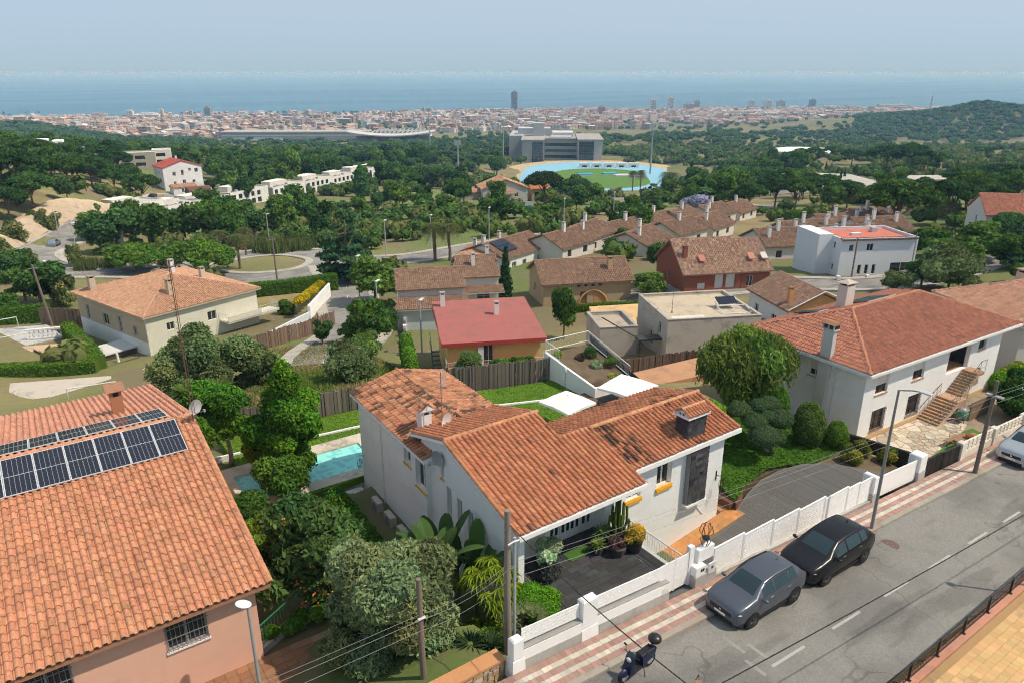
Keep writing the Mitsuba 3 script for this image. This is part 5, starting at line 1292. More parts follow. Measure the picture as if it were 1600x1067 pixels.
# ---------------------------------------------------------------- cars and scooter
def car(name, label, x, y, z, yaw, L, W, H, col, roof=True, glassroof=False, rails=True, rim=(.03, .03, .03), tilt=0.0, plate=True):
 """A five-door car; it points along +x of its frame before it is turned by yaw."""
 k = thing(name, label, 'car')
 F = (x, y, z, yaw)
 fx = np.array([0, .015, .05, .14, .255, .33, .41, .50, .62, .72, .82, .90, .955, .985, 1.0])
 zt = np.array([.50, .60, .645, .69, .73, .86, .955, .99, 1.0, .99, .96, .84, .69, .64, .55]) * H
 zb = np.array([.45, .54, .585, .63, .66, .665, .67, .68, .69, .70, .71, .71, .66, .61, .5]) * H
 wb = np.array([.70, .84, .93, .985, 1, 1, 1, 1, 1, 1, 1, .98, .94, .90, .82]) * W / 2
 wt = np.array([.62, .72, .80, .84, .83, .76, .70, .69, .69, .685, .67, .70, .76, .78, .72]) * W / 2
 low = np.array([.22, .17, .15, .14, .14, .14, .14, .14, .14, .14, .14, .15, .17, .2, .24]) * H
 rows = []
 for i in range(15):
  xx = L / 2 - fx[i] * L
  zt_, zb_ = zt[i], min(zb[i], zt[i] - .01)
  rows.append([(xx, wb[i] * .93, low[i]), (xx, wb[i] * .99, low[i] + .14 * H), (xx, wb[i] * 1.0, (low[i] + zb_) * .55), (xx, wb[i] * .955, zb_), (xx, wt[i] + .0 * W, zt_ - .035), (xx, wt[i] * .8, zt_ - .003), (xx, 0, zt_ + .012)])
 P = np.array(rows)
 full = np.concatenate([P, P[:, -2::-1] * (1, -1, 1)], 1)
 n, c = full.shape[:2]
 q = [(i * c + j, (i + 1) * c + j, (i + 1) * c + j + 1, i * c + j + 1) for i in range(n - 1) for j in range(c - 1)]
 q += [((i + 1) * c, i * c, i * c + c - 1, (i + 1) * c + c - 1) for i in range(n - 1)]
 v = full.reshape(-1, 3)
 m = Mesh(F).add(v, q, col)
 for e in (0, n - 1):
  cen = full[e].mean(0)
  m.add(np.vstack([full[e], cen]), [(j, (j + 1) % c, c) if e else ((j + 1) % c, j, c) for j in range(c)], col)
 body = part(k, 'body', m, 'car_paint', 50)
 def cell(m, i0, i1, j0, j1, sh, out=.006, co=(.01, .02, .02)):
  a_, b_, c_, d_ = full[i0, j0], full[i1, j0], full[i1, j1], full[i0, j1]
  cen = (a_ + b_ + c_ + d_) / 4
  nn = np.cross(b_ - a_, d_ - a_)
  nn /= np.linalg.norm(nn)
  if np.dot(nn, cen - (cen[0], 0, H * .45)) < 0:
   nn = -nn
  N = 5
  g0 = []
  for s in np.linspace(0, 1, N):
   ii = i0 + (i1 - i0) * s
   lo, hi = int(math.floor(ii)), min(int(math.floor(ii)) + 1, n - 1)
   fr_ = ii - lo
   for t in np.linspace(0, 1, N):
    jj = j0 + (j1 - j0) * t
    l2, h2 = int(math.floor(jj)), min(int(math.floor(jj)) + 1, c - 1)
    f2 = jj - l2
    g0.append(((full[lo, l2] * (1 - f2) + full[lo, h2] * f2) * (1 - fr_) + (full[hi, l2] * (1 - f2) + full[hi, h2] * f2) * fr_))
  g0 = np.array(g0)
  g0 = g0 + (cen - g0) * sh + nn * out
  m.add(g0, [(a2 * N + b2, (a2 + 1) * N + b2, (a2 + 1) * N + b2 + 1, a2 * N + b2 + 1) for a2 in range(N - 1) for b2 in range(N - 1)], co)
 m = Mesh(F); cell(m, 4, 6, 4, 8, .05); part(k, 'windscreen', m, 'car_glass', True)
 m = Mesh(F); cell(m, 10, 12, 4, 8, .08); part(k, 'rear_window', m, 'car_glass', True)
 for j0, j1 in ((3, 4), (9, 8)):
  for i0, i1 in ((5, 7), (7, 9), (9, 10)):
   m = Mesh(F); cell(m, i0, i1, min(j0, j1), max(j0, j1), .09); part(k, 'side_window', m, 'car_glass', True)
 if glassroof:
  m = Mesh(F); cell(m, 6, 9, 4, 8, .22, .01); part(k, 'sunroof', m, 'car_glass', True)
 sgn = (1, -1)
 for s in sgn:
  for xx in (L * .5 - .195 * L, L * .5 - .80 * L):
   yw = s * W / 2
   m = Mesh(F).tube([(xx, yw * .80, .33), (xx, yw + s * .004, .33)], .40, (.012, .012, .012), 22)
   part(body, 'wheel_arch', m)
   wq = part(k, 'wheel', Mesh(F).tube([(xx, yw * .78, .325), (xx, yw + s * .012, .325), (xx, yw + s * .018, .325)], [.33, .33, .3], (.018, .018, .018), 22))
   m = Mesh(F).tube([(xx, yw + s * .008, .325), (xx, yw + s * .021, .325)], .225, np.array(rim) * .6, 18)
   for t in np.arange(0, 6.28, 1.2566):
    m.tube([(xx, yw + s * .026, .325), (xx + .21 * math.cos(t), yw + s * .026, .325 + .21 * math.sin(t))], [.035, .028], np.array(rim) * 1.6, 5)
   part(wq, 'rim', m, 'satin')
  part(k, 'mirror', Mesh(F).ball((L / 2 - .315 * L, s * (W / 2 + .1), .68 * H), (.09, .12, .08), col, 2), 'car_paint', True)
  part(k, 'headlight', Mesh(F).ball((L / 2 - .05 * L, s * W * .37, .52 * H), (.16, .16, .055), (.5, .52, .54), 2), 'satin', True)
  part(k, 'tail_light', Mesh(F).ball((-L / 2 + .03 * L, s * W * .37, .6 * H), (.1, .14, .07), (.2, .01, .01), 2), 'satin', True)
  part(k, 'sill', Mesh(F).box(-L * .28, L * .24, s * W * .465 - .03, s * W * .465 + .03, .19, .3, (.02, .02, .02)))
  for hx in (.05, -.2):
   part(k, 'door_handle', Mesh(F).box(hx * L - .1, hx * L + .1, s * W * .487 - .012, s * W * .487 + .012, .60 * H - .015, .60 * H + .015, (.35, .36, .38)), 'chrome')
  if rails:
   part(k, 'roof_rail', Mesh(F).tube([(L / 2 - .40 * L, s * W * .345, .955 * H), (L / 2 - .55 * L, s * W * .345, 1.005 * H), (L / 2 - .80 * L, s * W * .34, .96 * H)], .022, (.02, .02, .022), 6), 'satin')
 part(k, 'grille', Mesh(F).box(L / 2 - .06, L / 2 + .012, -W * .27, W * .27, .40 * H, .50 * H, (.012, .012, .012)), 'satin')
 part(k, 'bumper_intake', Mesh(F).box(L / 2 - .08, L / 2 + .002, -W * .33, W * .33, .19 * H, .29 * H, (.015, .015, .015)))
 if plate:
  part(k, 'number_plate', Mesh(F).box(L / 2 + .013, L / 2 + .03, -.26, .26, .335 * H, .395 * H, (.75, .75, .75)))
 part(k, 'badge', Mesh(F).box(L / 2 + .013, L / 2 + .022, -.05, .05, .435 * H, .475 * H, (.45, .4, .35)), 'chrome')
 part(k, 'aerial_fin', Mesh(F).hexa([(-L * .27, -.03, .985 * H), (-L * .24, -.03, .985 * H), (-L * .24, .03, .985 * H), (-L * .27, .03, .985 * H)], [(-L * .275, -.005, 1.03 * H), (-L * .265, -.005, 1.03 * H), (-L * .265, .005, 1.03 * H), (-L * .275, .005, 1.03 * H)], col), 'car_paint')
 return k
car('parked_car', 'slate grey suv with a glass roof parked at the front of the two', 22.25, 14.28, float(street_z(22.3)) + .06, 180, 4.42, 1.86, 1.62, (.10, .115, .145), glassroof=True)
car('parked_car', 'glossy black suv parked behind the slate grey suv', 27.45, 14.38, float(street_z(27.5)) + .06, 180, 4.85, 1.98, 1.66, (.006, .006, .008), rails=False, plate=False)
car('parked_car', 'silver suv parked in the corner by the pierced block wall', 48.9, 14.35, float(street_z(48.9)) + .06, 180, 4.75, 1.95, 1.74, (.42, .45, .48), rim=(.3, .3, .3))
# scooter
k = thing('scooter', 'dark blue motor scooter with a black top case parked at the kerb', 'scooter')
F = (15.32, 14.02, float(street_z(15.3)), 180 + 4)
nv, bk = (.012, .02, .075), (.015, .015, .016)
for x in (.68, -.62):
 wq = part(k, 'wheel', Mesh(F).tube([(x, -.06, .26), (x, .06, .26)], .27, bk, 18))
 part(wq, 'rim', Mesh(F).tube([(x, -.065, .26), (x, .065, .26)], .17, (.3, .3, .32), 14), 'satin')
part(k, 'front_fairing', Mesh(F).hexa([(.42, -.2, .32), (.62, -.2, .35), (.62, .2, .35), (.42, .2, .32)], [(.36, -.17, .95), (.47, -.15, .98), (.47, .15, .98), (.36, .17, .95)], nv), 'car_paint')
part(k, 'mudguard', Mesh(F).ball((.68, 0, .4), (.27, .1, .18), nv, 2), 'car_paint', True)
part(k, 'footboard', Mesh(F).box(-.1, .45, -.2, .2, .3, .38, bk, .02))
part(k, 'rear_body', Mesh(F).hexa([(-.75, -.14, .45), (-.05, -.2, .36), (-.05, .2, .36), (-.75, .14, .45)], [(-.85, -.12, .72), (-.08, -.15, .72), (-.08, .15, .72), (-.85, .12, .72)], nv), 'car_paint')
part(k, 'saddle', Mesh(F).box(-.72, -.02, -.15, .15, .721, .82, bk, .04), 'satin')
part(k, 'top_case', Mesh(F).ball((-.85, 0, 1.02), (.24, .25, .17), bk, 3), 'satin', True)
part(k, 'headlight', Mesh(F).ball((.47, 0, .86), (.08, .12, .09), (.6, .62, .65), 2), 'satin', True)
part(k, 'handlebar', Mesh(F).tube([(.36, -.34, 1.02), (.4, 0, 1.0), (.36, .34, 1.02)], .022, bk, 6), 'satin')
part(k, 'windshield', Mesh(F).hexa([(.44, -.16, .97), (.47, -.16, .97), (.47, .16, .97), (.44, .16, .97)], [(.36, -.12, 1.12), (.375, -.12, 1.12), (.375, .12, 1.12), (.36, .12, 1.12)], (.05, .06, .07)), 'car_glass')
for s in (-1, 1):
 part(k, 'mirror', Mesh(F).tube([(.36, s * .25, 1.02), (.34, s * .32, 1.22)], .008, bk, 4).ball((.34, s * .33, 1.24), (.03, .08, .05), bk, 1))
part(k, 'exhaust', Mesh(F).tube([(-.25, -.22, .3), (-.8, -.24, .36)], [.05, .065], (.4, .4, .42), 8), 'satin')
part(k, 'stand', Mesh(F).tube([(-.1, .2, .3), (-.05, .32, .0)], .015, bk, 5))
# ---------------------------------------------------------------- houses down the hill
brownt = [(.30, .185, .125), (.26, .155, .105), (.36, .24, .165), (.22, .14, .10)]
mixt = [(.33, .19, .13), (.52, .38, .28), (.26, .14, .10), (.42, .27, .19)]
tant = [(.50, .28, .175), (.55, .33, .21), (.46, .25, .155), (.58, .36, .24)]

def fr(F, x, y, z=0.0):
 a = math.radians(F[3])
 return np.array([F[0] + x * math.cos(a) - y * math.sin(a), F[1] + x * math.sin(a) + y * math.cos(a), F[2] + z])

KEEP = []

def house(name, label, F, L, W, zb, ze, roof='gx', rise=1.8, wall=(.7, .7, .68), cols=brownt, wins=(), chims=(), over=.4, lichen=.15, cat='house', group=None, pitch=.27, course=.42, seg=3, wallmat='plaster', sill=None, frame=(.6, .6, .58), gable=None, fine=True, tiles=True, flatcol=(.45, .4, .33)):
 """wins: (face, s, z, w, h, style); chims: (x, y, height over the roof, width, colour). The frame's first corner is the wall corner, z counts from 0."""
 k = thing(name, label, cat, group)
 KEEP.append((*fr(F, L / 2, W / 2)[:2], math.hypot(L, W) / 2 + 1.5))
 a = math.radians(F[3])
 ex, ey = np.array([math.cos(a), math.sin(a), 0]), np.array([-math.sin(a), math.cos(a), 0])
 holes = {f: [] for f in 'SENW'}
 for (f, s, z, w_, h_, st) in wins:
  holes[f].append((s, z, w_, h_))
 t = .25
 start = {'S': (fr(F, 0, 0), ex, L), 'E': (fr(F, L, t), ey, W - 2 * t), 'N': (fr(F, L, W), -ex, L), 'W': (fr(F, 0, W - t), -ey, W - 2 * t)}
 m = Mesh()
 top = ze - .12
 for f, (p, d, ln) in start.items():
  out = [(0, zb), (ln, zb), (ln, top), (0, top)]
  if roof == 'gx' and f in 'EW':
   out = [(0, zb), (ln, zb), (ln, top), (ln / 2, top + rise * .93), (0, top)]
  if roof == 'gy' and f in 'SN':
   out = [(0, zb), (ln, zb), (ln, top), (ln / 2, top + rise * .93), (0, top)]
  if roof == 'flat':
   out = [(0, zb), (ln, zb), (ln, ze + rise), (0, ze + rise)]
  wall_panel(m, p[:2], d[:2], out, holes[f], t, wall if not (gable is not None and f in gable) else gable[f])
 wk = part(k, 'wall', m, wallmat)
 for (f, s, z, w_, h_, st) in wins:
  p, d, ln = start[f]
  if st == 'door':
   G = (p[0], p[1], 0, math.degrees(math.atan2(d[1], d[0])))
   part(k, 'door', Mesh(G).box(s, s + w_, .1, .16, z, z + h_, frame if frame[0] < .5 else (.2, .11, .06)), 'satin')
  else:
   add_window(k, p, d, s, z, w_, h_, .12, st, frame, sill, fine=fine)
 FE = (F[0], F[1], F[2], F[3])
 o = over
 if roof == 'gx' or roof == 'gy':
  if roof == 'gx':
   A, ax, ay, LL, WW = fr(F, -o, -o), ex, ey, L + 2 * o, W + 2 * o
  else:
   A, ax, ay, LL, WW = fr(F, L + o, -o), ey, -ex, W + 2 * o, L + 2 * o
  h = rise * (WW / (WW - 2 * o))
  ed = ze - rise * (2 * o / max(WW - 2 * o, 1))
  Pp = lambda x, y, z: A + ax * x + ay * y + np.array([0, 0, z])
  m = Mesh()
  for y0, y1 in ((0, WW / 2), (WW, WW / 2)):
   lo = [Pp(0, y0, ed - .12), Pp(LL, y0, ed - .12), Pp(LL, y1, ed + h - .12), Pp(0, y1, ed + h - .12)]
   m.hexa(lo, [q + (0, 0, .12) for q in lo], np.array(cols).mean(0) if tiles else cols[0])
  rk = part(k, 'roof', m, 'plaster')
  sl = math.hypot(WW / 2, h)
  if tiles:
   ts = tile_courses(Pp(0, 0, ed), ax, (ay * (WW / 2) + np.array([0, 0, h])) / sl, LL, sl, pitch, course, cols, lichen, seg=seg)
   ts += tile_courses(Pp(LL, WW, ed), -ax, (-ay * (WW / 2) + np.array([0, 0, h])) / sl, LL, sl, pitch, course, cols, lichen, seg=seg)
   lay_tiles(rk, ts)
   m, uv = Mesh(), []
   ridge_tiles(m, Pp(0, WW / 2, ed + h + .06), Pp(LL, WW / 2, ed + h + .06), .11, .45, np.array(cols[0]) * 1.1, uv, lichen)
   part(rk, 'ridge_tile_row', m, 'rooftile', stuff=True, uv=uv)
  zr = lambda x, y: ed + h * (1 - abs(((y + o) if roof == 'gx' else (x + o)) - WW / 2) / (WW / 2))
 elif roof == 'hip':
  hip_roof(k, (*fr(F, -o, -o), F[3]), L + 2 * o, W + 2 * o, ze - F[2], rise, cols, pitch, course, lichen, seg, wall, np.array(cols[0]) * 1.1)
  mn = min(L, W) / 2 + o
  zr = lambda x, y: ze + rise * min(min(x + o, L + o - x), min(y + o, W + o - y)) / mn
 elif roof == 'flat':
  part(k, 'roof', Mesh(FE).box(.25, L - .25, .25, W - .25, ze - .2 - F[2], ze - F[2], flatcol), 'concrete')
  part(k, 'coping', Mesh(FE).box(-.05, L + .05, -.05, .28, ze + rise, ze + rise + .06, np.array(wall) * .9).box(-.05, L + .05, W - .28, W + .05, ze + rise, ze + rise + .06, np.array(wall) * .9)
    .box(-.05, .28, .281, W - .281, ze + rise, ze + rise + .06, np.array(wall) * .9).box(L - .28, L + .05, .281, W - .281, ze + rise, ze + rise + .06, np.array(wall) * .9), 'concrete')
  zr = lambda x, y: ze
 elif roof == 'mono':
  m = Mesh(FE).hexa([(-o, -o, ze - .25), (L + o, -o, ze - .25), (L + o, W + o, ze + rise - .25), (-o, W + o, ze + rise - .25)], [(-o, -o, ze), (L + o, -o, ze), (L + o, W + o, ze + rise), (-o, W + o, ze + rise)], cols[0])
  part(k, 'roof', m, 'concrete')
  zr = lambda x, y: ze + rise * (y + o) / (W + 2 * o)
 for (x, y, hh, wd, col) in chims:
  zz = zr(x, y)
  chimney(k, x, y, zz - .5, zz + hh, wd, wd, col, FE, 'slab', np.asarray(col) * .45)
 return k

def balcony(parent, F, x0, x1, y0, y1, z, col, glass=False, h=1.0):
 b = part(parent, 'balcony', Mesh(F).box(x0, x1, y0, y1, z - .22, z, col), 'plaster')
 m = Mesh(F)
 for a_, b_ in (((x0, y0), (x1, y0)), ((x0, y0), (x0, y1)), ((x1, y0), (x1, y1))):
  L_ = math.hypot(b_[0] - a_[0], b_[1] - a_[1])
  for zz in (z + h, z + .1):
   m.tube([(*a_, zz), (*b_, zz)], .025, (.55, .56, .56), 5)
  for t in np.linspace(0, 1, max(2, int(L_ / .16))):
   p = np.array(a_) * (1 - t) + np.array(b_) * t
   m.tube([(*p, z), (*p, z + h)], .012, (.55, .56, .56), 4)
 part(b, 'railing', m, 'satin', stuff=True)

# big tan house, left
F = (11.9, 92.9, 0, 18)
BE = (.50, .40, .29)
k = house('tan_house', 'large beige house with a hipped tan tile roof and a white ground floor', F, 15.4, 17.6, -13.5, -6.95, 'hip', 2.75, BE, tant,
   [('W', 2.0, -10.2, .9, 2.0, 'plain'), ('W', 6.4, -10.0, 1.5, 1.5, 'plain'), ('W', 10.4, -10.2, .9, 2.1, 'plain'), ('W', 14, -10, .9, 1.3, 'plain'), ('W', 3.2, -13.0, 1.0, 1.9, 'door'), ('W', 8.8, -12.6, 1.6, 1.4, 'plain'), ('S', 8.0, -9.6, 1.2, 1.2, 'plain'), ('S', 2.5, -9.4, 1.0, 1.0, 'plain')],
   [(1.2, 15.2, 1.5, .75, (.55, .45, .34)), (5.2, 3.0, 1.6, .7, (.55, .44, .31)), (9.3, 9.6, 1.3, .6, (.75, .75, .74)), (11.5, 6.0, 1.1, .6, (.6, .5, .4))], .5, .1, gable={'S': (.66, .64, .54)})
part(k, 'ground_floor', Mesh(F).box(-.04, -.005, .05, 17.5, -13.4, -10.3, (.74, .74, .73)), 'plaster', label='white painted ground floor')
for z in (-9.9, -12.9):
 balcony(k, F, 9.6, 17.4, -1.9, .0, z, (.62, .58, .5))
 part(k, 'parapet', Mesh(F).box(9.6, 14.6, -1.98, -1.91, z, z + .75, (.66, .63, .54)), 'plaster')
k = thing('paved_yard', 'walled yard with dark screens and a tiled edge below the beige house', 'yard')
part(k, 'slab', Mesh(F).box(-7.5, -.1, 1.0, 17, -14.6, -13.35, (.33, .32, .3)), 'concrete')
part(k, 'porch', Mesh(F).box(-4.6, -.1, 3.2, 6.8, -13.35, -11.4, (.1, .07, .055)).box(-4.8, -.1, 3.0, 7, -11.4, -11.25, (.55, .55, .54)), 'plaster')
part(k, 'screen', Mesh(F).box(-7.6, -7.5, 2, 14, -13.4, -11.9, (.09, .07, .055)).box(-7.5, -1, .9, 1.0, -13.4, -11.9, (.09, .07, .055)))
part(k, 'edge', Mesh(F).box(-7.5, 1.0, -.8, .3, -14, -12.5, (.6, .48, .38)), 'concrete')
single('closed_parasol', 'folded white parasol standing in the yard beside the beige house', 'parasol', Mesh(F).tube([(-3.2, 1.6, -13.3), (-3.2, 1.6, -12.6), (-3.2, 1.6, -11.0), (-3.2, 1.6, -10.7)], [.03, .22, .14, .02], (.74, .74, .72), 8))

# red metal roof house
F = (33.2, 58.0, 0, -24.8)
YE = (.62, .42, .17)
k = house('yellow_house', 'yellow two storey house under a broad flat red metal roof', F, 9.3, 10.6, -9.6, -4.1, 'mono', .75, YE, [(.37, .125, .11)],
   [('S', 3.55, -6.65, 1.0, 2.05, 'plain'), ('S', 6.4, -9.2, 2.0, .8, 'plain'), ('W', 4.0, -6.0, 1.2, 1.2, 'plain')],
   [(5.9, 6.4, 1.15, .5, (.7, .68, .66)), (.5, 9.6, 1.3, .5, (.72, .7, .68))], .55)
part(k, 'fascia', Mesh(F).box(-.6, 9.9, -.62, -.555, -4.45, -4.05, (.40, .06, .05)).box(-.62, -.555, -.55, 11.2, -4.2, -3.9, (.42, .07, .06)), 'satin')
part(k, 'shutter', Mesh(F).box(2.95, 3.5, -.5, -.46, -6.6, -4.65, (.72, .74, .74)), 'satin')
balcony(k, F, -.2, 9.6, -1.3, -.001, -6.75, (.42, .17, .1))
part(k, 'balcony_face', Mesh(F).box(-.25, 9.65, -1.36, -1.31, -7.05, -6.7, (.44, .15, .09)), 'plaster')
part(k, 'awning', Mesh(F).hexa([(5.2, -2.3, -7.25), (9.2, -2.3, -7.25), (9.2, -1.31, -7.1), (5.2, -1.31, -7.1)], [(5.2, -2.3, -7.2), (9.2, -2.3, -7.2), (9.2, -1.31, -7.05), (5.2, -1.31, -7.05)], (.75, .74, .7)))
s_ = thing('metal_stair', 'dark metal stair on the left side of the yellow house', 'stair')
for i in range(9):
 part(s_, 'step', Mesh(F).box(-1.3, -.45, 1.0 + i * .36, 1.4 + i * .36, -9.2 + i * .33, -9.12 + i * .33, (.06, .05, .05)), 'satin')
part(s_, 'stringer', Mesh(F).tube([(-1.3, 1, -9.0), (-1.3, 4.3, -6.1), (-1.3, 6.0, -6.1)], .05, (.05, .04, .04), 5).tube([(-1.3, 1, -8.0), (-1.3, 4.3, -5.1), (-1.3, 6.0, -5.1)], .03, (.05, .04, .04), 5), 'satin')

# stepped brown roof pair
F = (40.6, 83.3, 0, -25)
GW = (.56, .58, .58)
k = house('stepped_house', 'pale grey house with two tiers of brown tiled roof behind the yellow house', F, 8.6, 9.5, -13.4, -6.1, 'gx', 1.5, GW, brownt, [('S', 1.2, -12.3, 1.4, 1.1, 'plain')], [], .3)
def pent(parent, F, x0, x1, y0, y1, z0, z1, cols):
 m = Mesh(F).hexa([(x0, y0, z0 - .15), (x1, y0, z0 - .15), (x1, y1, z1 - .15), (x0, y1, z1 - .15)], [(x0, y0, z0), (x1, y0, z0), (x1, y1, z1), (x0, y1, z1)], (.5, .48, .45))
 rk = part(parent, 'pent_roof', m, 'plaster')
 a = math.radians(F[3])
 ex, ey = np.array([math.cos(a), math.sin(a), 0]), np.array([-math.sin(a), math.cos(a), 0])
 d = math.hypot(y1 - y0, z1 - z0)
 lay_tiles(rk, tile_courses(fr(F, x0, y0, z0 - F[2]), ex, (ey * (y1 - y0) + np.array([0, 0, z1 - z0])) / d, x1 - x0, d, .27, .42, cols, .2, seg=3))
pent(k, F, -.6, 9.0, -2.9, 0.0, -8.05, -7.2, brownt)
part(k, 'lower_wall', Mesh(F).box(-.2, 8.6, -2.5, -.02, -13.4, -8.1, (.50, .55, .57)).box(5.6, 8.6, -2.56, -2.5, -12.6, -11.2, (.06, .05, .05)), 'plaster')
F2 = (50.0, 83.4, 0, -25)
k = house('stepped_house', 'right hand house of the stepped pair with a white window front', F2, 5.4, 8.5, -13.4, -5.9, 'gx', 1.9, (.62, .62, .6), brownt, [('S', 2.4, -9.2, 1.8, .9, 'cross')], [(2.2, 2.2, 1.5, .5, (.68, .67, .65)), (4.6, 5.2, 1.3, .5, (.68, .67, .65))], .3)
pent(k, F2, -.5, 6.0, -1.9, 0.0, -7.75, -7.25, brownt)
# brown roofed house
F = (60.9, 78.6, 0, -23.8)
TA = (.42, .31, .19)
k = house('brown_house', 'tan house with a plain brown tiled roof and a small arched porch', F, 13.0, 9.0, -11.8, -7.45, 'gx', 2.2, TA, brownt,
   [('S', 4.9 + q * 1.05, -8.35, .6, .55, 'plain') for q in range(4)] + [('S', 5.4, -10.9, 1.0, 1.9, 'door'), ('W', 3, -10, 1.0, 1.2, 'plain')], [(10.4, 2.2, 1.5, .7, (.48, .33, .2))], .45)
part(k, 'porch_arch', Mesh(F).tube([(5.1 + 4.4 * t, -.06, -10.9 + 2.1 * math.sin(math.pi * t) ** .6 if 0 < t < 1 else -10.9) for t in np.linspace(0, 1, 15)], .16, (.52, .28, .13), 6), 'plaster')
part(k, 'porch_back', Mesh(F).box(7.4, 9.2, -.03, -.005, -10.9, -9.2, (.5, .25, .1)), 'plaster')
part(k, 'drainpipe', Mesh(F).tube([(4.2, -.08, -7.4), (4.2, -.08, -11)], .05, (.5, .5, .5), 6))
k = thing('garden_hedge', 'clipped hedge on a pale low wall before the brown roofed house', 'hedge')
part(k, 'wall', Mesh(F).box(.5, 17, -4.9, -4.6, -12.3, -10.9, (.5, .48, .44)), 'concrete')
# brick house
F = (77.5, 67.6, 0, -24.5)
BR = (.27, .085, .05)
k = house('brick_house', 'red brick house with a steep mottled tile roof in two levels', F, 8.6, 10.6, -10.4, -6.05, 'gx', 3.6, BR, mixt,
   [('S', 2.0, -8.6, 1.2, .9, 'shutter'), ('S', 4.6, -8.6, 1.3, 2.2, 'shutter'), ('S', 6.3, -8.6, 1.4, 2.2, 'shutter'), ('W', 3.5, -9, .5, 1.7, 'plain'), ('W', 4.8, -9, .5, 1.7, 'plain')], [(.8, 2.4, 1.3, .6, (.25, .09, .06))], .45, wallmat='concrete')
k2 = house('brick_house', 'lower right wing of the brick house with red roof lights', (*fr(F, 8.75, .1), F[3]), 4.4, 10.4, -10.4, -6.1, 'gx', 3.3, BR, mixt, [('S', .8, -8.6, 1.0, 1.6, 'plain')], [], .4, wallmat='concrete')
for (x, kk) in ((2.6, k), (10.2, k2), (12.2, k2)):
 y = 1.1
 zz = -6.05 + (y + .45) * .68 + .12
 part(kk, 'roof_light', Mesh(F).hexa([(x, y, zz), (x + .9, y, zz), (x + .9, y + 1, zz + .68), (x, y + 1, zz + .68)], [(x, y - .05, zz + .1), (x + .9, y - .05, zz + .1), (x + .9, y + .95, zz + .78), (x, y + .95, zz + .78)], (.42, .14, .1) if x < 12 else (.5, .46, .42)), 'satin')
# grey flat roofed house
F = (54.2, 49.0, 0, -26)
GR = (.46, .43, .38)
k = house('grey_house', 'plain grey rendered house with a flat sandy roof and a solar frame on it', F, 10.3, 9.4, -8.6, -3.75, 'flat', .28, GR, brownt,
   [('W', 6.6, -5.7, .7, 1.3, 'plain'), ('W', 4.0, -7.8, 1.2, 1.6, 'plain'), ('S', 9.1, -6.2, .9, .8, 'plain')], [], flatcol=(.50, .42, .31), wallmat='concrete')
sk = k + '__solar_rack'
part(sk, 'collector', Mesh(F).hexa([(7.0, 3.4, -3.2), (9.2, 3.4, -3.2), (9.2, 4.6, -2.75), (7.0, 4.6, -2.75)], [(7.0, 3.38, -3.12), (9.2, 3.38, -3.12), (9.2, 4.58, -2.67), (7.0, 4.58, -2.67)], (.1, .1, .1)), 'solar_cell')
m = Mesh(F)
for p0, p1 in [((6.8, 1.6, -3.65), (10, 1.6, -3.65)), ((6.8, 3.3, -3.3), (10, 3.3, -3.3)), ((6.8, 1.6, -3.65), (6.8, 3.3, -3.3)), ((8.4, 1.6, -3.65), (8.4, 3.3, -3.3)), ((10, 1.6, -3.65), (10, 3.3, -3.3)), ((6.9, 3.3, -3.7), (6.9, 4.6, -2.7)), ((9.3, 3.3, -3.7), (9.3, 4.6, -2.7))]:
 m.tube([p0, p1], .05, (.7, .7, .7), 5)
put(sk, m)
part(k, 'patch', Mesh(F).box(1.0, 4.6, .7, 1.9, -3.749, -3.742, (.66, .62, .55)), 'concrete')
single('tv_aerial', 'thin aerial on the near corner of the flat grey roof', 'aerial', Mesh(F).tube([(1.6, 3.1, -3.75), (1.6, 3.1, -3.4), (1.6, 3.1, -1.2)], [.1, .025, .02], (.1, .1, .1), 6))
k2 = house('grey_annex', 'small grey annex with a dark canopy joined to the flat roofed house', (*fr(F, -6.2, 3.4), -26), 4.2, 5.5, -9.2, -5.5, 'flat', .35, (.44, .41, .37), brownt, [('E', 1.6, -8.4, 1.0, 2.2, 'plain')], [], flatcol=(.42, .35, .27), wallmat='concrete')
part(k2, 'canopy', Mesh(F).box(-2.6, .9, 1.2, 2.6, -6.1, -5.9, (.04, .04, .042)).tube([(-2.4, 1.4, -6), (-2.4, 1.4, -8.6)], .06, (.04, .04, .04), 6).tube([(-6.1, 3.2, -3.9), (-2.5, 1.6, -5.9)], .07, (.04, .04, .04), 5), 'satin')
m = Mesh(F).box(-7, 10.5, -3.0, -.1, -9.4, -8.5, (.14, .14, .14)).box(-7, .2, -.1, 3.3, -9.4, -8.52, (.16, .155, .15))
struct('patio', m, 'concrete', False, 'dark paved yard beside the grey house')
# corner house with ribbed brown roof
F = (77.0, 56.2, 0, -114)
k = house('white_bungalow', 'white house with a ribbed brown roof and an ochre gable behind the red roofed villa', F, 9.2, 8.2, -9.8, -5.55, 'gx', 1.9, (.70, .71, .70), [(.30, .19, .135), (.26, .16, .115), (.34, .22, .16)],
   [('S', 1.6, -9.0, .9, 2.0, 'plain'), ('S', 5.6, -8.6, 1.1, 1.5, 'plain'), ('E', 5.2, -6.4, .8, .9, 'cross')], [(7.7, .9, 1.6, .55, (.58, .30, .13))], .35, pitch=.4, gable={'E': (.58, .33, .14)})
part(k, 'verge', Mesh(F).tube([(9.7, -.4, -5.5), (9.7, 4.1, -3.45), (9.7, 8.6, -5.5)], .07, (.68, .68, .67), 5))
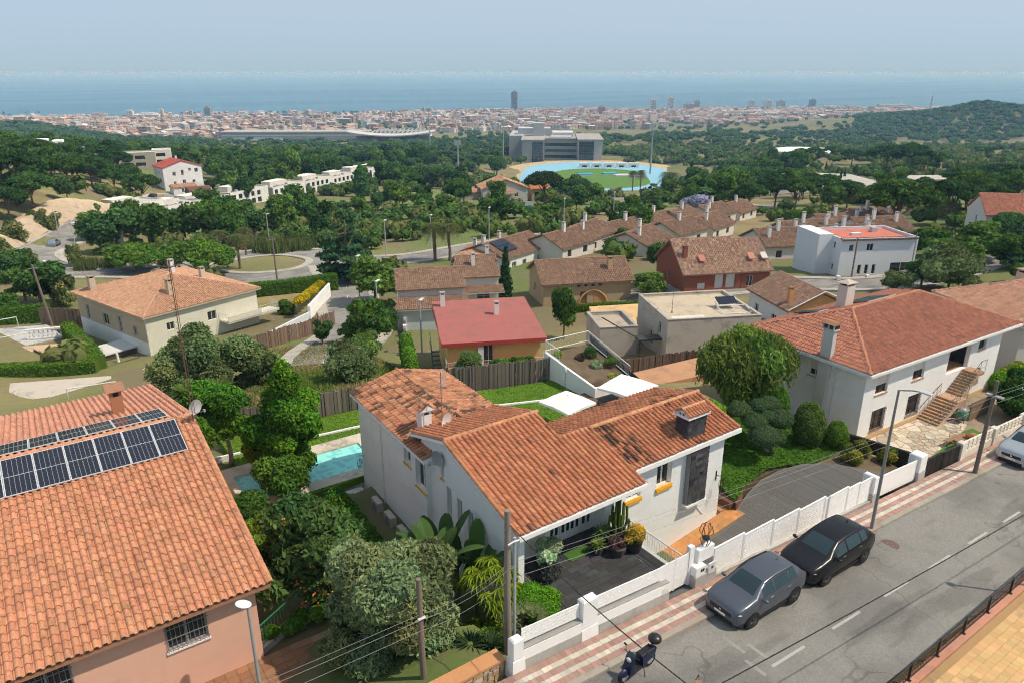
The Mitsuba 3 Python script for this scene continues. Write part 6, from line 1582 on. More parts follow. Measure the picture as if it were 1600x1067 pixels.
# white house with red roof terrace
F = (104.9, 61.0, 0, -28)
WB = (.66, .70, .76)
k = house('white_block_house', 'bluish white two storey house with a red roof terrace edged in dark tiles', F, 12.6, 9.0, -10.6, -3.95, 'flat', .35, WB, brownt,
   [('S', 1.3, -5.5, .75, 1.0, 'plain'), ('S', 4.2, -5.5, 1.1, 1.1, 'plain'), ('S', 3.2, -9.2, .6, 1.5, 'plain'), ('S', 4.4, -9.2, .6, 1.5, 'plain'), ('S', 5.6, -9.2, .6, 1.5, 'plain'), ('S', 8.6, -9.4, 3.6, 1.9, 'plain'), ('W', 6.5, -5.4, .6, 1.0, 'plain'), ('W', 6.6, -8.8, .6, 1.0, 'plain')], [], flatcol=(.50, .16, .11))
m, uv = Mesh(), []
for q in np.arange(0, 12.6, .3):
 ridge_tiles(m, fr(F, q, -.35, -3.85), fr(F, q, .3, -3.55), .12, .7, (.13, .07, .06), uv, .3)
part(k, 'tile_edge', m, 'rooftile', stuff=True, uv=uv)
part(k, 'wing', Mesh(F).box(-2.4, -.01, 2.5, 9.5, -10.6, -3.3, WB), 'plaster')
part(k, 'roof_box', Mesh(F).box(4, 5.6, 4, 4.8, -3.95, -3.6, (.6, .6, .6)), 'concrete')
part(k, 'roof_box', Mesh(F).box(8.6, 9.6, 6, 6.8, -3.95, -3.2, (.5, .5, .5)), 'concrete')
k = thing('garden_wall', 'grey street wall with white pillars in front of the bluish white house', 'wall')
part(k, 'wall', Mesh(F).box(-3, 15.5, -4.2, -3.9, -10.8, -9.0, (.42, .40, .37)), 'concrete')
for x in (-2.5, 2.2, 6.8):
 part(k, 'pillar', Mesh(F).box(x, x + .5, -4.3, -3.8, -10.8, -8.2, (.72, .72, .71)), 'plaster')
k = pole(103.6, 57.9, -9.6, -2.6, .14, (.22, .17, .13), 'wooden pole in front of the bluish white house')
k = thing('street_lamp', 'thin tall street light at the right end of the bluish white house', 'lamp')
part(k, 'post', Mesh().tube([(112.2, 53.6, -9.2), (112.2, 53.6, -2.2)], .08, (.25, .26, .27), 6), 'satin')
# far right white house
F = (144.4, 57.6, 0, -48)
house('white_gable_house', 'white gabled house with a red tile roof at the right edge, standing among pines', F, 14, 9.5, -9.6, -3.4, 'gx', 3.0, (.62, .61, .58), red,
  [('W', 4.2, -6.9, .9, 2.6, 'plain'), ('S', 2.6, -6.6, 2.0, 1.6, 'cross'), ('S', 6.5, -5.6, .6, .6, 'plain')], [], .3, pitch=.32)
house('grey_wall_house', 'house with a broad pinkish hipped roof right behind the two storey villa', (67.1, 22.2, 0, -24), 15.0, 9.4, -5.2, 1.0, 'hip', 2.3, (.52, .50, .46), [(.56, .32, .22), (.52, .27, .18), (.6, .37, .26)],
  [('S', 4, -2.2, 1.4, 1.2, 'plain'), ('W', 6, -1.5, 1.0, 1.1, 'plain')], [(5.5, 6.2, .9, .9, (.6, .45, .36))], .5, seg=4)
house('tiled_shed', 'low building with a pale tiled eave among the trees at the right edge', (132.5, 38.5, 0, -60), 9, 7, -9.5, -5.2, 'gx', 1.6, (.5, .47, .43), tant, [('S', 2, -8, 1.5, 1.4, 'plain')], [], .5)
# row of bungalows with solar roof
F = (72.2, 104.6, 0, 18)
k = house('white_rowhouse', 'white rowhouse with a hipped brown roof and a square field of solar panels', F, 14, 10, -15, -10.7, 'gx', 2.0, (.72, .73, .73), brownt,
   [('S', 2.2, -13.4, 1.3, 1.5, 'cross'), ('S', 5.4, -13.4, 1.2, 1.4, 'plain'), ('S', 10.2, -13.4, 1.4, 1.4, 'plain')], [(9.2, 8.4, 1.5, .6, (.6, .55, .5)), (1.0, 5.6, 1.3, .6, (.62, .62, .6))], .4)
for q in range(8):
 x0, r_ = 1.2 + (q % 4) * 1.05, q // 4
 y0 = 1.0 + r_ * 1.75
 z0, z1 = -10.7 + (y0 + .4) * .4 + .12, -10.7 + (y0 + 2.0) * .4 + .12
 part(k, 'solar_panel', Mesh(F).hexa([(x0, y0, z0 + .1), (x0 + 1, y0, z0 + .1), (x0 + 1, y0 + 1.6, z1 + .1), (x0, y0 + 1.6, z1 + .1)], [(x0, y0, z0 + .15), (x0 + 1, y0, z0 + .15), (x0 + 1, y0 + 1.6, z1 + .15), (x0, y0 + 1.6, z1 + .15)], (.02, .03, .06)), 'solar_cell')
house('white_rowhouse', 'rowhouse with a fan shaped brown roof next to the solar roof', (66.4, 111.4, 0, -48), 8.6, 9, -15, -10.9, 'hip', 1.7, (.68, .70, .72), tant, [('W', 3, -13.4, 1.2, 1.2, 'plain')], [(2.0, 5.0, 1.3, .6, (.62, .62, .6))], .4)
rowA = [(88.7, 105.5), (98.2, 108.9), (109.8, 111.6), (125.4, 117.2), (136.3, 118.1), (148.5, 120.5), (163.3, 124.2), (103, 98), (117, 103), (131, 106)]
names_ = ['first', 'second', 'third', 'fourth', 'fifth', 'sixth', 'seventh', 'first', 'second', 'third']
for q, (x, y) in enumerate(rowA):
 z = g(x, y)
 lab = f'{names_[q]} terraced bungalow from the left in the upper brown roofed row' if q < 7 else f'{names_[q]} bungalow of the nearer brown roofed row behind the brick house'
 house('bungalow', lab, (x - 5, y - 3, 0, 14 + 6 * math.sin(q * 2.1)), 10.4, 9.2, z - 2, z + 2.7 + .3 * math.sin(q * 1.7), 'gx', 1.9, (.66, .62, .56), brownt if q % 3 else mixt[:1] + brownt, [('S', 1.6, z + .7, 1.2, 1.3, 'plain'), ('S', 6.5, z + .7, 1.4, 1.3, 'plain')],
   [(2.2, 3.0, 1.5, .6, (.72, .70, .68)), (7.6, 5.6, 1.6, .6, (.74, .73, .71))] if q % 2 else [(5.5, 4.0, 1.6, .6, (.72, .7, .68))], .4, .25, group='brown roofed bungalows', course=.5, pitch=.36, fine=False)
for q, (x, y) in enumerate([(115.9, 81.5), (129.8, 85.6), (144.7, 88.1), (156.7, 87.9), (126, 75), (140, 77)]):
 z = g(x, y)
 house('bungalow', f'{["near left", "second", "third", "farthest", "near middle", "near right"][q]} brown roofed bungalow with white chimneys behind the red roof terrace', (x - 5, y - 3, 0, -24 + 5 * math.sin(q * 3.1)), 11, 9.5, z - 2, z + 3.0, 'gx', 2.2, (.64, .62, .58), brownt, [('S', 2, z + .8, 1.2, 1.3, 'plain')],
   [(1.6, 2.4, 1.7, .55, (.74, .73, .71)), (4.2, 4.0, 1.9, .55, (.74, .73, .71)), (8.6, 3.0, 1.7, .55, (.74, .72, .7))], .4, .25, group='brown roofed bungalows', course=.5, pitch=.36, fine=False)
# house with a wide gable before the track
F = (148.0, 228.5, 0, -22)
z = g(150, 229)
k = house('gable_house', 'country house with a wide pale gable and orange roofs in front of the running track', F, 17, 11, z - 2, z + 4.3, 'gy', 3.2, (.50, .49, .47), tant, [('S', 7.6, z + 4.6, 1.3, 1.3, 'plain'), ('S', 2.5, z + 1, 1.4, 1.4, 'plain'), ('S', 12, z + 1, 1.4, 1.4, 'plain')], [(8.5, 6, .9, .6, (.5, .4, .35))], .5, pitch=.35, course=.5)
pent(k, F, 2, 12, -3.2, -.02, z + 2.6, z + 3.3, tant)
house('gable_house', 'low orange roofed outbuilding right of the wide gabled house', (*fr(F, 19, 1, 0), -22), 7, 6, z - 2, z + 3.6, 'gx', .9, (.45, .3, .22), [(.62, .27, .1)], [('S', 1, z + .6, 4, 1.6, 'plain')], [], .5, pitch=.35, course=.5)
house('gable_house', 'low tiled wing left of the wide gabled house', (*fr(F, -7.5, 4, 0), -22), 7.4, 5, z - 2, z + 2.6, 'gx', .9, (.42, .36, .3), tant, [], [], .4, pitch=.35, course=.5)
# tall white house with red roof, far left
F = (55.4, 311.6, 0, 5)
k = house('tall_white_house', 'tall white house with a bright red roof standing alone above the village road', F, 14.6, 12.5, -25, -14.4, 'gy', 2.4, (.78, .78, .78), [(.46, .10, .08), (.42, .085, .07)],
   [('S', 9.5 - 2.6 * 0, -16.2, 1.0, 1.1, 'plain'), ('S', 3.4, -17.6, 1.2, 1.4, 'plain'), ('S', 6.6, -17.6, 1.0, 2.0, 'plain'), ('S', 11.8, -16.8, 1.3, 1.5, 'plain'), ('S', 3.4, -21, 1.0, 1.2, 'plain'), ('S', 6.8, -21.4, 1.2, 2.0, 'plain'), ('S', 10.5, -21, 1.1, 1.3, 'plain')]
   + [('W', 2 + 2.6 * q, zz, .8, 1.6, 'plain') for q in range(4) for zz in (-17.6, -21.4)], [(8, 8.5, 1.2, .6, (.7, .7, .7))], .3, pitch=.5, course=.8)
house('gate_lodge', 'small white lodge with an orange roof at the foot of the tall white house', (56.6, 303.0, 0, 5), 8.6, 4.5, -25, -20.9, 'gx', .9, (.74, .74, .73), tant, [('S', 3, -23, .9, 1.4, 'plain'), ('S', 6, -23.2, .9, 1.8, 'plain')], [], .3, pitch=.5, course=.8)
part('gate_lodge', 'stair', Mesh((66, 309, -23, 5)).hexa([(0, 0, -1), (6, 0, -1), (6, 1.5, -1), (0, 1.5, -1)], [(0, 0, 3), (6, 0, .2), (6, 1.5, .2), (0, 1.5, 3)], (.6, .6, .6)))
single('water_tank', 'rusty brown cylindrical tank lying by the tall white house', 'tank', Mesh((64.0, 296.5, -22.0, 8)).tube([(-4.5, 0, 0), (-4.2, 0, 0), (4.2, 0, 0), (4.5, 0, 0)], [1.4, 1.9, 1.9, 1.4], (.15, .075, .06), 14), 'plaster')
# modern white terrace
mods = [(36.7, 249.8, 13, 9, 0), (50.3, 255, 12, 9, 0), (61.0, 267.0, 14, 9, 1), (80, 285.0, 15, 9, 1), (100.5, 299.5, 15, 9, 1), (121.5, 320, 15, 10, 1), (139.5, 333.5, 14, 9, 1), (160.5, 357.5, 15, 10, 1), (181, 381.0, 15, 10, 1)]
for q, (x, y, L_, W_, st_) in enumerate(mods):
 z = g(x, y) - .5
 nm = ['nearest', 'second nearest', 'third', 'fourth', 'fifth', 'sixth', 'seventh', 'eighth', 'farthest'][q]
 k = house('modern_house', f'flat roofed cream and white house of the long modern terrace, {nm} along the row', (x - 8, y - 2, 0, 33), L_ + 6, W_ + 1, z - 1.5, z + 5.6, 'flat', .4, (.70, .69, .65), brownt,
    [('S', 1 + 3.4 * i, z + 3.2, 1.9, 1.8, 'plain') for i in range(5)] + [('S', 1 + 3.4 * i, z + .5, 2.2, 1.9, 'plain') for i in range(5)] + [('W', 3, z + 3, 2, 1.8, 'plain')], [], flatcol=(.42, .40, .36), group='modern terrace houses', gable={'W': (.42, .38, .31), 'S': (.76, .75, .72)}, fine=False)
 part(k, 'penthouse', Mesh((x - 8, y - 2, z + 5.6, 33)).box(3.5, L_ - 1.5, 4.2, W_ - .4, -.3, 1.9, (.66, .63, .57)), 'plaster')
 mm = Mesh((x - 8, y - 2, z + 5.6, 33))
 for i in range(6):
  a_ = 1.0 + 1.8 * i
  mm.box(a_, a_ + 1.1, 1.2 + .3 * (i % 2), 2.1, .0, .35 + .25 * (i % 3), (.16, .16, .17) if i % 2 else (.5, .5, .5))
 part(k, 'roof_plant', mm, 'satin', stuff=True)
for q, (x, y, L_, W_, h_, col, lab) in enumerate([(24, 393, 15, 9, 6.0, (.74, .74, .74), 'white modern villa with stepped terraces on the wooded ridge'), (35.5, 381, 15, 10, 4.6, (.55, .52, .46), 'long flat roofed building right of the white villa on the ridge'),
             (56.5, 371, 15, 9, 6.5, (.40, .37, .31), 'beige block with two rows of dark balconies behind the pines'), (68, 377, 8, 9, 6.5, (.68, .66, .6), 'cream block end beside the dark balcony block')]):
 z = g(x, y) - 1
 if q < 2:
  z = -16.5
 if q >= 2:
  z = -20.5
 k = house('flat_house', lab, (x - L_ / 2, y + 2, 0, -12), L_, W_, z - 6, z + h_, 'flat', .4, col, brownt, [('S', 1.5 + 5.2 * i, zz, 4.0, 1.5, 'plain') for i in range(int(L_ / 5.6)) for zz in (z + 1, z + 4)[: 2 if h_ > 5.5 else 1]], [], flatcol=(.5, .48, .44), fine=False)
 if q == 0:
  part(k, 'upper_floor', Mesh((x - L_ / 2, y + 2, 0, -12)).box(2, 8, 1, 8, z + h_, z + h_ + 2.6, col).box(10, 14, 1, 7, z + h_, z + h_ + 2.0, col), 'plaster')
# ---------------------------------------------------------------- plants: how they are made
RV = np.random.default_rng(21)
GREEN = np.array([1.42, 1.72, 1.35])

def leaf_cards(p, nrm, size, col, rng, aspect=1.7, spread=.9, droop=0.0, fold=False):
 """Small diamond leaves at the points p, facing roughly along nrm."""
 n = len(p)
 d = nrm + spread * rng.standard_normal((n, 3))
 d /= np.linalg.norm(d, axis=1, keepdims=True) + 1e-9
 a = np.cross(d, rng.standard_normal((n, 3)))
 a[:, 2] -= droop
 a -= d * (a * d).sum(1, keepdims=True)
 a /= np.linalg.norm(a, axis=1, keepdims=True) + 1e-9
 b = np.cross(d, a)
 s = (np.broadcast_to(size, n) * rng.uniform(.7, 1.3, n))[:, None]
 v = np.stack([p - a * s * aspect * .5, p + b * s * .5, p + a * s * aspect * .5, p - b * s * .5], 1).reshape(-1, 3)
 i = np.arange(n)[:, None] * 4
 f = np.vstack([np.hstack([i, i + 1, i + 2]), np.hstack([i, i + 2, i + 3])])
 return v, f, np.repeat(col, 4, 0)

def lobe_leaves(lobes, n, size, col, rng, vary=.22, shell=(.72, 1.06), low=.55, hue=.12, **k):
 """Leaves spread over the outer shells of ellipsoid lobes (centre, radii)."""
 C = np.array([l[0] for l in lobes], float)
 Q = np.array([np.broadcast_to(l[1], 3) for l in lobes], float)
 w = (Q[:, 0] * Q[:, 1]) ** .9
 idx = rng.choice(len(lobes), n, p=w / w.sum())
 d = rng.standard_normal((n, 3))
 d /= np.linalg.norm(d, axis=1, keepdims=True)
 flip = (d[:, 2] < -.1) & (rng.random(n) < low)
 d[flip, 2] *= -1
 rad = rng.uniform(*shell, n) * (1 + .22 * (meshkit.fbm(d * 2.3 + idx[:, None] * 1.7, 3, 5) - .5) * 2)
 p = C[idx] + d * Q[idx] * rad[:, None]
 keep = np.ones(n, bool)
 for c, q in zip(C, Q):
  keep &= (((p - c) / (q * .62)) ** 2).sum(1) > 1
 p, d, idx = p[keep], d[keep], idx[keep]
 tone = (1 + vary * rng.standard_normal(len(lobes)))[idx] * (1 + .2 * rng.standard_normal(len(p)))
 c = np.asarray(col, float) * GREEN * np.clip(tone, .45, 1.8)[:, None]
 yel = (.75 * hue * rng.standard_normal(len(lobes)))[idx] + hue * .6 * rng.standard_normal(len(p))
 c = c * np.stack([1 + yel, np.ones(len(p)), 1 - .5 * yel], 1)
 return leaf_cards(p, d, size, np.clip(c, .008, .9), rng, **k)

def lobe_cores(m, lobes, col, k=.74, sub=1, rng=RV):
 for c, q in lobes:
  m.ball(c, np.broadcast_to(q, 3) * k, jit(np.asarray(col) * GREEN, .12, rng), sub, .35, int(rng.integers(1000)))

def limbs(m, base, top, r, lobes, col, rng, every=1):
 base, top = np.array(base, float), np.array(top, float)
 t = np.linspace(0, 1, 6)[:, None]
 w = rng.standard_normal(3) * .04 * np.linalg.norm(top - base)
 m.tube(base * (1 - t) + top * t + np.sin(t * 3.1) * w, r * (1 - .5 * t[:, 0]), col, 8)
 for c, q in lobes[::every]:
  c = np.array(c)
  s = base * .35 + top * .65 + (top - base) * .3 * (rng.random() - .3)
  m.tube([s, (s + c) / 2 + (0, 0, .12 * np.linalg.norm(c - s)), c], [r * .45, r * .3, r * .14], col, 6)

BARK = (.16, .125, .095)

def proto(name, crown, trunk=None, crown_mat='leaf'):
 d = {'type': 'shapegroup'}
 if trunk is not None:
  v, f, c = trunk.arrays()
  d['trunk'] = mikit.ply((v, f), 'plaster', uv=pack(c))
 v, f, c = crown.arrays()
 d['crown'] = mikit.ply((v, f), crown_mat, uv=pack(c))
 scene[name] = d

SIZE = {}

def proto_broad(name, col, seed, h=8.0, w=8.0, n=2600, leaf=.42, k=15):
 rng = np.random.default_rng(seed)
 lobes = []
 for i in range(k):
  a, u = rng.uniform(0, 6.28), rng.random()
  rr = w * .5 * .68 * math.sqrt(rng.random())
  z = h * (.34 + .5 * u)
  rr *= math.sqrt(max(.15, 1 - ((z / h - .55) / .5) ** 2))
  q = w * rng.uniform(.14, .24)
  lobes.append(((rr * math.cos(a), rr * math.sin(a), z), (q, q, q * rng.uniform(.75, 1.0))))
 m = Mesh()
 lobe_cores(m, lobes, np.array(col) * .8, rng=rng)
 m.add(*lobe_leaves(lobes, n, leaf, col, rng))
 t = Mesh()
 limbs(t, (0, 0, -.6), (0, 0, h * .5), .035 * h, lobes, BARK, rng, 3)
 proto(name, m, t)
 SIZE[name] = (h, w)

def proto_pine(name, col, seed, h=10.0, w=11.0, n=3400, leaf=.34, bare=.42):
 rng = np.random.default_rng(seed)
 lobes = []
 for i in range(24):
  a = i * 2.4 + rng.uniform(-.3, .3)
  rr = w * .5 * .82 * math.sqrt((i + .5) / 24)
  z = h * (.93 - (.93 - bare - .16) * (rr / (w * .5)) ** 2.1) - h * .06 * rng.random()
  q = w * rng.uniform(.12, .165)
  lobes.append(((rr * math.cos(a), rr * math.sin(a), z - q * .5), (q, q, q * .62)))
 m = Mesh()
 lobe_cores(m, lobes, np.array(col) * .8, .78, rng=rng)
 m.add(*lobe_leaves(lobes, n, leaf, col, rng, low=.8, aspect=2.4, hue=.1))
 t = Mesh()
 limbs(t, (0, 0, -.8), (rng.uniform(-.6, .6), rng.uniform(-.6, .6), h * (bare + .1)), .03 * h, lobes, (.17, .115, .085), rng, 3)
 proto(name, m, t)
 SIZE[name] = (h, w)

def proto_column(name, col, seed, h=8.0, w=2.0, n=1500, leaf=.2, poplar=False):
 rng = np.random.default_rng(seed)
 lobes = []
 for z in np.linspace(.1, .94, 9):
  q = w * .5 * (math.sin(math.pi * min(.98, z * .9 + .12)) ** .6 if poplar else min(1, 1.25 * (1.02 - z) ** .6) * (.75 + .25 * min(1, z * 5)))
  lobes.append(((rng.uniform(-.06, .06) * w, rng.uniform(-.06, .06) * w, z * h), (q, q, h * .1)))
 m = Mesh()
 lobe_cores(m, lobes, np.array(col) * .8, .85, rng=rng)
 m.add(*lobe_leaves(lobes, n, leaf, col, rng, vary=.1))
 t = Mesh().tube([(0, 0, -.5), (0, 0, h * .3)], w * .06, BARK, 7)
 proto(name, m, t)
 SIZE[name] = (h, w)

def frond(m, base, direction, length, col, rng, width=.5, droop=.6, n=16, rise=.5):
 """One feathered palm frond."""
 d = np.array(direction, float)
 d /= np.linalg.norm(d)
 t = np.linspace(0, 1, n)
 hor = np.array([d[0], d[1], 0.0])
 pts = np.array(base) + np.outer(t * length, hor) + np.outer(length * (rise * d[2] * t * 1.6 - droop * t ** 2), [0, 0, 1.0])
 m.tube(pts[::3], np.linspace(.035, .008, len(pts[::3])) * length / 2.2, np.array(col) * 1.2, 4, False)
 side = np.cross(hor, [0, 0, 1.0])
 side /= np.linalg.norm(side) + 1e-9
 v, f, c = [], [], []
 for i in range(1, n):
  w_ = width * math.sin(math.pi * (.12 + .84 * t[i]))
  tang = pts[i] - pts[i - 1]
  tang /= np.linalg.norm(tang)
  for s in (-1, 1):
   q = pts[i] + side * s * w_ + tang * w_ * .8 - np.array([0, 0, .25 * w_])
   k = len(v)
   v += [pts[i] - tang * .04 * length / 2.2, pts[i] + tang * .05 * length / 2.2, q]
   f.append((k, k + 1, k + 2))
   c += [np.array(col) * rng.uniform(.75, 1.25)] * 3
 m.add(v, f, np.array(c))

def proto_palm(name, seed, h=9.0, w=6.4, col=(.11, .135, .05), nf=46, trunk=.3):
 rng = np.random.default_rng(seed)
 m = Mesh()
 for i in range(nf):
  a = i * 2.399
  e = 1.1 - 2.0 * (i / nf)
  frond(m, (0, 0, h - w * .28), (math.cos(a), math.sin(a), e), w * .5, np.array(col) * rng.uniform(.8, 1.2) if i < nf * .8 else (.19, .13, .07), rng, .13 * w, .42 + .2 * rng.random(), 14, .42)
 t = Mesh()
 z = np.linspace(-.5, h - w * .27, 14)
 t.tube(np.column_stack([.1 * np.sin(z), 0 * z, z]), trunk * (1 + .12 * np.cos(z * 9)), (.17, .13, .095), 9)
 proto(name, m, t)
 SIZE[name] = (h, w)

def proto_cedar(name, seed, h=12.0, w=11.0, col=(.05, .085, .045), n=3800):
 rng = np.random.default_rng(seed)
 lobes = []
 for lev in np.linspace(.16, .95, 8):
  r_ = w * .5 * (1.05 - lev) ** .75 * (1 if lev > .2 else .8)
  for a in np.arange(0, 6.28, 6.28 / max(3, int(7 * (1.1 - lev)))) + rng.uniform(0, 3):
   rr = r_ * rng.uniform(.5, .95)
   lobes.append(((rr * math.cos(a), rr * math.sin(a), h * lev + rng.uniform(-.3, .3) - .1 * rr), (max(.5, r_ * .42), max(.5, r_ * .42), h * .028)))
 m = Mesh()
 lobe_cores(m, lobes, np.array(col) * .8, .75, rng=rng)
 m.add(*lobe_leaves(lobes, n, .34, col, rng, low=.4, aspect=2.2))
 t = Mesh().tube([(0, 0, -1), (0, 0, h * .5), (0, 0, h * .97)], [.035 * h, .02 * h, .005 * h], BARK, 8)
 for c, q in lobes[::2]:
  t.tube([(0, 0, c[2] + .3), c], [.12, .04], BARK, 5)
 proto(name, m, t)
 SIZE[name] = (h, w)

def proto_reed(name, seed, col=(.13, .17, .055), n=420, h=3.0, w=5.0):
 rng = np.random.default_rng(seed)
 p = np.column_stack([rng.uniform(-.5, .5, n) * w, rng.uniform(-.5, .5, n) * w * .7, np.zeros(n)])
 tip = p + np.column_stack([rng.normal(0, .35, n), rng.normal(0, .35, n), h * rng.uniform(.6, 1.0, n)])
 a = rng.uniform(0, 6.28, n)
 s = np.column_stack([np.cos(a), np.sin(a), 0 * a]) * .12
 v = np.stack([p - s, p + s, tip], 1).reshape(-1, 3)
 c = np.repeat(np.array(col) * rng.uniform(.7, 1.3, (n, 1)), 3, 0)
 proto(name, Mesh().add(v, np.arange(3 * n).reshape(-1, 3), c))
 SIZE[name] = (h, w)

for i, (c, hh) in enumerate([((.062, .105, .026), 1), ((.045, .082, .026), 2), ((.085, .125, .03), 3), ((.055, .09, .035), 4), ((.10, .14, .035), 5)]):
 proto_broad(f'proto_broad_{i}', c, 30 + i)
for i, c in enumerate([(.042, .072, .022), (.036, .062, .022), (.05, .08, .022)]):
 proto_pine(f'proto_pine_{i}', c, 50 + i)
proto_pine('proto_pinelow_0', (.07, .115, .022), 55, 6.5, 11.5, 4200, .3, .12)
proto_pine('proto_pinedark_0', (.03, .04, .022), 56, 11.5, 13, 3600, .34, .5)
proto_broad('proto_bushy_0', (.12, .12, .055), 60, 3.5, 5.5, 1500, .3, 9)
proto_broad('proto_olive_0', (.10, .115, .06), 61, 4.5, 7.5, 2600, .22, 14)
proto_broad('proto_jacaranda_0', (.20, .19, .33), 62, 7, 8.4, 2400, .38, 14)
proto_column('proto_cypress_0', (.026, .048, .022), 63)
proto_column('proto_poplar_0', (.05, .095, .035), 64, 12, 6, 1500, .45, True)
proto_palm('proto_palm_0', 65)
proto_palm('proto_palm_1', 66, 8.0, 6.2)
proto_palm('proto_palmbush_0', 67, 5.5, 7.5, (.11, .14, .05), 50, .45)
proto_cedar('proto_cedar_0', 68)
proto_cedar('proto_araucaria_0', 69, 8.5, 7.0, (.07, .11, .03), 2600)
proto_reed('proto_reed_0', 70)

def place(name, pr, x, y, h, w, label, cat='tree', group=None, z=None, rot=None, kind=None):
 k = key(name)
 labels[k] = {'kind': kind, 'label': label} if kind else {'label': label, 'category': cat}
 if group:
  labels[k]['group'] = group
 H, W = SIZE[pr]
 zz = g(x, y) if z is None else z
 scene[k] = {'type': 'instance', 'to_world': T().translate([float(x), float(y), float(zz)]).rotate([0, 0, 1], float(RV.uniform(0, 360) if rot is None else rot)).scale([w / W, w / W, h / H]), 'shapegroup': {'type': 'ref', 'id': pr}}
 return k
# ---------------------------------------------------------------- roads, yards and works in the valley
def smooth_line(pts, step):
 p = np.array(pts, float)
 t = np.concatenate([[0], np.cumsum(np.linalg.norm(np.diff(p, axis=0), axis=1))])
 from scipy.interpolate import CubicSpline
 s = CubicSpline(t, p)
 return s(np.linspace(0, t[-1], max(3, int(t[-1] / step))))

def ribbon(m, pts, width, dz, col, step=3.0, lanes=5, off=0.0):
 c = smooth_line(pts, step)
 d = np.gradient(c, axis=0)
 d /= np.linalg.norm(d, axis=1, keepdims=True)
 nrm = np.column_stack([-d[:, 1], d[:, 0]])
 o = np.linspace(-width / 2, width / 2, lanes) + off
 P = c[:, None] + nrm[:, None] * o[None, :, None]
 zc = ground_xy(c[:, 0], c[:, 1])
 zz = ground_xy(P[..., 0].ravel(), P[..., 1].ravel()).reshape(P.shape[:2])
 zz = np.maximum(.5 * zz + .5 * zc[:, None], zz - .05) + dz
 v = np.concatenate([P, zz[..., None]], -1)
 edge = v[:, [0, -1]].copy(); edge[..., 2] -= .8
 n = lanes
 q = [(i * n + j, (i + 1) * n + j, (i + 1) * n + j + 1, i * n + j + 1) for i in range(len(c) - 1) for j in range(n - 1)]
 m.add(v.reshape(-1, 3), [(a, d_, c_, b) for a, b, c_, d_ in q], col)
 for e, jj in ((0, 0), (1, n - 1)):
  vv = np.concatenate([v[:, jj], edge[:, e]])
  k = len(c)
  m.add(vv, [(i, i + 1, k + i + 1, k + i) for i in range(k - 1)], col)
 for x, y in c[::2]:
  KEEP.append((x, y, width * .5 + 1.2))
 return c

roadc = (.15, .15, .145)
ROADS = [([(24.5, 68.5), (29.9, 77.5), (35, 84.5), (39.8, 98), (44.8, 111), (48.2, 122), (50.5, 131)], 6.5), ([(-30, 150), (0, 152), (14, 150), (24, 140.5), (34, 127.5), (43, 126.0), (50, 131), (53, 139), (50, 147.5), (43, 153.5), (35, 153), (27, 148.5), (20, 147.5)], 7.5),
   ([(10, 152), (4.5, 164), (4.2, 173), (9.5, 190), (16.5, 209), (27, 228), (38, 243), (45, 258)], 7.5), ([(51, 134), (57, 130), (64, 127), (77, 127.5), (99, 128), (126.7, 135), (149, 137.5), (175, 139), (205, 146)], 7.0),
   ([(72, 74), (84, 66), (95.5, 60), (101, 54), (111, 51), (126, 50), (145, 48)], 6.5), ([(45, 258), (49, 275), (50, 292), (60, 302), (75, 300)], 9.0), ([(230, 250), (262, 214), (283, 180), (300, 168), (322, 170), (345, 190), (352, 215)], 13.0)]
for q, (pts, wd) in enumerate(ROADS):
 m = Mesh()
 ribbon(m, pts, wd, .16, roadc)
 struct('valley_road', m, 'asphalt', True)
 m = Mesh()
 for s in (-1, 1):
  ribbon(m, pts, 1.5, .27, (.36, .34, .30), 3.0, 2, s * (wd / 2 + .75))
 struct('roadside_pavement', m, 'concrete', False)
 c = smooth_line(pts, 1.5)
 m = Mesh()
 for i in range(0, len(c) - 2, 5):
  d = c[i + 1] - c[i]; d /= np.linalg.norm(d); n_ = np.array([-d[1], d[0]]) * .07
  p0, p1 = c[i], c[i] + d * 2.2
  z0, z1 = g(*p0) + .19, g(*p1) + .19
  m.add([(*(p0 - n_), z0), (*(p0 + n_), z0), (*(p1 + n_), z1), (*(p1 - n_), z1)], [(0, 3, 2, 1)], (.5, .5, .48))
 struct('lane_marking', m, 'concrete', False)
# zebra crossing at the left junction
m = Mesh()
for i in range(7):
 x, y = 1.2 + i * 1.05, 163.2 + .12 * i
 m.box(x, x + .5, y - 1.6, y + 1.6, g(x, y) + .2, g(x, y) + .215, (.62, .62, .6))
struct('road_marking', m, 'concrete', False, 'white zebra crossing at the left junction')
def flat_area(name, ring, z, col, bsdf='concrete', label=None, th=1.5):
 struct(name, Mesh().poly(ring, z - th, z, col), bsdf, False, label)
 xy = np.array(ring)
 KEEP.append((*xy.mean(0), np.linalg.norm(xy - xy.mean(0), axis=1).max() * .9))
flat_area('plaza', [(287, 196), (305, 174), (322, 172), (335, 186), (345, 202), (330, 222), (306, 224)], -26.6, (.40, .38, .34), 'concrete', 'pale asphalt turning place among cypresses', 4)
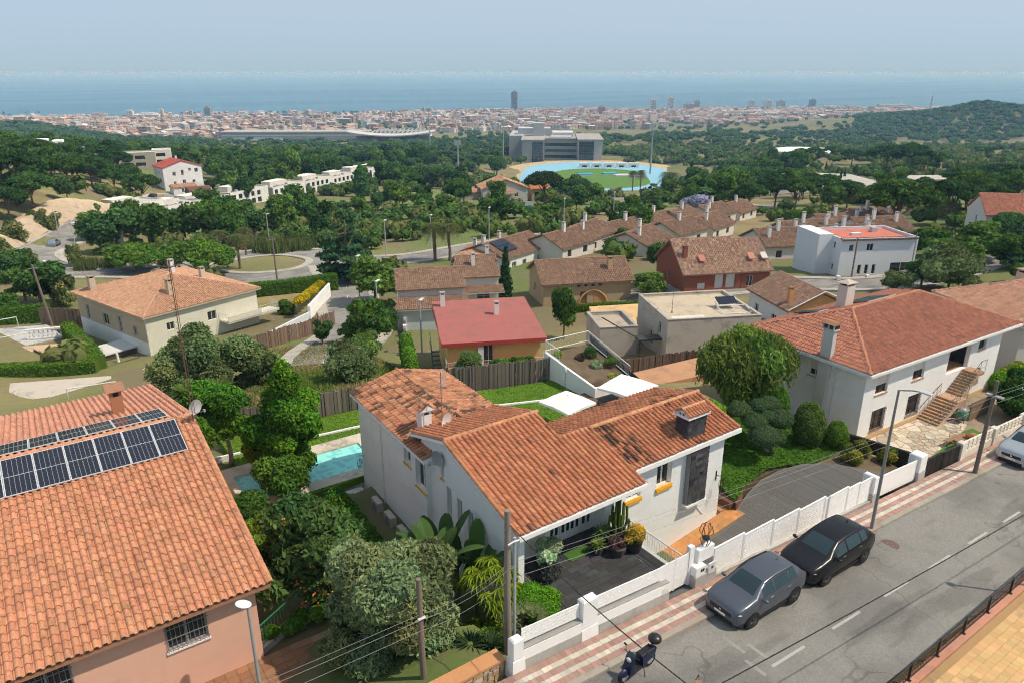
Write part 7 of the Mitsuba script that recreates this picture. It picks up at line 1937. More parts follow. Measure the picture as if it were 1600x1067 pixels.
# running track
def stadium(cx, cy, la, wa, rot, n=28):
 a = math.radians(rot)
 pts = []
 r, h = wa / 2, la / 2 - wa / 2
 for t in np.linspace(-math.pi / 2, math.pi / 2, n):
  pts.append((h + r * math.cos(t), r * math.sin(t)))
 for t in np.linspace(math.pi / 2, 1.5 * math.pi, n):
  pts.append((-h + r * math.cos(t), r * math.sin(t)))
 return [(cx + x * math.cos(a) - y * math.sin(a), cy + x * math.sin(a) + y * math.cos(a)) for x, y in pts]
TC = (397, 447)
flat_area('sports_ground', stadium(*TC, 205, 150, 50), -56.9, (.42, .33, .2), 'concrete', 'sandy surround of the running track', 8)
m = Mesh().poly(stadium(*TC, 172, 118, 50), -57.2, -56.7, (.20, .40, .52))
struct('running_track', m, 'plain', False, 'pale blue running track')
m = Mesh().poly(stadium(TC[0] - 10, TC[1] - 16, 112, 74, 50), -57, -56.55, (.085, .17, .025))
struct('sports_field', m, 'plain', False, 'green infield of the running track')
KEEP.append((*TC, 95))
def near_px(lat, fw):
 return (lat * LAT[0] + fw * FWD[0], lat * LAT[1] + fw * FWD[1])
for i, (la, fw, col, lab) in enumerate([(58, 590, (.05, .30, .5), 'bright blue high jump mat on the far side of the track'), (78, 596, (.06, .34, .36), 'turquoise landing mat further right on the track'), (86, 585, (.5, .5, .52), 'pale shelter roof at the edge of the track'), (98, 578, (.25, .22, .3), 'dark shed on the right bend of the track')]):
 x, y = near_px(la, fw)
 k = thing('sports_mat', lab, 'mat')
 part(k, 'mat', Mesh((x, y, -56.6, -20)).box(-6, 6, -3, 3, 0, 1.2, col, .2))
 part(k, 'base', Mesh((x, y, -56.6, -20)).box(-6.6, 6.6, -3.5, 3.5, -.1, .25, (.35, .36, .38)))
def mast(lat, fw, z0, h, lab):
 x, y = near_px(lat, fw)
 k = thing('floodlight_mast', lab, 'mast')
 part(k, 'shaft', Mesh().tube([(x, y, z0), (x, y, z0 + h)], [.75, .4], (.33, .34, .35), 8), 'satin')
 part(k, 'lamp_rack', Mesh((x, y, z0 + h, -35)).box(-2.2, 2.2, -.3, .3, -1.6, 1.6, (.4, .41, .42)), 'satin')
mast(-36, 500, -50, 26, 'grey floodlight mast left of the gabled country house')
mast(111, 598, -57.5, 38, 'tall grey floodlight mast at the right end of the track')
mast(-98, 900, -70, 48, 'broad grey floodlight tower by the long stadium roof')
mast(-8, 690, -60, 36, 'floodlight mast at the left corner of the grey campus building')
for i, la in enumerate(np.linspace(62, 104, 5)):
 x, y = near_px(la, 640)
 k = thing('container', f'white site cabin behind the track, {["first", "second", "third", "fourth", "fifth"][i]} from the left', 'cabin')
 part(k, 'shell', Mesh((x, y, -58, -35)).box(-4.4, 4.4, -1.6, 1.6, 0, 5, (.62, .63, .62), .1))
 part(k, 'window', Mesh((x, y, -58, -35)).box(-2, 2, -1.64, -1.6, 1.6, 3.2, (.05, .06, .07)), 'window_glass')
# campus building
CF = (*near_px(9, 690), -60, -38)
k = thing('campus_building', 'large grey flat roofed campus building with two glazed wings', 'building')
gy_ = (.36, .36, .35)
m = Mesh(CF).box(0, 20, 0, 75, 0, 21, gy_).box(20, 52, 28, 75, 0, 20, gy_).box(52, 74, 6, 75, 0, 21, gy_).box(-14, -.01, 44, 110, 0, 22, (.34, .35, .36))
part(k, 'wall', m, 'plaster')
part(k, 'roof', Mesh(CF).box(-1, 21, -1, 76, 21, 22, (.30, .29, .27)).box(51, 75, 5, 76, 21.01, 22.01, (.30, .29, .27)).box(20, 52, 27, 76, 20.02, 21.02, (.27, .27, .26)), 'concrete')
part(k, 'tower', Mesh(CF).box(9, 20, 40, 52, 21, 34, (.42, .43, .44)), 'plaster')
part(k, 'plant_room', Mesh(CF).box(-6, 26, 58, 74, 21.5, 28, (.45, .48, .52)), 'satin')
part(k, 'plant_room', Mesh(CF).box(28, 48, 45, 70, 21.1, 25, (.55, .56, .56)), 'satin')
part(k, 'skylight', Mesh(CF).box(26, 46, 32, 40, 21.1, 22.5, (.75, .75, .74)), 'satin')
part(k, 'glass_front', Mesh(CF).box(9.5, 19.8, -.35, -.01, 1, 20, (.03, .05, .055)), 'window_glass')
part(k, 'glass_front', Mesh(CF).box(52.5, 66, 5.6, 5.99, 1, 20, (.03, .05, .055)), 'window_glass')
for zz in (3, 8.5, 14):
 part(k, 'window_band', Mesh(CF).box(21, 51, 27.7, 27.99, zz, zz + 2.6, (.03, .04, .05)), 'window_glass')
 part(k, 'window_band', Mesh(CF).box(-.3, -.01, 2, 43, zz, zz + 2.4, (.04, .05, .06)), 'window_glass')
m = Mesh(CF)
for q in np.arange(1.2, 19, 2.2):
 m.box(10 + q * .55 - .1, 10 + q * .55 + .1, -.5, -.351, 1, 20, (.2, .22, .23))
for zz in np.arange(3, 20, 2.4):
 m.box(9.5, 19.8, -.48, -.351, zz, zz + .2, (.2, .22, .23)).box(52.5, 66, 5.45, 5.599, zz, zz + .2, (.2, .22, .23))
part(k, 'mullion', m, 'satin', stuff=True)
KEEP.append((*near_px(50, 735), 70))
# long hall
k = thing('stadium_hall', 'long low grey hall with a saw toothed roof in front of the town', 'building')
HF = (*near_px(-480, 1250), -88, -33)
part(k, 'wall', Mesh(HF).box(0, 240, 0, 40, 0, 13, (.40, .41, .40)).box(250, 345, -30, 30, 0, 13, (.5, .53, .55)), 'plaster')
part(k, 'roof', Mesh(HF).box(-2, 242, -2, 42, 13, 15, (.33, .32, .31)).box(248, 347, -32, 32, 13, 14.5, (.36, .36, .36)), 'plaster')
part(k, 'band', Mesh(HF).box(0, 240, -.5, -.01, 8, 10, (.66, .66, .64)).box(20, 100, -.6, -.1, 1, 6, (.55, .62, .66)), 'plaster')
for q in range(13):
 part(k, 'roof_tooth', Mesh(HF).hexa([(252 + 7 * q, -30, 14.5), (258 + 7 * q, -30, 14.5), (258 + 7 * q, 30, 14.5), (252 + 7 * q, 30, 14.5)], [(257 + 7 * q, -30, 18), (258 + 7 * q, -30, 18), (258 + 7 * q, 30, 18), (257 + 7 * q, 30, 18)], (.3, .3, .31)), 'satin')
k = thing('grandstand', 'stand with a curved cantilever roof right of the long hall', 'building')
SF = (*near_px(-235, 1130), -88, -30)
part(k, 'tier', Mesh(SF).hexa([(0, 0, 0), (110, 0, 0), (110, 30, 0), (0, 30, 0)], [(0, 25, 16), (110, 25, 16), (110, 30, 16), (0, 30, 16)], (.42, .36, .33)), 'concrete')
t_ = np.linspace(0, 1, 9)
m = Mesh(SF)
v = [(130 * t - 10, y, 17 + 10 * (2 * t - 1) ** 2 * .6) for t in t_ for y in (-6, 34)]
m.add(v + [(a, b, c + 1.5) for a, b, c in v], [(2 * i, 2 * i + 2, 2 * i + 3, 2 * i + 1) for i in range(8)] + [(18 + 2 * i, 18 + 2 * i + 1, 18 + 2 * i + 3, 18 + 2 * i + 2) for i in range(8)] + [(2 * i, 18 + 2 * i, 18 + 2 * i + 2, 2 * i + 2) for i in range(8)], (.42, .42, .42))
part(k, 'roof', m, 'plaster')
# disc reservoir and plaza pavilion
dx, dy = near_px(252, 640)
k = thing('round_reservoir', 'large round reservoir with a flat white roof among pines', 'reservoir')
zz = g(dx, dy)
part(k, 'wall', Mesh().lathe(dx, dy, [(30, zz - 12), (30, zz + 5.5), (29.5, zz + 6)], (.46, .42, .36), 40), 'concrete')
part(k, 'roof', Mesh().lathe(dx, dy, [(29.9, zz + 5.6), (29.2, zz + 6.2), (10, zz + 6.8), (.1, zz + 7)], (.66, .68, .70), 40), 'plaster')
KEEP.append((dx, dy, 34))
k = thing('pavilion', 'low brown pavilion with a flat pale roof at the end of the plaza', 'building')
F_ = (314, 154, -25.5, -32)
part(k, 'wall', Mesh(F_).box(0, 16, 0, 9, -3, 3.6, (.14, .08, .06)), 'plaster')
part(k, 'roof', Mesh(F_).box(-2, 17, -1, 12, 3.6, 4.2, (.42, .39, .35)), 'concrete')
part(k, 'forecourt_wall', Mesh(F_).box(17.5, 27, -2, -1.5, -4, 1.2, (.46, .42, .37)).box(17.5, 18, -2, 10, -4, 1.5, (.46, .42, .37)), 'concrete')
KEEP.append((322, 157, 17))
# sports court and terraces left of the beige house
def lot(name, ring, z, col, bsdf, label, th=2.5):
 return single(name, label, 'ground', Mesh().poly(ring, z - th, z, col), bsdf) if False else struct(name, Mesh().poly(ring, z - th, z, col), bsdf, False, label)
lot('sports_court', [(-2.5, 91), (6.8, 87), (5.6, 74.5), (-3.5, 78)], -11.2, (.50, .45, .38), 'concrete', 'old concrete ball court with goals')
lot('gravel_yard', [(-1.2, 107), (4.2, 105), (5.6, 96), (1.0, 97)], -12.2, (.52, .38, .25), 'concrete', 'sandy yard inside the clipped hedge')
lot('pale_terrace', [(-6, 118), (2.6, 115), (4.0, 108), (-6, 106)], -12.25, (.44, .44, .43), 'concrete', 'pale paved terrace with a white balustrade')
lot('turf_lawn', [(-8, 106), (-1.4, 105), (-1.2, 97.5), (-8, 99)], -12.1, (.09, .16, .025), 'turf', 'small lawn beside the pale terrace')
k = thing('balustrade', 'white stone balustrade at the edge of the pale terrace', 'balustrade')
B0 = (.2, 109.3, -12.2, -18)
part(k, 'rail', Mesh(B0).box(-.2, 4.6, -.2, .2, 1.15, 1.35, (.7, .7, .68)).box(-.2, 4.6, -.2, .2, 0, .2, (.7, .7, .68)), 'plaster')
for q in range(9):
 part(k, 'baluster', Mesh(B0).lathe(.2 + q * .52, 0, [(.08, .2), (.15, .45), (.07, .85), (.1, 1.15)], (.7, .7, .68), 8), 'plaster')
def goal(x, y, z, rot, w_, h_, label):
 k = thing('goal_frame', label, 'goal')
 G = (x, y, z, rot)
 part(k, 'frame', Mesh(G).tube([(0, 0, 0), (0, 0, h_), (.01, 0, h_), (w_ - .01, 0, h_), (w_, 0, h_), (w_, 0, 0)], .06, (.66, .67, .66), 6))
goal(2.2, 80.6, -11.2, -10, 4.4, 1.9, 'white goal frame at the far end of the concrete court')
goal(-4.5, 104.5, -12.2, 5, 5.2, 2.2, 'white goal frame on the small lawn, nearer one')
goal(-7.0, 112.5, -12.2, 5, 6.4, 2.2, 'white goal frame behind, on the pale terrace')
k = thing('laundry_rack', 'light blue rotary clothes line below the beige house', 'clothes line')
part(k, 'post', Mesh().tube([(11.3, 81.5, -12), (11.3, 81.5, -9.2)], .04, (.5, .55, .6), 6))
m = Mesh()
for a in (0, 1.57, 3.14, 4.71):
 m.tube([(11.3, 81.5, -9.6), (11.3 + 1.9 * math.cos(a), 81.5 + 1.9 * math.sin(a), -9.2)], .03, (.55, .62, .7), 5)
for r_ in (.9, 1.4, 1.9):
 m.tube([(11.3 + r_ * math.cos(a), 81.5 + r_ * math.sin(a), -9.4 + .1 * r_) for a in np.arange(0, 7.9, 1.5708)], .012, (.7, .72, .75), 4)
part(k, 'arm', m)
def hedge(name, label, pts, w_, h_, z, col, seed=1, leaf=.13, dens=70, zf=None):
 t = thing(name, label, 'hedge')
 rng = np.random.default_rng(seed)
 m = Mesh()
 for p0, p1 in zip(pts, pts[1:]):
  p0, p1 = np.array(p0, float), np.array(p1, float)
  L_ = np.linalg.norm(p1 - p0)
  d = (p1 - p0) / L_
  n_ = np.array([-d[1], d[0]])
  zc = (lambda s: z) if zf is None else (lambda s: float(zf(*(p0 + d * s))))
  for s in np.arange(0, L_, 1.0):
   e = min(s + 1.0, L_)
   z0 = zc(s)
   a_, b_ = p0 + d * s, p0 + d * e
   hh = w_ / 2 * .9
   m.hexa([(*(a_ - n_ * hh), z0 - 1), (*(b_ - n_ * hh), z0 - 1), (*(b_ + n_ * hh), z0 - 1), (*(a_ + n_ * hh), z0 - 1)], [(*(a_ - n_ * hh), z0 + h_ * .96), (*(b_ - n_ * hh), z0 + h_ * .96), (*(b_ + n_ * hh), z0 + h_ * .96), (*(a_ + n_ * hh), z0 + h_ * .96)], np.array(col) * 1.3)
  n = int(L_ * (2 * h_ + w_) * dens)
  s = rng.uniform(0, L_, n)
  u = rng.uniform(0, 2 * h_ + w_, n)
  oy = np.where(u < h_, -w_ / 2, np.where(u < h_ + w_, u - h_ - w_ / 2, w_ / 2))
  oz = np.where(u < h_, u, np.where(u < h_ + w_, h_, u - h_ - w_))
  nn = np.where(u < h_, -1, np.where(u < h_ + w_, 0, 1))
  P = p0 + d * s[:, None] + n_ * (oy + .05 * rng.standard_normal(n))[:, None]
  zz = np.array([zc(q) for q in s]) + oz + .05 * rng.standard_normal(n)
  N = np.column_stack([n_[0] * nn, n_[1] * nn, (nn == 0) * 1.0])
  c = np.array(col) * GREEN * rng.uniform(.65, 1.35, (n, 1))
  m.add(*leaf_cards(np.column_stack([P, zz]), N, leaf, c, rng))
 part(t, 'foliage', m, 'leaf')
# ---------------------------------------------------------------- trees down the slope and in the valley
TREES = [
 ('pine', 8.0, 219.0, 10.2, 12.0), ('pine', 2.2, 208.0, 8.5, 9.0), ('pine', 19.6, 260.0, 11.9, 11.6), ('pine', 28.4, 286.0, 11.1, 10.8),
 ('pine', 6.0, 233.4, 12.1, 11.8), ('pine', 16.8, 274.0, 11.4, 12.1), ('pine', 34.0, 280.6, 10.0, 8.2), ('pine', 2.5, 232.3, 11.9, 10.0),
 ('pine', 15.1, 309.0, 10.3, 11.2), ('pine', 27.1, 337.2, 10.2, 11.2), ('pine', 39.2, 357.8, 9.7, 10.3), ('pine', 6.1, 305.8, 8.9, 9.8),
 ('pine', 40.1, 296.2, 7.1, 6.0), ('broad', 20.0, 176.9, 10.0, 13.2), ('broad', 17.5, 192.3, 7.6, 8.2), ('broad', 27.9, 186.2, 9.5, 12.0),
 ('broad', 36.0, 203.3, 7.6, 11.6), ('broad', 40.5, 188.7, 9.4, 11.8), ('broad', 27.8, 212.1, 6.9, 8.4), ('pinelow', 19.3, 148.2, 5.9, 10.7),
 ('pinelow', 28.0, 136.7, 6.9, 12.7), ('broad', 53.8, 213.2, 10.2, 12.7), ('broad', 60.1, 265.0, 9.0, 11.0), ('broad', 54.2, 193.1, 8.2, 10.1),
 ('broad', 61.0, 193.3, 10.5, 10.3), ('broad', 72.9, 212.1, 12.1, 11.4), ('broad', 64.7, 174.9, 9.5, 8.8), ('broad', 67.4, 252.7, 6.6, 8.6),
 ('broad', 99.7, 322.4, 15.7, 16.7), ('broad', 108.5, 327.4, 18.2, 14.3), ('broad', 97.4, 341.9, 14.9, 16.0), ('broad', 123.7, 344.8, 15.0, 13.7),
 ('broad', 78.5, 317.5, 11.4, 11.9), ('broad', 85.2, 359.0, 10.9, 11.8), ('broad', 107.2, 402.3, 13.1, 15.1), ('broad', 138.1, 357.0, 13.1, 14.4),
 ('broad', 79.4, 290.2, 10.1, 10.4), ('broad', 110.0, 444.8, 11.3, 14.6), ('broad', 152.9, 372.3, 12.1, 13.5), ('broad', 153.0, 429.6, 12.4, 15.1),
 ('broad', 152.4, 467.8, 11.6, 14.5), ('cedar', 47.2, 115.6, 13.3, 11.6), ('poplar', 127.7, 291.5, 12.8, 6.5), ('broad', 223.8, 469.9, 19.0, 30.8),
 ('broad', 255.4, 492.9, 21.8, 28.3), ('broad', 269.0, 493.5, 18.7, 21.1), ('broad', 305.0, 612.9, 20.8, 28.9), ('broad', 277.6, 614.2, 17.4, 22.6),
 ('broad', 349.4, 609.4, 15.3, 20.3), ('broad', 313.4, 478.4, 24.2, 28.5), ('broad', 346.6, 500.4, 21.4, 20.9), ('broad', 319.3, 515.7, 16.0, 18.2),
 ('broad', 324.7, 539.7, 16.6, 18.3), ('broad', 105.9, 229.3, 6.7, 8.7), ('broad', 121.8, 241.5, 6.2, 8.4), ('broad', 112.1, 208.9, 5.3, 7.0),
 ('broad', 88.2, 183.3, 4.4, 7.1), ('broad', 93.6, 217.2, 6.2, 7.3), ('broad', 100.7, 176.7, 4.0, 6.4), ('broad', 109.0, 186.2, 6.2, 9.0),
 ('broad', 134.8, 220.3, 6.9, 7.2), ('broad', 110.3, 160.8, 6.0, 6.9), ('broad', 109.8, 167.9, 5.4, 6.3), ('broad', 166.8, 249.1, 10.2, 10.9),
 ('broad', 237.7, 337.0, 8.1, 7.9), ('pinedark', 155.8, 201.6, 11.8, 13.3), ('broad', 130.7, 160.2, 4.8, 6.9), ('broad', 120.2, 152.6, 4.2, 6.1),
 ('broad', 146.5, 173.4, 8.1, 8.3), ('broad', 173.7, 196.9, 7.5, 8.2), ('broad', 140.8, 175.7, 4.0, 5.9), ('broad', 114.1, 151.6, 3.1, 4.7),
 ('bushy', 121.5, 142.4, 2.7, 4.3), ('palm', 67.5, 121.5, 8.6, 6.4), ('palm', 69.5, 119.3, 8.3, 5.9), ('palm', 35.3, 138.6, 7.6, 4.8),
 ('palm', 40.6, 153.3, 6.8, 4.5), ('palm', 39.2, 168.3, 5.3, 4.9), ('cypress', 57.2, 82.7, 8.7, 2.0), ('cypress', 328.0, 287.7, 15.8, 4.0),
 ('broad', 136.6, 139.4, 6.3, 7.5), ('broad', 113.0, 119.0, 5.9, 6.6), ('broad', 115.8, 114.7, 6.4, 7.1), ('broad', 105.8, 114.3, 3.7, 4.9),
 ('broad', 127.4, 122.2, 4.7, 5.2), ('broad', 104.2, 107.7, 3.5, 4.5), ('araucaria', 152.4, 147.0, 8.4, 7.3), ('jacaranda', 148.0, 128.5, 6.9, 8.4),
 ('broad', 274.2, 228.6, 16.9, 16.5), ('broad', 297.2, 239.2, 13.0, 14.0), ('broad', 310.7, 269.3, 12.8, 13.8), ('palmbush', 332.0, 307.5, 15.7, 16.1),
 ('broad', 237.5, 219.7, 8.5, 8.3), ('broad', 192.2, 159.3, 6.0, 13.9), ('palm', 351.9, 358.6, 15.9, 7.7), ('palm', 334.1, 333.5, 16.6, 7.3),
 ('pine', 181.2, 135.8, 8.7, 9.4), ('pine', 197.6, 138.9, 9.8, 11.1), ('pine', 195.1, 130.4, 10.2, 9.6), ('pine', 212.8, 132.2, 10.3, 12.1),
 ('pine', 246.0, 158.4, 9.7, 9.4), ('pine', 180.6, 141.2, 5.9, 6.5), ('broad', 197.7, 119.6, 6.8, 7.4), ('palmbush', 200.5, 123.4, 5.4, 6.4),
 ('pine', 155.4, 79.0, 11.9, 15.0), ('pine', 172.4, 92.2, 9.5, 9.2), ('pine', 176.5, 78.2, 10.5, 11.7), ('pine', 193.7, 81.7, 11.6, 12.5),
 ('pine', 201.8, 91.4, 8.6, 10.0), ('pine', 200.7, 80.4, 9.8, 11.1), ('pine', 208.4, 77.8, 10.7, 11.3), ('pine', 281.3, 122.3, 10.5, 13.7),
 ('pine', 308.2, 121.9, 11.1, 14.4), ('pine', 316.4, 117.6, 11.1, 12.1), ('pine', 358.6, 149.1, 8.7, 14.2), ('pine', 446.6, 261.9, 10.4, 13.7),
 ('pine', 494.7, 305.2, 10.3, 13.7), ('pine', 459.7, 297.5, 9.8, 12.2), ('pine', 456.6, 252.9, 10.3, 12.1), ('pine', 503.0, 336.4, 8.9, 11.6),
 ('pine', 401.5, 214.5, 16.1, 21.0), ('pine', 397.5, 200.2, 16.6, 18.9), ('pine', 385.9, 187.8, 10.0, 9.7), ('broad', 404.6, 280.6, 16.3, 19.9),
 ('broad', 429.9, 313.4, 16.0, 17.3), ('broad', 389.3, 261.2, 12.4, 13.6), ('cypress', 328.2, 196.7, 6.8, 1.5), ('cypress', 335.2, 199.0, 6.9, 1.5),
 ('cypress', 342.7, 207.6, 6.5, 1.6), ('cypress', 394.6, 243.0, 5.3, 1.5), ('cypress', 401.7, 250.8, 5.4, 1.5), ('cypress', 426.0, 203.6, 10.2, 2.8),
 ('cypress', 390.4, 183.1, 8.6, 2.3), ('cypress', 340.8, 161.2, 5.8, 1.7), ('broad', 44.1, 97.5, 7.1, 8.1), ('broad', 33.1, 75.9, 5.4, 5.3),
 ('broad', 37.4, 81.4, 4.2, 4.1), ('broad', 30.9, 77.2, 2.6, 3.0), ('broad', 86.6, 80.9, 5.6, 4.2), ('broad', 74.4, 71.1, 3.4, 5.2),
 ('broad', 53.3, 64.7, 6.4, 3.4), ('broad', 28.4, 78.8, 3.1, 2.7), ('broad', 113.6, 47.9, 5.3, 8.5), ('broad', 103.7, 47.6, 4.1, 5.4),
 ('broad', 127.4, 50.4, 6.3, 8.2), ('broad', 123.2, 44.6, 5.5, 6.8), ('olive', 102.7, 43.7, 5.0, 9.5), ('olive', 98.2, 48.2, 2.7, 5.2),
 ('broad', 143.4, 54.4, 5.8, 6.8), ('cedar', 123.4, 43.9, 7.4, 5.8), ('broad', 129.9, 59.6, 4.5, 6.6), ('broad', 3.1, 127.1, 7.2, 8.7),
 ('broad', 1.0, 132.3, 5.1, 6.0), ('broad', -0.1, 147.1, 5.6, 6.5), ('bushy', 5.6, 126.6, 4.0, 4.9), ('broad', -1.9, 121.7, 3.7, 4.5),
 ('bushy', 9.8, 203.8, 3.7, 6.1), ('bushy', 1.6, 186.9, 4.2, 6.8), ('bushy', 2.3, 158.1, 3.6, 5.2), ('bushy', -0.3, 164.4, 4.2, 6.0),
 ('bushy', 7.7, 208.2, 3.2, 4.6), ('bushy', 10.5, 156.8, 4.2, 3.6), ('reed', 11.6, 154.9, 2.7, 4.8), ('reed', 14.3, 155.3, 2.5, 4.9),
 ('reed', 46.5, 152.7, 3.6, 8.1), ('reed', 50.6, 152.9, 3.4, 8.2), ('reed', 45.6, 163.5, 3.2, 5.7), ('olive', 23.0, 58.3, 3.0, 4.6),
 ('broad', 29.3, 68.2, 3.2, 4.1),
]
GROUPS = {'pine': ('umbrella_pine', 'umbrella pine', 'tree'), 'pinelow': ('umbrella_pine', 'low spreading bright green umbrella pine beyond the beige house', 'tree'), 'pinedark': ('dark_pine', 'dark purplish umbrella pine beside the gabled country house', 'tree'),
   'broad': ('leafy_tree', 'leafy tree', 'tree'), 'bushy': ('dry_bush', 'dry brownish bush', 'bush'), 'olive': ('olive_tree', 'grey green olive tree', 'tree'), 'jacaranda': ('jacaranda_tree', 'jacaranda in violet bloom above the brown roofs', 'tree'),
   'cypress': ('cypress_tree', 'cypress', 'tree'), 'poplar': ('poplar_tree', 'slim green poplar in front of the modern terrace', 'tree'), 'palm': ('palm_tree', 'palm', 'tree'), 'palmbush': ('palm_tree', 'short bushy palm with a wide crown', 'tree'),
   'cedar': ('cedar_tree', 'dark layered cedar', 'tree'), 'araucaria': ('conifer_tree', 'pale tiered conifer by the upper road', 'tree'), 'reed': ('reed_clump', 'clump of tall reeds by the road', 'reeds')}
VAR = {'pine': 3, 'broad': 5, 'palm': 2}
def zone(x, y):
 lat, fw = x * LAT[0] + y * LAT[1], x * FWD[0] + y * FWD[1]
 side = lat / fw
 if fw < 130:
  w_ = 'near the houses below the villa'
 elif fw < 215:
  w_ = 'along the valley road'
 elif fw < 340:
  w_ = 'in the middle of the valley'
 else:
  w_ = 'far across the valley towards the running track'
 s_ = 'on the left hillside' if side < -.42 else 'left of the modern terrace' if side < -.27 else 'behind the modern terrace' if side < -.1 else 'in the centre' if side < .16 else 'right of the centre' if side < .42 else 'on the right side'
 return w_, s_
AVOID = []

nb = 0
for (kd, x, y, h, w) in TREES:
 nm, txt, cat = GROUPS[kd]
 w_, s_ = zone(x, y)
 grp = None
 lab = txt
 if kd in ('pine', 'broad', 'bushy', 'olive', 'reed', 'cypress', 'palm', 'cedar', 'pinelow', 'palmbush'):
  lab = f'{txt} {w_}, {s_}' if kd not in ('pinelow', 'reed', 'palmbush') else f'{txt}, {s_}'
  grp = f'{nm.replace("_", " ")}s {w_}, {s_}'
  if kd == 'cypress' and 50 < x < 60:
   lab, grp = 'dark slender cypress beside the stepped brown roofed house', None
 if kd == 'pinelow':
  lab, grp = f'low spreading bright green umbrella pine beyond the beige house, {"left" if x < 24 else "right"} one of two', None
 pr = f'proto_{kd}_{nb % VAR.get(kd, 1)}'
 nb += 1
 if w > 15 and kd == 'broad':
  for q in range(3):
   a_ = RV.uniform(0, 6.28)
   place(nm, f'proto_broad_{(nb + q) % 5}', x + .3 * w * math.cos(a_), y + .3 * w * math.sin(a_), h * RV.uniform(.5, .8), w * RV.uniform(.42, .6), lab, cat, grp)
 else:
  place(nm, pr, x, y, h * 1.03, w * 1.05, lab, cat, grp)
 AVOID.append((x, y, w * .4))
# ---------------------------------------------------------------- garden trees near the camera
def tree(name, label, cat, lobes, n, size, col, trunk=None, seed=1, core=.7, corecol=None, bark=BARK, r=.12, every=2, fruit=None, **k):
 t = thing(name, label, cat)
 rng = np.random.default_rng(seed)
 m = Mesh()
 if core:
  lobe_cores(m, lobes, np.array(col) * .8 if corecol is None else corecol, core, 2, rng)
 m.add(*lobe_leaves(lobes, n, size, col, rng, **k))
 part(t, 'crown', m, 'leaf')
 if trunk:
  m = Mesh()
  limbs(m, trunk[0], trunk[1], r, lobes, bark, rng, every)
  part(t, 'trunk', m, 'plaster')
 if fruit:
  q = rng.choice(len(lobes), fruit[0])
  for i in q:
   c, rr = np.array(lobes[i][0]), np.broadcast_to(lobes[i][1], 3)
   d = rng.standard_normal(3); d /= np.linalg.norm(d); d[2] = abs(d[2]) * .6
   d[:2] -= FWD * .5
   mm = Mesh()
   for j in range(4):
    mm.ball(c + d * rr * 1.1 + rng.normal(0, .06, 3), .042, jit(fruit[1], .12, rng), 1)
   part(t, 'fruit', mm, 'satin', True)
 return t

def cloud(cx, cy, cz, rx, ry, rz, n, q0, q1, seed, squash=.85):
 rng = np.random.default_rng(seed)
 out = []
 for i in range(n):
  d = rng.standard_normal(3)
  d /= np.linalg.norm(d)
  s = rng.uniform(.25, .78)
  q = rng.uniform(q0, q1)
  out.append(((cx + d[0] * rx * s, cy + d[1] * ry * s, cz + d[2] * rz * s), (q, q, q * squash)))
 return out

tree('olive_tree', 'large silvery olive tree filling the corner between the two wooden poles', 'tree', cloud(9.15, 21.1, 1.9, 3.25, 3.1, 3.5, 40, .6, 1.05, 3), 72000, .085, (.165, .178, .105), ((9.2, 21.2, -2), (9.3, 21.1, 1.2)), 4, .62, (.09, .10, .06), (.2, .18, .15), .22, aspect=3.0, vary=.16)
tree('loquat_tree', 'dark loquat tree full of orange fruit beside the pink house', 'tree', cloud(7.9, 26.6, 1.2, 2.3, 2.5, 3.0, 26, .6, 1.0, 6), 15000, .17, (.062, .088, .032), ((7.8, 26.6, -2), (7.9, 26.6, 1)), 7, .6, (.03, .045, .018), r=.16, aspect=2.6, hue=.16, fruit=(36, (.66, .20, .03)))
tree('bright_tree', 'tall bright green tree between the loquat and the swimming pool', 'tree', cloud(11.3, 38.4, 1.1, 2.6, 2.4, 3.2, 30, .65, 1.05, 9) + [((11.3, 38.3, 3.9), (.9, .9, 1.0)), ((11.3, 38.3, 4.8), (.5, .5, .7))], 34000, .13, (.075, .15, .02), ((11, 38.8, -2.4), (11, 38.6, 2)), 10, .62, (.035, .07, .012), r=.16, vary=.3)
tree('broad_tree', 'round fresh green tree with a crooked trunk behind the pink roof', 'tree', cloud(8.3, 42.2, 1.4, 2.1, 2.0, 1.8, 16, .6, 1.0, 12), 17000, .14, (.075, .14, .022), ((8.9, 43.0, -2.4), (8.5, 42.4, .6)), 13, .62, (.04, .07, .014), (.3, .25, .2), .17)
tree('yellowing_bush', 'yellowish bush at the right of the crooked green tree', 'bush', cloud(9.6, 41.3, -.6, .9, .9, 1.2, 7, .4, .6, 14), 5000, .12, (.16, .16, .03), None, 15, .6)
tree('holm_oak', 'big grey green spreading tree above the empty meadow', 'tree', cloud(12.4, 67.3, -4.4, 5.0, 4.4, 3.6, 34, 1.0, 1.7, 16), 40000, .19, (.125, .135, .065), ((12.4, 67.3, -9.5), (12.4, 67.3, -4.5)), 17, .66, (.05, .06, .03), r=.4, vary=.2)
tree('holm_oak', 'smaller grey green tree leaning over the meadow right of the big one', 'tree', cloud(17.0, 65.5, -5.4, 2.8, 2.6, 2.6, 18, .8, 1.3, 18), 20000, .19, (.115, .125, .06), ((17, 65.5, -9), (17, 65.5, -5)), 19, .66, (.05, .06, .03), r=.25)
tree('pepper_tree', 'large drooping pepper tree beside the two storey white house', 'tree', cloud(40.4, 29.0, .8, 4.0, 3.1, 3.0, 28, .85, 1.35, 20), 26000, .12, (.115, .15, .035), ((41.2, 29, -3), (41, 28.7, .6)), 21, .62, (.05, .065, .02), (.17, .12, .09), .35, 2, aspect=4.2, droop=2.6, low=.0)
rng_ = np.random.default_rng(44)
m = Mesh()
st_ = []
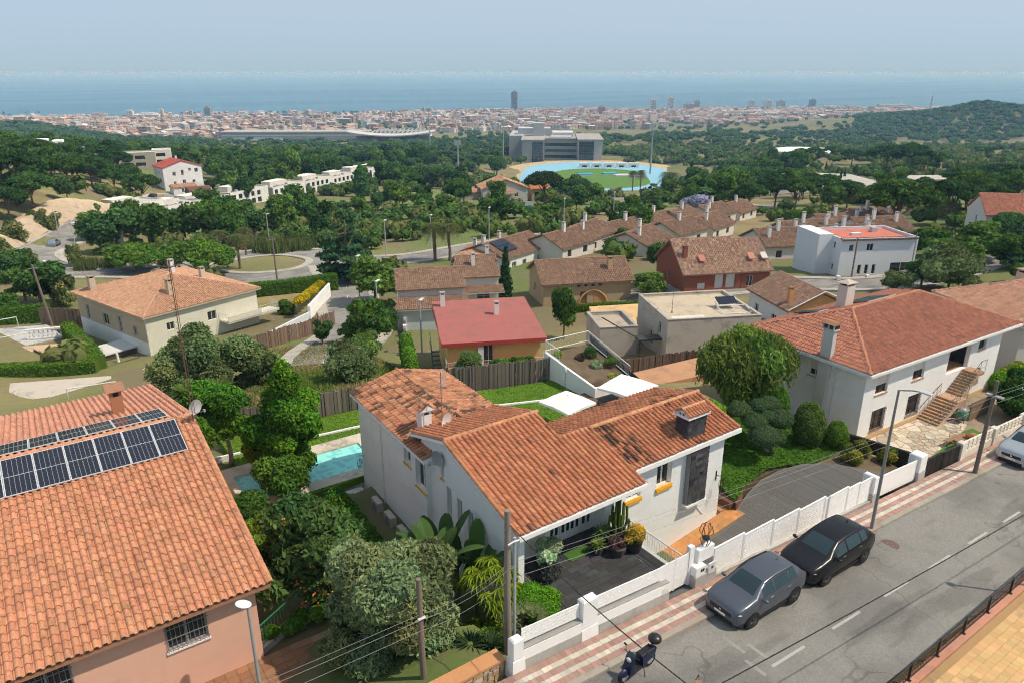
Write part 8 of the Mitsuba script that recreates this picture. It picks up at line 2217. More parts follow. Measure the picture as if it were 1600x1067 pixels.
for i in range(420):                                       # hanging strands of the pepper tree
 a, rr = rng_.uniform(0, 6.28), 3.5 * math.sqrt(rng_.uniform(.15, 1))
 x, y = 40.4 + 1.1 * rr * math.cos(a), 29.0 + .85 * rr * math.sin(a)
 z1 = .9 + 2.9 * math.sqrt(max(0, 1 - (rr / 3.9) ** 2))
 ln = rng_.uniform(.8, 2.2)
 t_ = rng_.random(26) * ln
 st_.append(np.column_stack([x + rng_.normal(0, .1, 26), y + rng_.normal(0, .1, 26), z1 - t_]))
P_ = np.vstack(st_)
m.add(*leaf_cards(P_, np.tile([[0, 0, .3]], (len(P_), 1)), .10, np.array([.16, .22, .05]) * rng_.uniform(.6, 1.4, (len(P_), 1)), rng_, 4.5, 1.0, 4.0))
part('pepper_tree', 'hanging_foliage', m, 'leaf', stuff=True)
# topiary in the villa garden
def topiary_ball(t, c, r, col, seed, n=2600, leaf=.05, nm='pad'):
 rng = np.random.default_rng(seed)
 m = Mesh().ball(c, np.array(r) * .95, np.array(col) * .85, 3, .05, seed)
 m.add(*lobe_leaves([(c, r)], n, leaf, col, rng, vary=0, shell=(.97, 1.03), low=.1, spread=.7) if True else None)
 part(t, nm, m, 'leaf')
GT = (.062, .088, .045)
t = thing('cloud_tree', 'cloud pruned tree with rounded grey green pads in the bed by the driveway', 'tree')
pads = [((33.9, 22.6, .62), (.95, .9, .62)), ((34.2, 23.6, 1.15), (.8, .75, .42)), ((34.0, 24.5, 1.55), (.7, .65, .36)), ((36.2, 23.2, .85), (.82, .75, .55)), ((36.4, 24.2, 1.35), (.8, .7, .5)), ((35.7, 24.4, 1.4), (.65, .6, .42)), ((35.4, 22.7, .05), (.5, .5, .4)), ((35.5, 23.6, 1.05), (.5, .5, .36)), ((34.8, 25.2, 1.2), (.6, .6, .4))]
for i, (c, r) in enumerate(pads):
 topiary_ball(t, c, r, GT, 80 + i)
m = Mesh().tube([(35.1, 23.1, -2.0), (35.05, 23.1, -.9), (35.0, 23.2, -.4)], [.26, .19, .16], (.2, .17, .14), 9)
for c, r in pads:
 m.tube([(35.0, 23.2, -.6), ((35 + c[0]) / 2, (23.2 + c[1]) / 2, (c[2] - .3) * .4), (c[0], c[1], c[2] - .2)], [.11, .08, .05], (.19, .16, .13), 6)
part(t, 'trunk', m, 'plaster')
t = thing('egg_bush', 'tall egg shaped dark green clipped bush next to the cloud pruned tree', 'bush')
topiary_ball(t, (38.0, 22.4, .25), (.98, .95, 1.5), (.075, .105, .03), 95, 7000, .06, 'crown')
t = thing('egg_bush', 'smaller bright yellow green egg shaped clipped bush by the black screen', 'bush')
topiary_ball(t, (39.4, 21.3, -.45), (.68, .66, 1.0), (.10, .14, .02), 96, 4200, .06, 'crown')
t = thing('pointed_bush', 'bright green pointed bush behind the egg shaped one', 'bush')
topiary_ball(t, (39.0, 25.2, .2), (.6, .6, 1.3), (.075, .14, .02), 97, 3600, .07, 'crown')
tree('shrub', 'tall yellow green shrub rising behind the right roof corner of the villa', 'bush', cloud(33.6, 26.2, .3, 1.5, 1.3, 2.0, 14, .45, .75, 98), 12000, .10, (.15, .19, .022), None, 99, .66)
tree('hedge', 'dense green hedge along the gable end of the villa', 'hedge', [((30.0 + .15 * i, 23.2 + .62 * i, -.7), (.55, .5, 1.15)) for i in range(6)], 11000, .09, (.085, .14, .022), None, 100, .8)
rng = np.random.default_rng(101)
# ivy bed: one sheet of leaves
n = 26000
q = np.column_stack([rng.uniform(29.5, 40.6, n), rng.uniform(20.8, 27.5, n)])
ivy = _P([(29.55, 20.95), (31, 21.5), (32.6, 21.75), (34.2, 21.75), (36.2, 20.95), (37.2, 19.6), (38.6, 17.3), (40.6, 17.3), (40.7, 27.4), (30.4, 27.4)])
q = q[_cont(ivy, _pts(q))]
zz = -1.25 + .45 * meshkit.fbm(np.column_stack([q * .9, 0 * q[:, 0]]), 3, 2) * np.clip((q[:, 1] - 20.6) / 1.2, .35, 1.3)
m = Mesh()
m.add(*leaf_cards(np.column_stack([q, zz]), np.tile([[0, -.15, 1.0]], (len(q), 1)), .13, np.array([.085, .19, .025]) * rng.uniform(.55, 1.5, (len(q), 1)), rng, 1.2, .5))
struct('ivy', m, 'leaf', False, 'glossy ivy covering the bed beside the driveway', 'stuff')
for i, (x, y) in enumerate([(39.9, 19.9), (40.3, 18.6), (38.4, 19.8)]):
 tree('garden_shrub', f'{["first", "second", "third"][i]} small olive yellow shrub along the black screen from the clipped bush', 'bush', cloud(x, y, -.8, .6, .6, .45, 6, .28, .4, 110 + i), 2600, .08, (.14, .13, .03), None, 113 + i, .6)
# planting behind the street wall
t = thing('banana_plant', 'banana plants with huge paddle leaves in front of the gable wall', 'plant')
rng = np.random.default_rng(120)
def paddle(base, az, ln, wd, lean, col):
 m = Mesh()
 n = 10
 tt = np.linspace(0, 1, n)
 hor = np.array([math.cos(az), math.sin(az), 0])
 side = np.array([-math.sin(az), math.cos(az), 0])
 mid = np.array(base) + np.outer(ln * (lean * tt + .25 * lean * tt ** 3), hor) + np.outer(ln * (1.0 * tt - .35 * lean * tt ** 2.5), [0, 0, 1])
 w_ = wd * np.where(tt < .35, .06, np.sin(np.pi * np.clip((tt - .3) / .72, 0, 1)) ** .55)
 v = []
 for i in range(n):
  up_ = .35 * w_[i]
  v += [mid[i] - side * w_[i] + (0, 0, up_), mid[i], mid[i] + side * w_[i] + (0, 0, up_)]
 f = []
 for i in range(n - 1):
  a = 3 * i
  f += [(a, a + 1, a + 4, a + 3), (a + 1, a + 2, a + 5, a + 4)]
 m.add(v, f, jit(col, .12, rng))
 return m
for i, (x, y) in enumerate([(12.9, 22.6), (13.5, 23.3), (13.9, 22.4), (13.2, 23.9), (12.3, 23.2)]):
 zb = -2.0 + .3 * i
 part(t, 'stem', Mesh().tube([(x, y, -2.6), (x, y, zb + 2.0)], [.12, .06], (.2, .19, .09), 7))
 for j in range(7):
  part(t, 'leaf', paddle((x, y, zb + .9 + .25 * rng.random()), j * .95 + i * 1.7, rng.uniform(2.0, 2.8), rng.uniform(.24, .36), rng.uniform(.12, .75), (.08, .15, .045)), 'leaf')
t = thing('umbrella_plant', 'bright umbrella plant with drooping leaf fans behind the tall wooden pole', 'plant')
for i in range(46):
 d = rng.standard_normal(3); d /= np.linalg.norm(d); d[2] = abs(d[2])
 c = np.array([13.4, 20.6, .35]) + d * (1.15, 1.05, 1.75)
 m = Mesh()
 for j in range(9):
  a = j * .7 + rng.random() * .3
  e = np.array([math.cos(a), math.sin(a), -.75])
  s_ = np.array([-math.sin(a), math.cos(a), 0]) * .055
  ln = rng.uniform(.36, .5)
  m.add([c, c + e * ln * .5 - s_ + (0, 0, .1), c + e * ln, c + e * ln * .5 + s_ + (0, 0, .1)], [(0, 1, 2, 3)], np.array([.24, .33, .03]) * rng.uniform(.7, 1.3))
 part(t, 'leaf_fan', m, 'leaf')
m = Mesh()
limbs(m, (13.4, 20.7, -2), (13.4, 20.6, .6), .07, [((13.4 + .8 * math.cos(a), 20.6 + .8 * math.sin(a), 1.4), 1) for a in np.arange(0, 6.2, 1.0)], BARK, rng)
part(t, 'trunk', m)
tree('undergrowth_bush', 'yellow green undergrowth below the umbrella plant', 'bush', cloud(12.6, 20.0, -.8, 1.0, 1.0, .8, 9, .4, .6, 125), 6000, .11, (.12, .15, .02), None, 126, .6)
tree('round_bush', 'big rounded bright green bush on the left edge of the dark terrace', 'bush', cloud(14.95, 19.3, .05, .75, .95, .6, 12, .5, .72, 127), 17000, .055, (.10, .19, .018), None, 128, .8, vary=.08)
t = thing('fluffy_palm', 'fluffy grey green fan palm between the wooden pole and the round bush', 'palm')
for i in range(70):
 a = i * 2.399
 e = 1.25 - 1.7 * (i / 70)
 c0 = np.array([13.55, 18.2, .35])
 d = np.array([math.cos(a), math.sin(a), e]); d /= np.linalg.norm(d)
 c = c0 + d * rng.uniform(.5, .75)
 m = Mesh()
 for j in range(11):
  b = (j - 5) * .16
  s_ = np.cross(d, [0, 0, 1.0]); s_ /= np.linalg.norm(s_) + 1e-6
  e_ = d * math.cos(b) + s_ * math.sin(b)
  m.add([c - s_ * .012, c + s_ * .012, c + e_ * rng.uniform(.5, .7) - (0, 0, .12)], [(0, 1, 2)], np.array([.19, .23, .10]) * rng.uniform(.7, 1.3))
 part(t, 'leaf_fan', m, 'leaf')
part(t, 'trunk', Mesh().tube([(13.55, 18.2, -.8), (13.55, 18.2, .4)], .12, (.2, .15, .1), 8))
def rosette(name, label, c, n, ln, col, wd=.04, up=.9, trunk=0, cat='plant', z0=None):
 t = thing(name, label, cat)
 rng = np.random.default_rng(int(abs(c[0] * 31 + c[1] * 17)) + n)
 m = Mesh()
 for i in range(n):
  a, e = i * 2.399, up * (1 - 1.4 * i / n) + .25
  d = np.array([math.cos(a), math.sin(a), e]); d /= np.linalg.norm(d)
  s_ = np.array([-math.sin(a), math.cos(a), 0]) * wd
  L_ = ln * rng.uniform(.8, 1.1)
  p = np.array(c, float)
  m.add([p - s_ * .6, p + s_ * .6, p + d * L_ * .55 + s_ - (0, 0, .02), p + d * L_ * .55 - s_ - (0, 0, .02), p + d * L_ - (0, 0, .18 * L_)], [(0, 1, 2), (0, 2, 3), (3, 2, 4)], np.asarray(col) * rng.uniform(.7, 1.3))
 part(t, 'rosette', m, 'leaf')
 if trunk:
  part(t, 'trunk', Mesh().tube([(c[0], c[1], c[2] - trunk), tuple(c)], .09, (.22, .17, .12), 7))
 return t
for i, (x, y, z) in enumerate([(11.3, 18.7, .3), (12.0, 18.4, .1), (10.7, 19.3, .1)]):
 rosette('yucca', f'{["middle", "right", "left"][i]} one of three dark spiky yuccas above the rubble wall', (x, y, z), 60, .85, (.045, .075, .03), .035, 1.2, 1.2)
rosette('agave', 'narrow dark spiky plant at the foot of the round bush', (15.0, 17.5, .3), 36, .75, (.085, .10, .04), .03, 1.2)
tree('red_shrub', 'dry reddish brown shrub before the fluffy palm', 'bush', cloud(14.5, 17.6, .3, .5, .5, .4, 5, .25, .4, 130), 2500, .07, (.12, .065, .045), None, 131, .5)
tree('red_shrub', 'dry reddish shrub among the yuccas above the rubble wall', 'bush', cloud(10.4, 18.6, -.2, .5, .5, .6, 5, .25, .4, 132), 2500, .07, (.13, .075, .045), None, 133, .5)
tree('hedge', 'dark green hedge along the side path of the villa', 'hedge', [((11.7 + .05 * i, 27.2 + .75 * i, -1.9), (.75, .7, 1.0)) for i in range(10)], 20000, .09, (.055, .11, .016), None, 134, .8)
tree('undergrowth', 'low leafy undergrowth below the olive tree', 'bush', cloud(9.6, 19.2, -.9, 2.2, 1.2, .8, 12, .5, .8, 135), 9000, .1, (.075, .10, .025), None, 136, .7)
tree('fern_bush', 'green fern like plants along the railing of the shady yard', 'bush', cloud(7.2, 25.2, -.85, 2.0, .6, .35, 10, .25, .4, 137), 5000, .09, (.075, .14, .02), None, 138, .5)
for i, (x, y, z) in enumerate([(9.4, 58.0, -3.6), (11.6, 57.0, -3.4)]):
 rosette('yucca_tree', f'{["left", "right"][i]} one of two tree yuccas with bright spiky heads behind the pink house', (x, y, z), 130, 1.7, (.10, .15, .035), .08, 1.3, 3.0, 'tree')
tree('dark_shrub', 'dark mass of shrubs behind the pink house below the tree yuccas', 'bush', cloud(9.5, 54, -4.4, 4.5, 3.5, 2.2, 22, .9, 1.5, 140), 16000, .16, (.055, .085, .025), None, 141, .7)
tree('dark_shrub', 'shady shrubs in front of the bright tree by the pool', 'bush', cloud(7.6, 33.0, -1.2, 1.4, 3.0, 1.2, 14, .6, .9, 142), 12000, .12, (.05, .085, .02), None, 143, .7)
tree('dark_shrub', 'dark shrubs hiding the left end of the swimming pool', 'bush', cloud(10.2, 36.6, -1.0, 1.7, 1.3, 1.5, 12, .6, .9, 190), 11000, .12, (.06, .10, .02), None, 191, .7)
tree('lemon_bush', 'yellow green bush right beside the pink roof edge', 'bush', cloud(7.1, 30.6, .3, 1.0, 1.2, 1.2, 9, .45, .65, 144), 7000, .11, (.11, .145, .025), None, 145, .6)
# bushes beyond the lawn fence
tree('round_bush', 'round grey green bush in front of the yellow house', 'bush', cloud(32.2, 52.6, -4.2, 1.3, 1.2, 1.3, 10, .6, .85, 146), 11000, .1, (.085, .12, .045), None, 147, .8)
tree('garden_bush', 'dark leafy bush under the awning of the yellow house', 'bush', [((34.4 + .7 * i, 51.2 - .3 * i, -4.7), (.75, .6, .75)) for i in range(5)], 9000, .11, (.065, .125, .025), None, 148, .75)
tree('tall_hedge', 'tall clipped bright green hedge left of the yellow house', 'hedge', [((29.6 + .28 * i, 59.0 + .62 * i, -6.6), (.75, .7, 1.5)) for i in range(11)], 20000, .11, (.085, .155, .02), None, 149, .85)
tree('meadow_tree', 'silvery olive tree beside the roof of the left wing of the villa', 'tree', cloud(23.3, 58.0, -4.4, 2.2, 2.0, 1.7, 16, .6, 1.0, 150), 17000, .12, (.115, .135, .065), ((23.3, 58, -7.5), (23.3, 58, -4.6)), 151, .62, r=.16)
tree('meadow_tree', 'feathery green tree behind the silvery olive at the end of the meadow', 'tree', cloud(28.2, 66.5, -6.0, 2.3, 2.0, 1.5, 14, .6, 1.0, 152), 14000, .13, (.10, .135, .04), ((28.2, 66.5, -9.5), (28.2, 66.5, -6.5)), 153, .62, r=.16)
tree('magnolia_tree', 'glossy dark magnolia dotted with white flowers at the right edge', 'tree', cloud(58.6, 18.6, -1.7, 2.6, 1.5, 2.0, 18, .6, 1.0, 154), 15000, .16, (.04, .085, .022), ((58.6, 18.8, -4.5), (58.6, 18.6, -2)), 155, .66, r=.18, fruit=(16, (.7, .7, .6)))
tree('garden_hedge', 'yellow flowering hedge behind the magnolia', 'hedge', [((62.5 + .9 * i, 21.4, -2.6), (.8, .7, .8)) for i in range(5)], 7000, .12, (.13, .17, .02), None, 156, .8)
# pots on the dark terrace
k = thing('potted_cactus', 'tall many armed cactus in a dark square pot at the terrace corner', 'cactus')
part(k, 'pot', Mesh().hexa([(20.2, 20.25, .15), (20.75, 20.25, .15), (20.75, 20.8, .15), (20.2, 20.8, .15)], [(20.12, 20.17, .75), (20.83, 20.17, .75), (20.83, 20.88, .75), (20.12, 20.88, .75)], (.05, .05, .055)), 'concrete')
for i in range(13):
 a, rr, hh = i * 2.399, .16 * math.sqrt(i / 3), 1.95 - .11 * i
 x, y = 20.47 + rr * math.cos(a), 20.52 + rr * math.sin(a)
 part(k, 'arm', Mesh().tube([(x, y, .7), (x + .25 * rr * math.cos(a) * 3, y + .25 * rr * math.sin(a) * 3, .7 + hh * .35), (x + .6 * rr * math.cos(a), y + .6 * rr * math.sin(a), .7 + hh * .9), (x + .6 * rr * math.cos(a), y + .6 * rr * math.sin(a), .72 + hh * .95)], [.06, .065, .06, .02], jit((.075, .12, .02), .1), 8))
def pot(parent, x, y, r, h, col=(.06, .06, .065)):
 part(parent, 'pot', Mesh().lathe(x, y, [(r * .7, .15), (r, .15 + h), (r * .85, .15 + h), (.01, .12 + h)], col, 14), 'concrete')
t = rosette('potted_agave', 'pale green rosette plant in a pot left of the tall cactus', (19.75, 20.75, .75), 40, .6, (.12, .19, .07), .05, 1.1)
pot(t, 19.75, 20.75, .3, .55)
t = rosette('potted_agave', 'yellow green rosette plant in a pot nearest the artificial grass mat', (19.1, 20.35, .6), 34, .5, (.14, .20, .04), .05, 1.0)
pot(t, 19.1, 20.35, .26, .4)
t = tree('potted_shrub', 'dark red shrub in a low dark pot on the terrace', 'potted plant', cloud(19.75, 19.75, .7, .35, .35, .3, 7, .18, .28, 160), 2600, .06, (.10, .045, .05), None, 161, .6)
pot(t, 19.75, 19.75, .36, .45)
t = tree('potted_shrub', 'orange leaved shrub in a black pot by the white terrace railing', 'potted plant', cloud(20.55, 19.55, 1.0, .42, .42, .42, 9, .22, .32, 162), 4200, .06, (.36, .20, .025), None, 163, .6)
pot(t, 20.55, 19.55, .38, .6, (.02, .02, .02))
t = tree('potted_shrub', 'large silvery white leaved plant left of the entrance doors', 'potted plant', cloud(16.55, 20.9, 1.0, .5, .5, .95, 11, .25, .38, 164), 2600, .16, (.34, .37, .29), None, 165, .5, (.16, .19, .12))
pot(t, 16.55, 20.9, .42, .4)
t = tree('potted_shrub', 'dark purple leaved plants beneath the silvery plant', 'potted plant', cloud(16.3, 20.3, .4, .8, .5, .35, 9, .2, .32, 166), 2600, .1, (.045, .04, .045), None, 167, .5)
pot(t, 16.3, 20.3, .35, .3)
# pots in the bark planter
for i, (x, y, z, r, col, lab) in enumerate([(33.9, 41.6, .15, .4, (.14, .19, .02), 'yellow green round shrub in the far corner of the bark planter'), (35.2, 40.6, .05, .35, (.09, .055, .05), 'small dark red shrub in the bark planter'), (36.3, 40.6, .15, .6, (.06, .09, .035), 'dark bushy pot plant in the middle of the bark planter'),
           (35.5, 38.9, -.25, .42, (.19, .21, .15), 'silver grey shrub in the bark planter'), (36.6, 38.6, .1, .5, (.08, .12, .03), 'upright cactus like plant by the planter railing'), (35.7, 37.2, -.55, .35, (.22, .21, .05), 'yellow striped rosette in a bowl at the near end of the planter')]):
 t = tree('planter_shrub', lab, 'plant', cloud(x, y, z - .55, r, r, r * .9, 6, r * .5, r * .7, 170 + i), 2200, .09, col, None, 180 + i, .6)
 part(t, 'pot', Mesh().lathe(x, y, [(r * .6, z - 1.5), (r * .85, z - .75), (r * .8, z - .75), (.01, z - .8)], (.16, .09, .06), 12), 'concrete')
# ---------------------------------------------------------------- hedges, walls, scrub and woods
HG = (.065, .115, .02)
hedge('hedge', 'long dark clipped hedge above the roundabout behind the beige house', [(26.5, 113.0), (35.5, 110.8), (43.0, 110.5)], 1.6, 2.7, -12.9, HG, 201)
hedge('hedge', 'clipped hedge running down the right side of the sandy yard', [(4.6, 107.5), (5.9, 95.5), (6.2, 91.5)], 1.5, 2.4, -12.6, (.085, .14, .022), 202)
hedge('hedge', 'clipped hedge along the near side of the sandy yard', [(-3.5, 95.5), (6.0, 91.0)], 1.5, 2.2, -12.6, (.085, .14, .022), 203)
hedge('hedge', 'dark hedge beyond the pale terrace at the left edge', [(-9, 121), (3.4, 118.2)], 1.5, 2.4, -12.6, HG, 204)
hedge('hedge', 'clipped hedge in front of the brown roofed house', [(62.0, 73.6), (76, 67.3)], 1.0, 1.3, -10.9, (.075, .105, .02), 205)
hedge('hedge', 'bright hedge by the bungalow lane on the right', [(165, 112), (176, 108)], 2.5, 2.6, -15.6, (.07, .12, .02), 206, .3, 14)
tree('vine_bush', 'mass of yellow flowers spilling over the white sloping wall', 'bush', [((32.0 + .86 * i, 96.8 + 1.25 * i, -9.5 - .12 * i), (.75, .7, .5)) for i in range(9)], 5200, .2, (.36, .25, .015), None, 210, .7, (.07, .09, .02))
k = thing('white_wall', 'bright white sloping garden wall below the yellow flowers', 'wall')
part(k, 'panel', Mesh().hexa([(32.8, 95.0, -13), (40.2, 106.2, -14.5), (40.0, 106.4, -14.5), (32.5, 95.2, -13)], [(32.8, 95.0, -9.9), (40.2, 106.2, -10.4), (40.0, 106.4, -10.4), (32.5, 95.2, -9.9)], (.78, .78, .77)), 'plaster')
k = thing('white_wall', 'pale blue white wall and gate below the beige house', 'wall')
part(k, 'panel', Mesh().hexa([(25.8, 90.5, -14), (32.6, 94.6, -14), (32.5, 94.8, -14), (25.7, 90.7, -14)], [(25.8, 90.5, -10.9), (32.6, 94.6, -10.6), (32.5, 94.8, -10.6), (25.7, 90.7, -10.9)], (.68, .72, .76)), 'plaster')
m = Mesh()
for q in np.linspace(0, 1, 26):
 x, y = 25.9 + 6.9 * q, 88.9 + 4.2 * q
 m.tube([(x, y, -12.4), (x, y, -11.1)], .03, (.7, .72, .74), 4)
m.tube([(25.9, 88.9, -11.1), (32.8, 93.1, -11.1)], .04, (.7, .72, .74), 5)
part(k, 'grating', m, 'satin', stuff=True)
lot('turf_lawn', [(24.6, 86.9), (32.8, 93.0), (34.6, 90.8), (27.5, 85.2)], -11.0, (.09, .16, .025), 'turf', 'small turf garden with a round pool behind the brown screen')
single('paddling_pool', 'light blue round paddling pool behind the brown screen fence', 'pool', Mesh().lathe(28.2, 87.6, [(1.5, -11), (1.55, -10.5), (1.4, -10.5), (1.35, -10.65), (.01, -10.65)], (.35, .6, .66), 20), 'satin')
single('closed_parasol', 'small folded white parasol behind the brown screen fence', 'parasol', Mesh().tube([(30.3, 88.3, -11), (30.3, 88.3, -10.2), (30.3, 88.3, -8.9)], [.03, .16, .03], (.7, .7, .68), 7))
lot('dry_lawn', [(26.3, 99.5), (33.2, 97.4), (39.6, 107.5), (36, 109.6), (27, 111.5)], -12.15, (.18, .19, .06), 'meadow', 'sloping lawn beside the beige house', 2)
tree('round_shrub', 'small dark shrub on the sloping lawn by the beige house', 'bush', cloud(31.0, 100.2, -11.3, 1.2, 1.2, .9, 7, .5, .8, 211), 2600, .17, (.05, .075, .02), None, 212, .7)
k = thing('fence', 'brown brushwood screen between the meadow and the turf garden', 'fence')
brush_fence(k, [(21.0, 81.2), (27.5, 84.4), (34.2, 89.6)], -10.9, 2.0, (.19, .13, .10), .2, lambda x, y: g(x, y))
k = thing('fence', 'long dark brown brushwood fence in front of the grey house', 'fence')
brush_fence(k, [(42.0, 43.5), (49.5, 42.2), (58.0, 38.4), (64, 34.5)], -4.0, 1.9, (.14, .095, .07), .16, lambda x, y: g(x, y))
k = thing('fence', 'brown brushwood screen behind the yard of the beige house', 'fence')
brush_fence(k, [(2.0, 116.5), (6.5, 113.0), (11.5, 110.5)], -12.6, 2.6, (.17, .12, .085), .25, lambda x, y: g(x, y))
lot('clay_court', [(40.5, 41.5), (49, 40.6), (57, 37.2), (55.5, 34.6), (46.0, 37.6), (40.0, 38.6)], -3.7, (.50, .27, .15), 'concrete', 'strip of orange clay ground before the brown fence', 3)
lot('sand_yard', [(57.0, 61.8), (63.5, 71.8), (72.0, 68.0), (63.8, 58.4)], -9.6, (.62, .42, .2), 'concrete', 'flat yard of yellow sand', 3)
k = thing('pergola_post', 'white posts and canopy at the side of the sand yard', 'pergola')
for (x, y) in ((65.2, 60.2), (66.9, 62.4)):
 part(k, 'post', Mesh().box(x, x + .3, y, y + .3, -10, -6.6, (.7, .7, .7)))
part(k, 'beam', Mesh((65.2, 60.2, 0, 52)).box(-.3, 3.4, -.1, .35, -6.6, -6.3, (.66, .66, .66)))
k = thing('street_wall', 'low white wall with dark panels along the lower lane', 'wall')
for q in range(4):
 part(k, 'panel', Mesh((35.8, 72.6, 0, 62)).box(q * 3.2, q * 3.2 + 2.5, -.1, .1, -11.6, -9.4, (.08, .07, .07)))
 part(k, 'pillar', Mesh((35.8, 72.6, 0, 62)).box(q * 3.2 + 2.5, q * 3.2 + 3.1, -.2, .2, -11.8, -9.0, (.7, .7, .69)), 'plaster')
for (x, y, lab, h_) in [(41.5, 98.0, 'tall grey street light on the lower lane by the white sloping wall', 7.5), (36.2, 80.2, 'grey street light on the lower lane near the meadow', 7.0), (11.5, 166.5, 'grey street light at the left junction', 7.5), (10.2, 186.0, 'grey street light beside the rising left road', 7.5),
      (46.5, 156.0, 'street light on the outer edge of the roundabout', 8.0), (62.0, 131.5, 'street light left of the two palms', 7.5), (72.5, 131.8, 'street light right of the two palms', 7.5), (87, 132.0, 'street light beyond the solar roof', 7.5), (110, 134.5, 'street light by the dark car on the upper road', 7.5), (132, 141, 'street light far along the upper road', 7.5), (36.2, 69.0, 'slim light pole in front of the stepped house', 6.5)]:
 k = thing('street_light', lab, 'lamp')
 z_ = g(x, y)
 part(k, 'post', Mesh().tube([(x, y, z_), (x, y, z_ + h_)], [.11, .07], (.42, .43, .44), 6), 'satin')
 part(k, 'head', Mesh((x, y, z_ + h_, 40)).box(-.1, .9, -.15, .15, -.05, .08, (.6, .6, .6)), 'satin')
for (x, y, h_, lab) in [(36.2, 119.5, 8.5, 'wooden pole standing on the edge of the roundabout'), (3.2, 112, 9.5, 'leaning wooden pole at the brown screen behind the hedge')]:
 z_ = g(x, y)
 k = thing('utility_pole', lab, 'pole')
 part(k, 'shaft', Mesh().tube([(x, y, z_), (x - (.8 if x < 10 else .1), y, z_ + h_)], [.17, .12], (.2, .165, .14), 8))
 part(k, 'crossbar', Mesh((x - (.75 if x < 10 else .1), y, z_ + h_ - .5, 0)).box(-.6, .6, -.06, .06, -.06, .06, (.2, .18, .16)))
for (lat, fw, w_, h_, col, lab) in [(-2.0, 203, 1, 1, (.62, .47, .2), 'sandy yellow billboard in the dry field'), (5, 210, 1, 1, (.42, .50, .55), 'grey blue billboard right of the yellow one')]:
 x, y = near_px(lat, fw)
 z_ = g(x, y)
 k = thing('billboard', lab, 'sign')
 G = (x, y, z_, -28)
 for px in (-.8, .8):
  part(k, 'post', Mesh(G).tube([(px, 0, -.5), (px, 0, 2.6)], .06, (.3, .3, .3), 5))
 part(k, 'panel', Mesh(G).box(-1.25, 1.25, -.1, 0, 1.5, 3.6, col))
 if lat < 0:
  part(k, 'print', Mesh(G).box(-.55, .5, -.115, -.101, 2.2, 3.2, (.5, .33, .14)))
car('parked_car', 'blue grey car driving up the rising road at the left', 9.0, 187.2, g(9, 187.2) + .2, 70, 4.4, 1.8, 1.5, (.28, .34, .42), rails=False)
car('parked_car', 'dark four wheel drive car parked on the upper road by the bushes', 119.5, 132.6, g(119.5, 132.6) + .2, 15, 4.8, 1.95, 1.8, (.03, .03, .032))
car('parked_car', 'dark red car on the village road below the tall white house', 50.5, 281, g(50.5, 281) + .2, 20, 4.5, 1.8, 1.45, (.06, .02, .025), rails=False)
car('parked_car', 'black car further up the village road below the tall white house', 47.5, 293, g(47.5, 293) + .2, 60, 4.5, 1.8, 1.45, (.015, .015, .018), rails=False)
k = thing('bus_shelter', 'white shelter with a brown roof beside the rising left road', 'shelter')
x, y = 19.5, 193.0
z_ = g(x, y)
part(k, 'wall', Mesh((x, y, z_, 20)).box(-2.5, 3.5, -1.5, 1.5, -1, 2.4, (.7, .7, .7)))
part(k, 'roof', Mesh((x, y, z_, 20)).hexa([(-3, -2, 2.4), (4, -2, 2.4), (4, 2, 2.4), (-3, 2, 2.4)], [(-3, -.2, 3.5), (4, -.2, 3.5), (4, .2, 3.5), (-3, .2, 3.5)], (.13, .09, .07)))
# bare cut slope beside the left road
def bank(name, pts_low, pts_high, col, seed, label):
 lo, hi = smooth_line(pts_low, 1.2), smooth_line(pts_high, 1.2)
 n, r_ = min(len(lo), len(hi)), 14
 lo, hi = lo[np.linspace(0, len(lo) - 1, n).astype(int)], hi[np.linspace(0, len(hi) - 1, n).astype(int)]
 zl, zh = ground_xy(lo[:, 0], lo[:, 1]) + .2, ground_xy(hi[:, 0], hi[:, 1]) + .6
 t = np.linspace(0, 1, r_)[:, None, None]
 P = lo[None] * (1 - t) + hi[None] * t
 Z = zl[None] * (1 - t[..., 0]) + zh[None] * t[..., 0] + 1.5 * np.sin(np.pi * t[..., 0])
 V_ = np.concatenate([P, Z[..., None]], -1)
 V_ += .9 * (meshkit.fbm(V_ * .35, 4, seed) - .5)[..., None] * np.array([.6, -.6, 1.0])
 V_[..., 2] += .35 * (meshkit.fbm(V_ * np.array([1.2, 1.2, .25]), 3, seed + 1) - .5)
 m = Mesh().add(V_.reshape(-1, 3), [(i * n + j, i * n + j + 1, (i + 1) * n + j + 1, (i + 1) * n + j) for i in range(r_ - 1) for j in range(n - 1)], col)
 struct(name, m, 'concrete', True, label)
bank('cut_bank', [(0.5, 176), (6, 193), (13, 211), (23, 230), (33, 245)], [(-6, 182), (1, 202), (9, 222), (19, 241), (29, 254)], (.46, .36, .25), 5, 'bare sandy cut slope above the rising left road')
for x, y in [(0, 185), (5, 205), (14, 226), (24, 243)]:
 KEEP.append((x, y, 8))

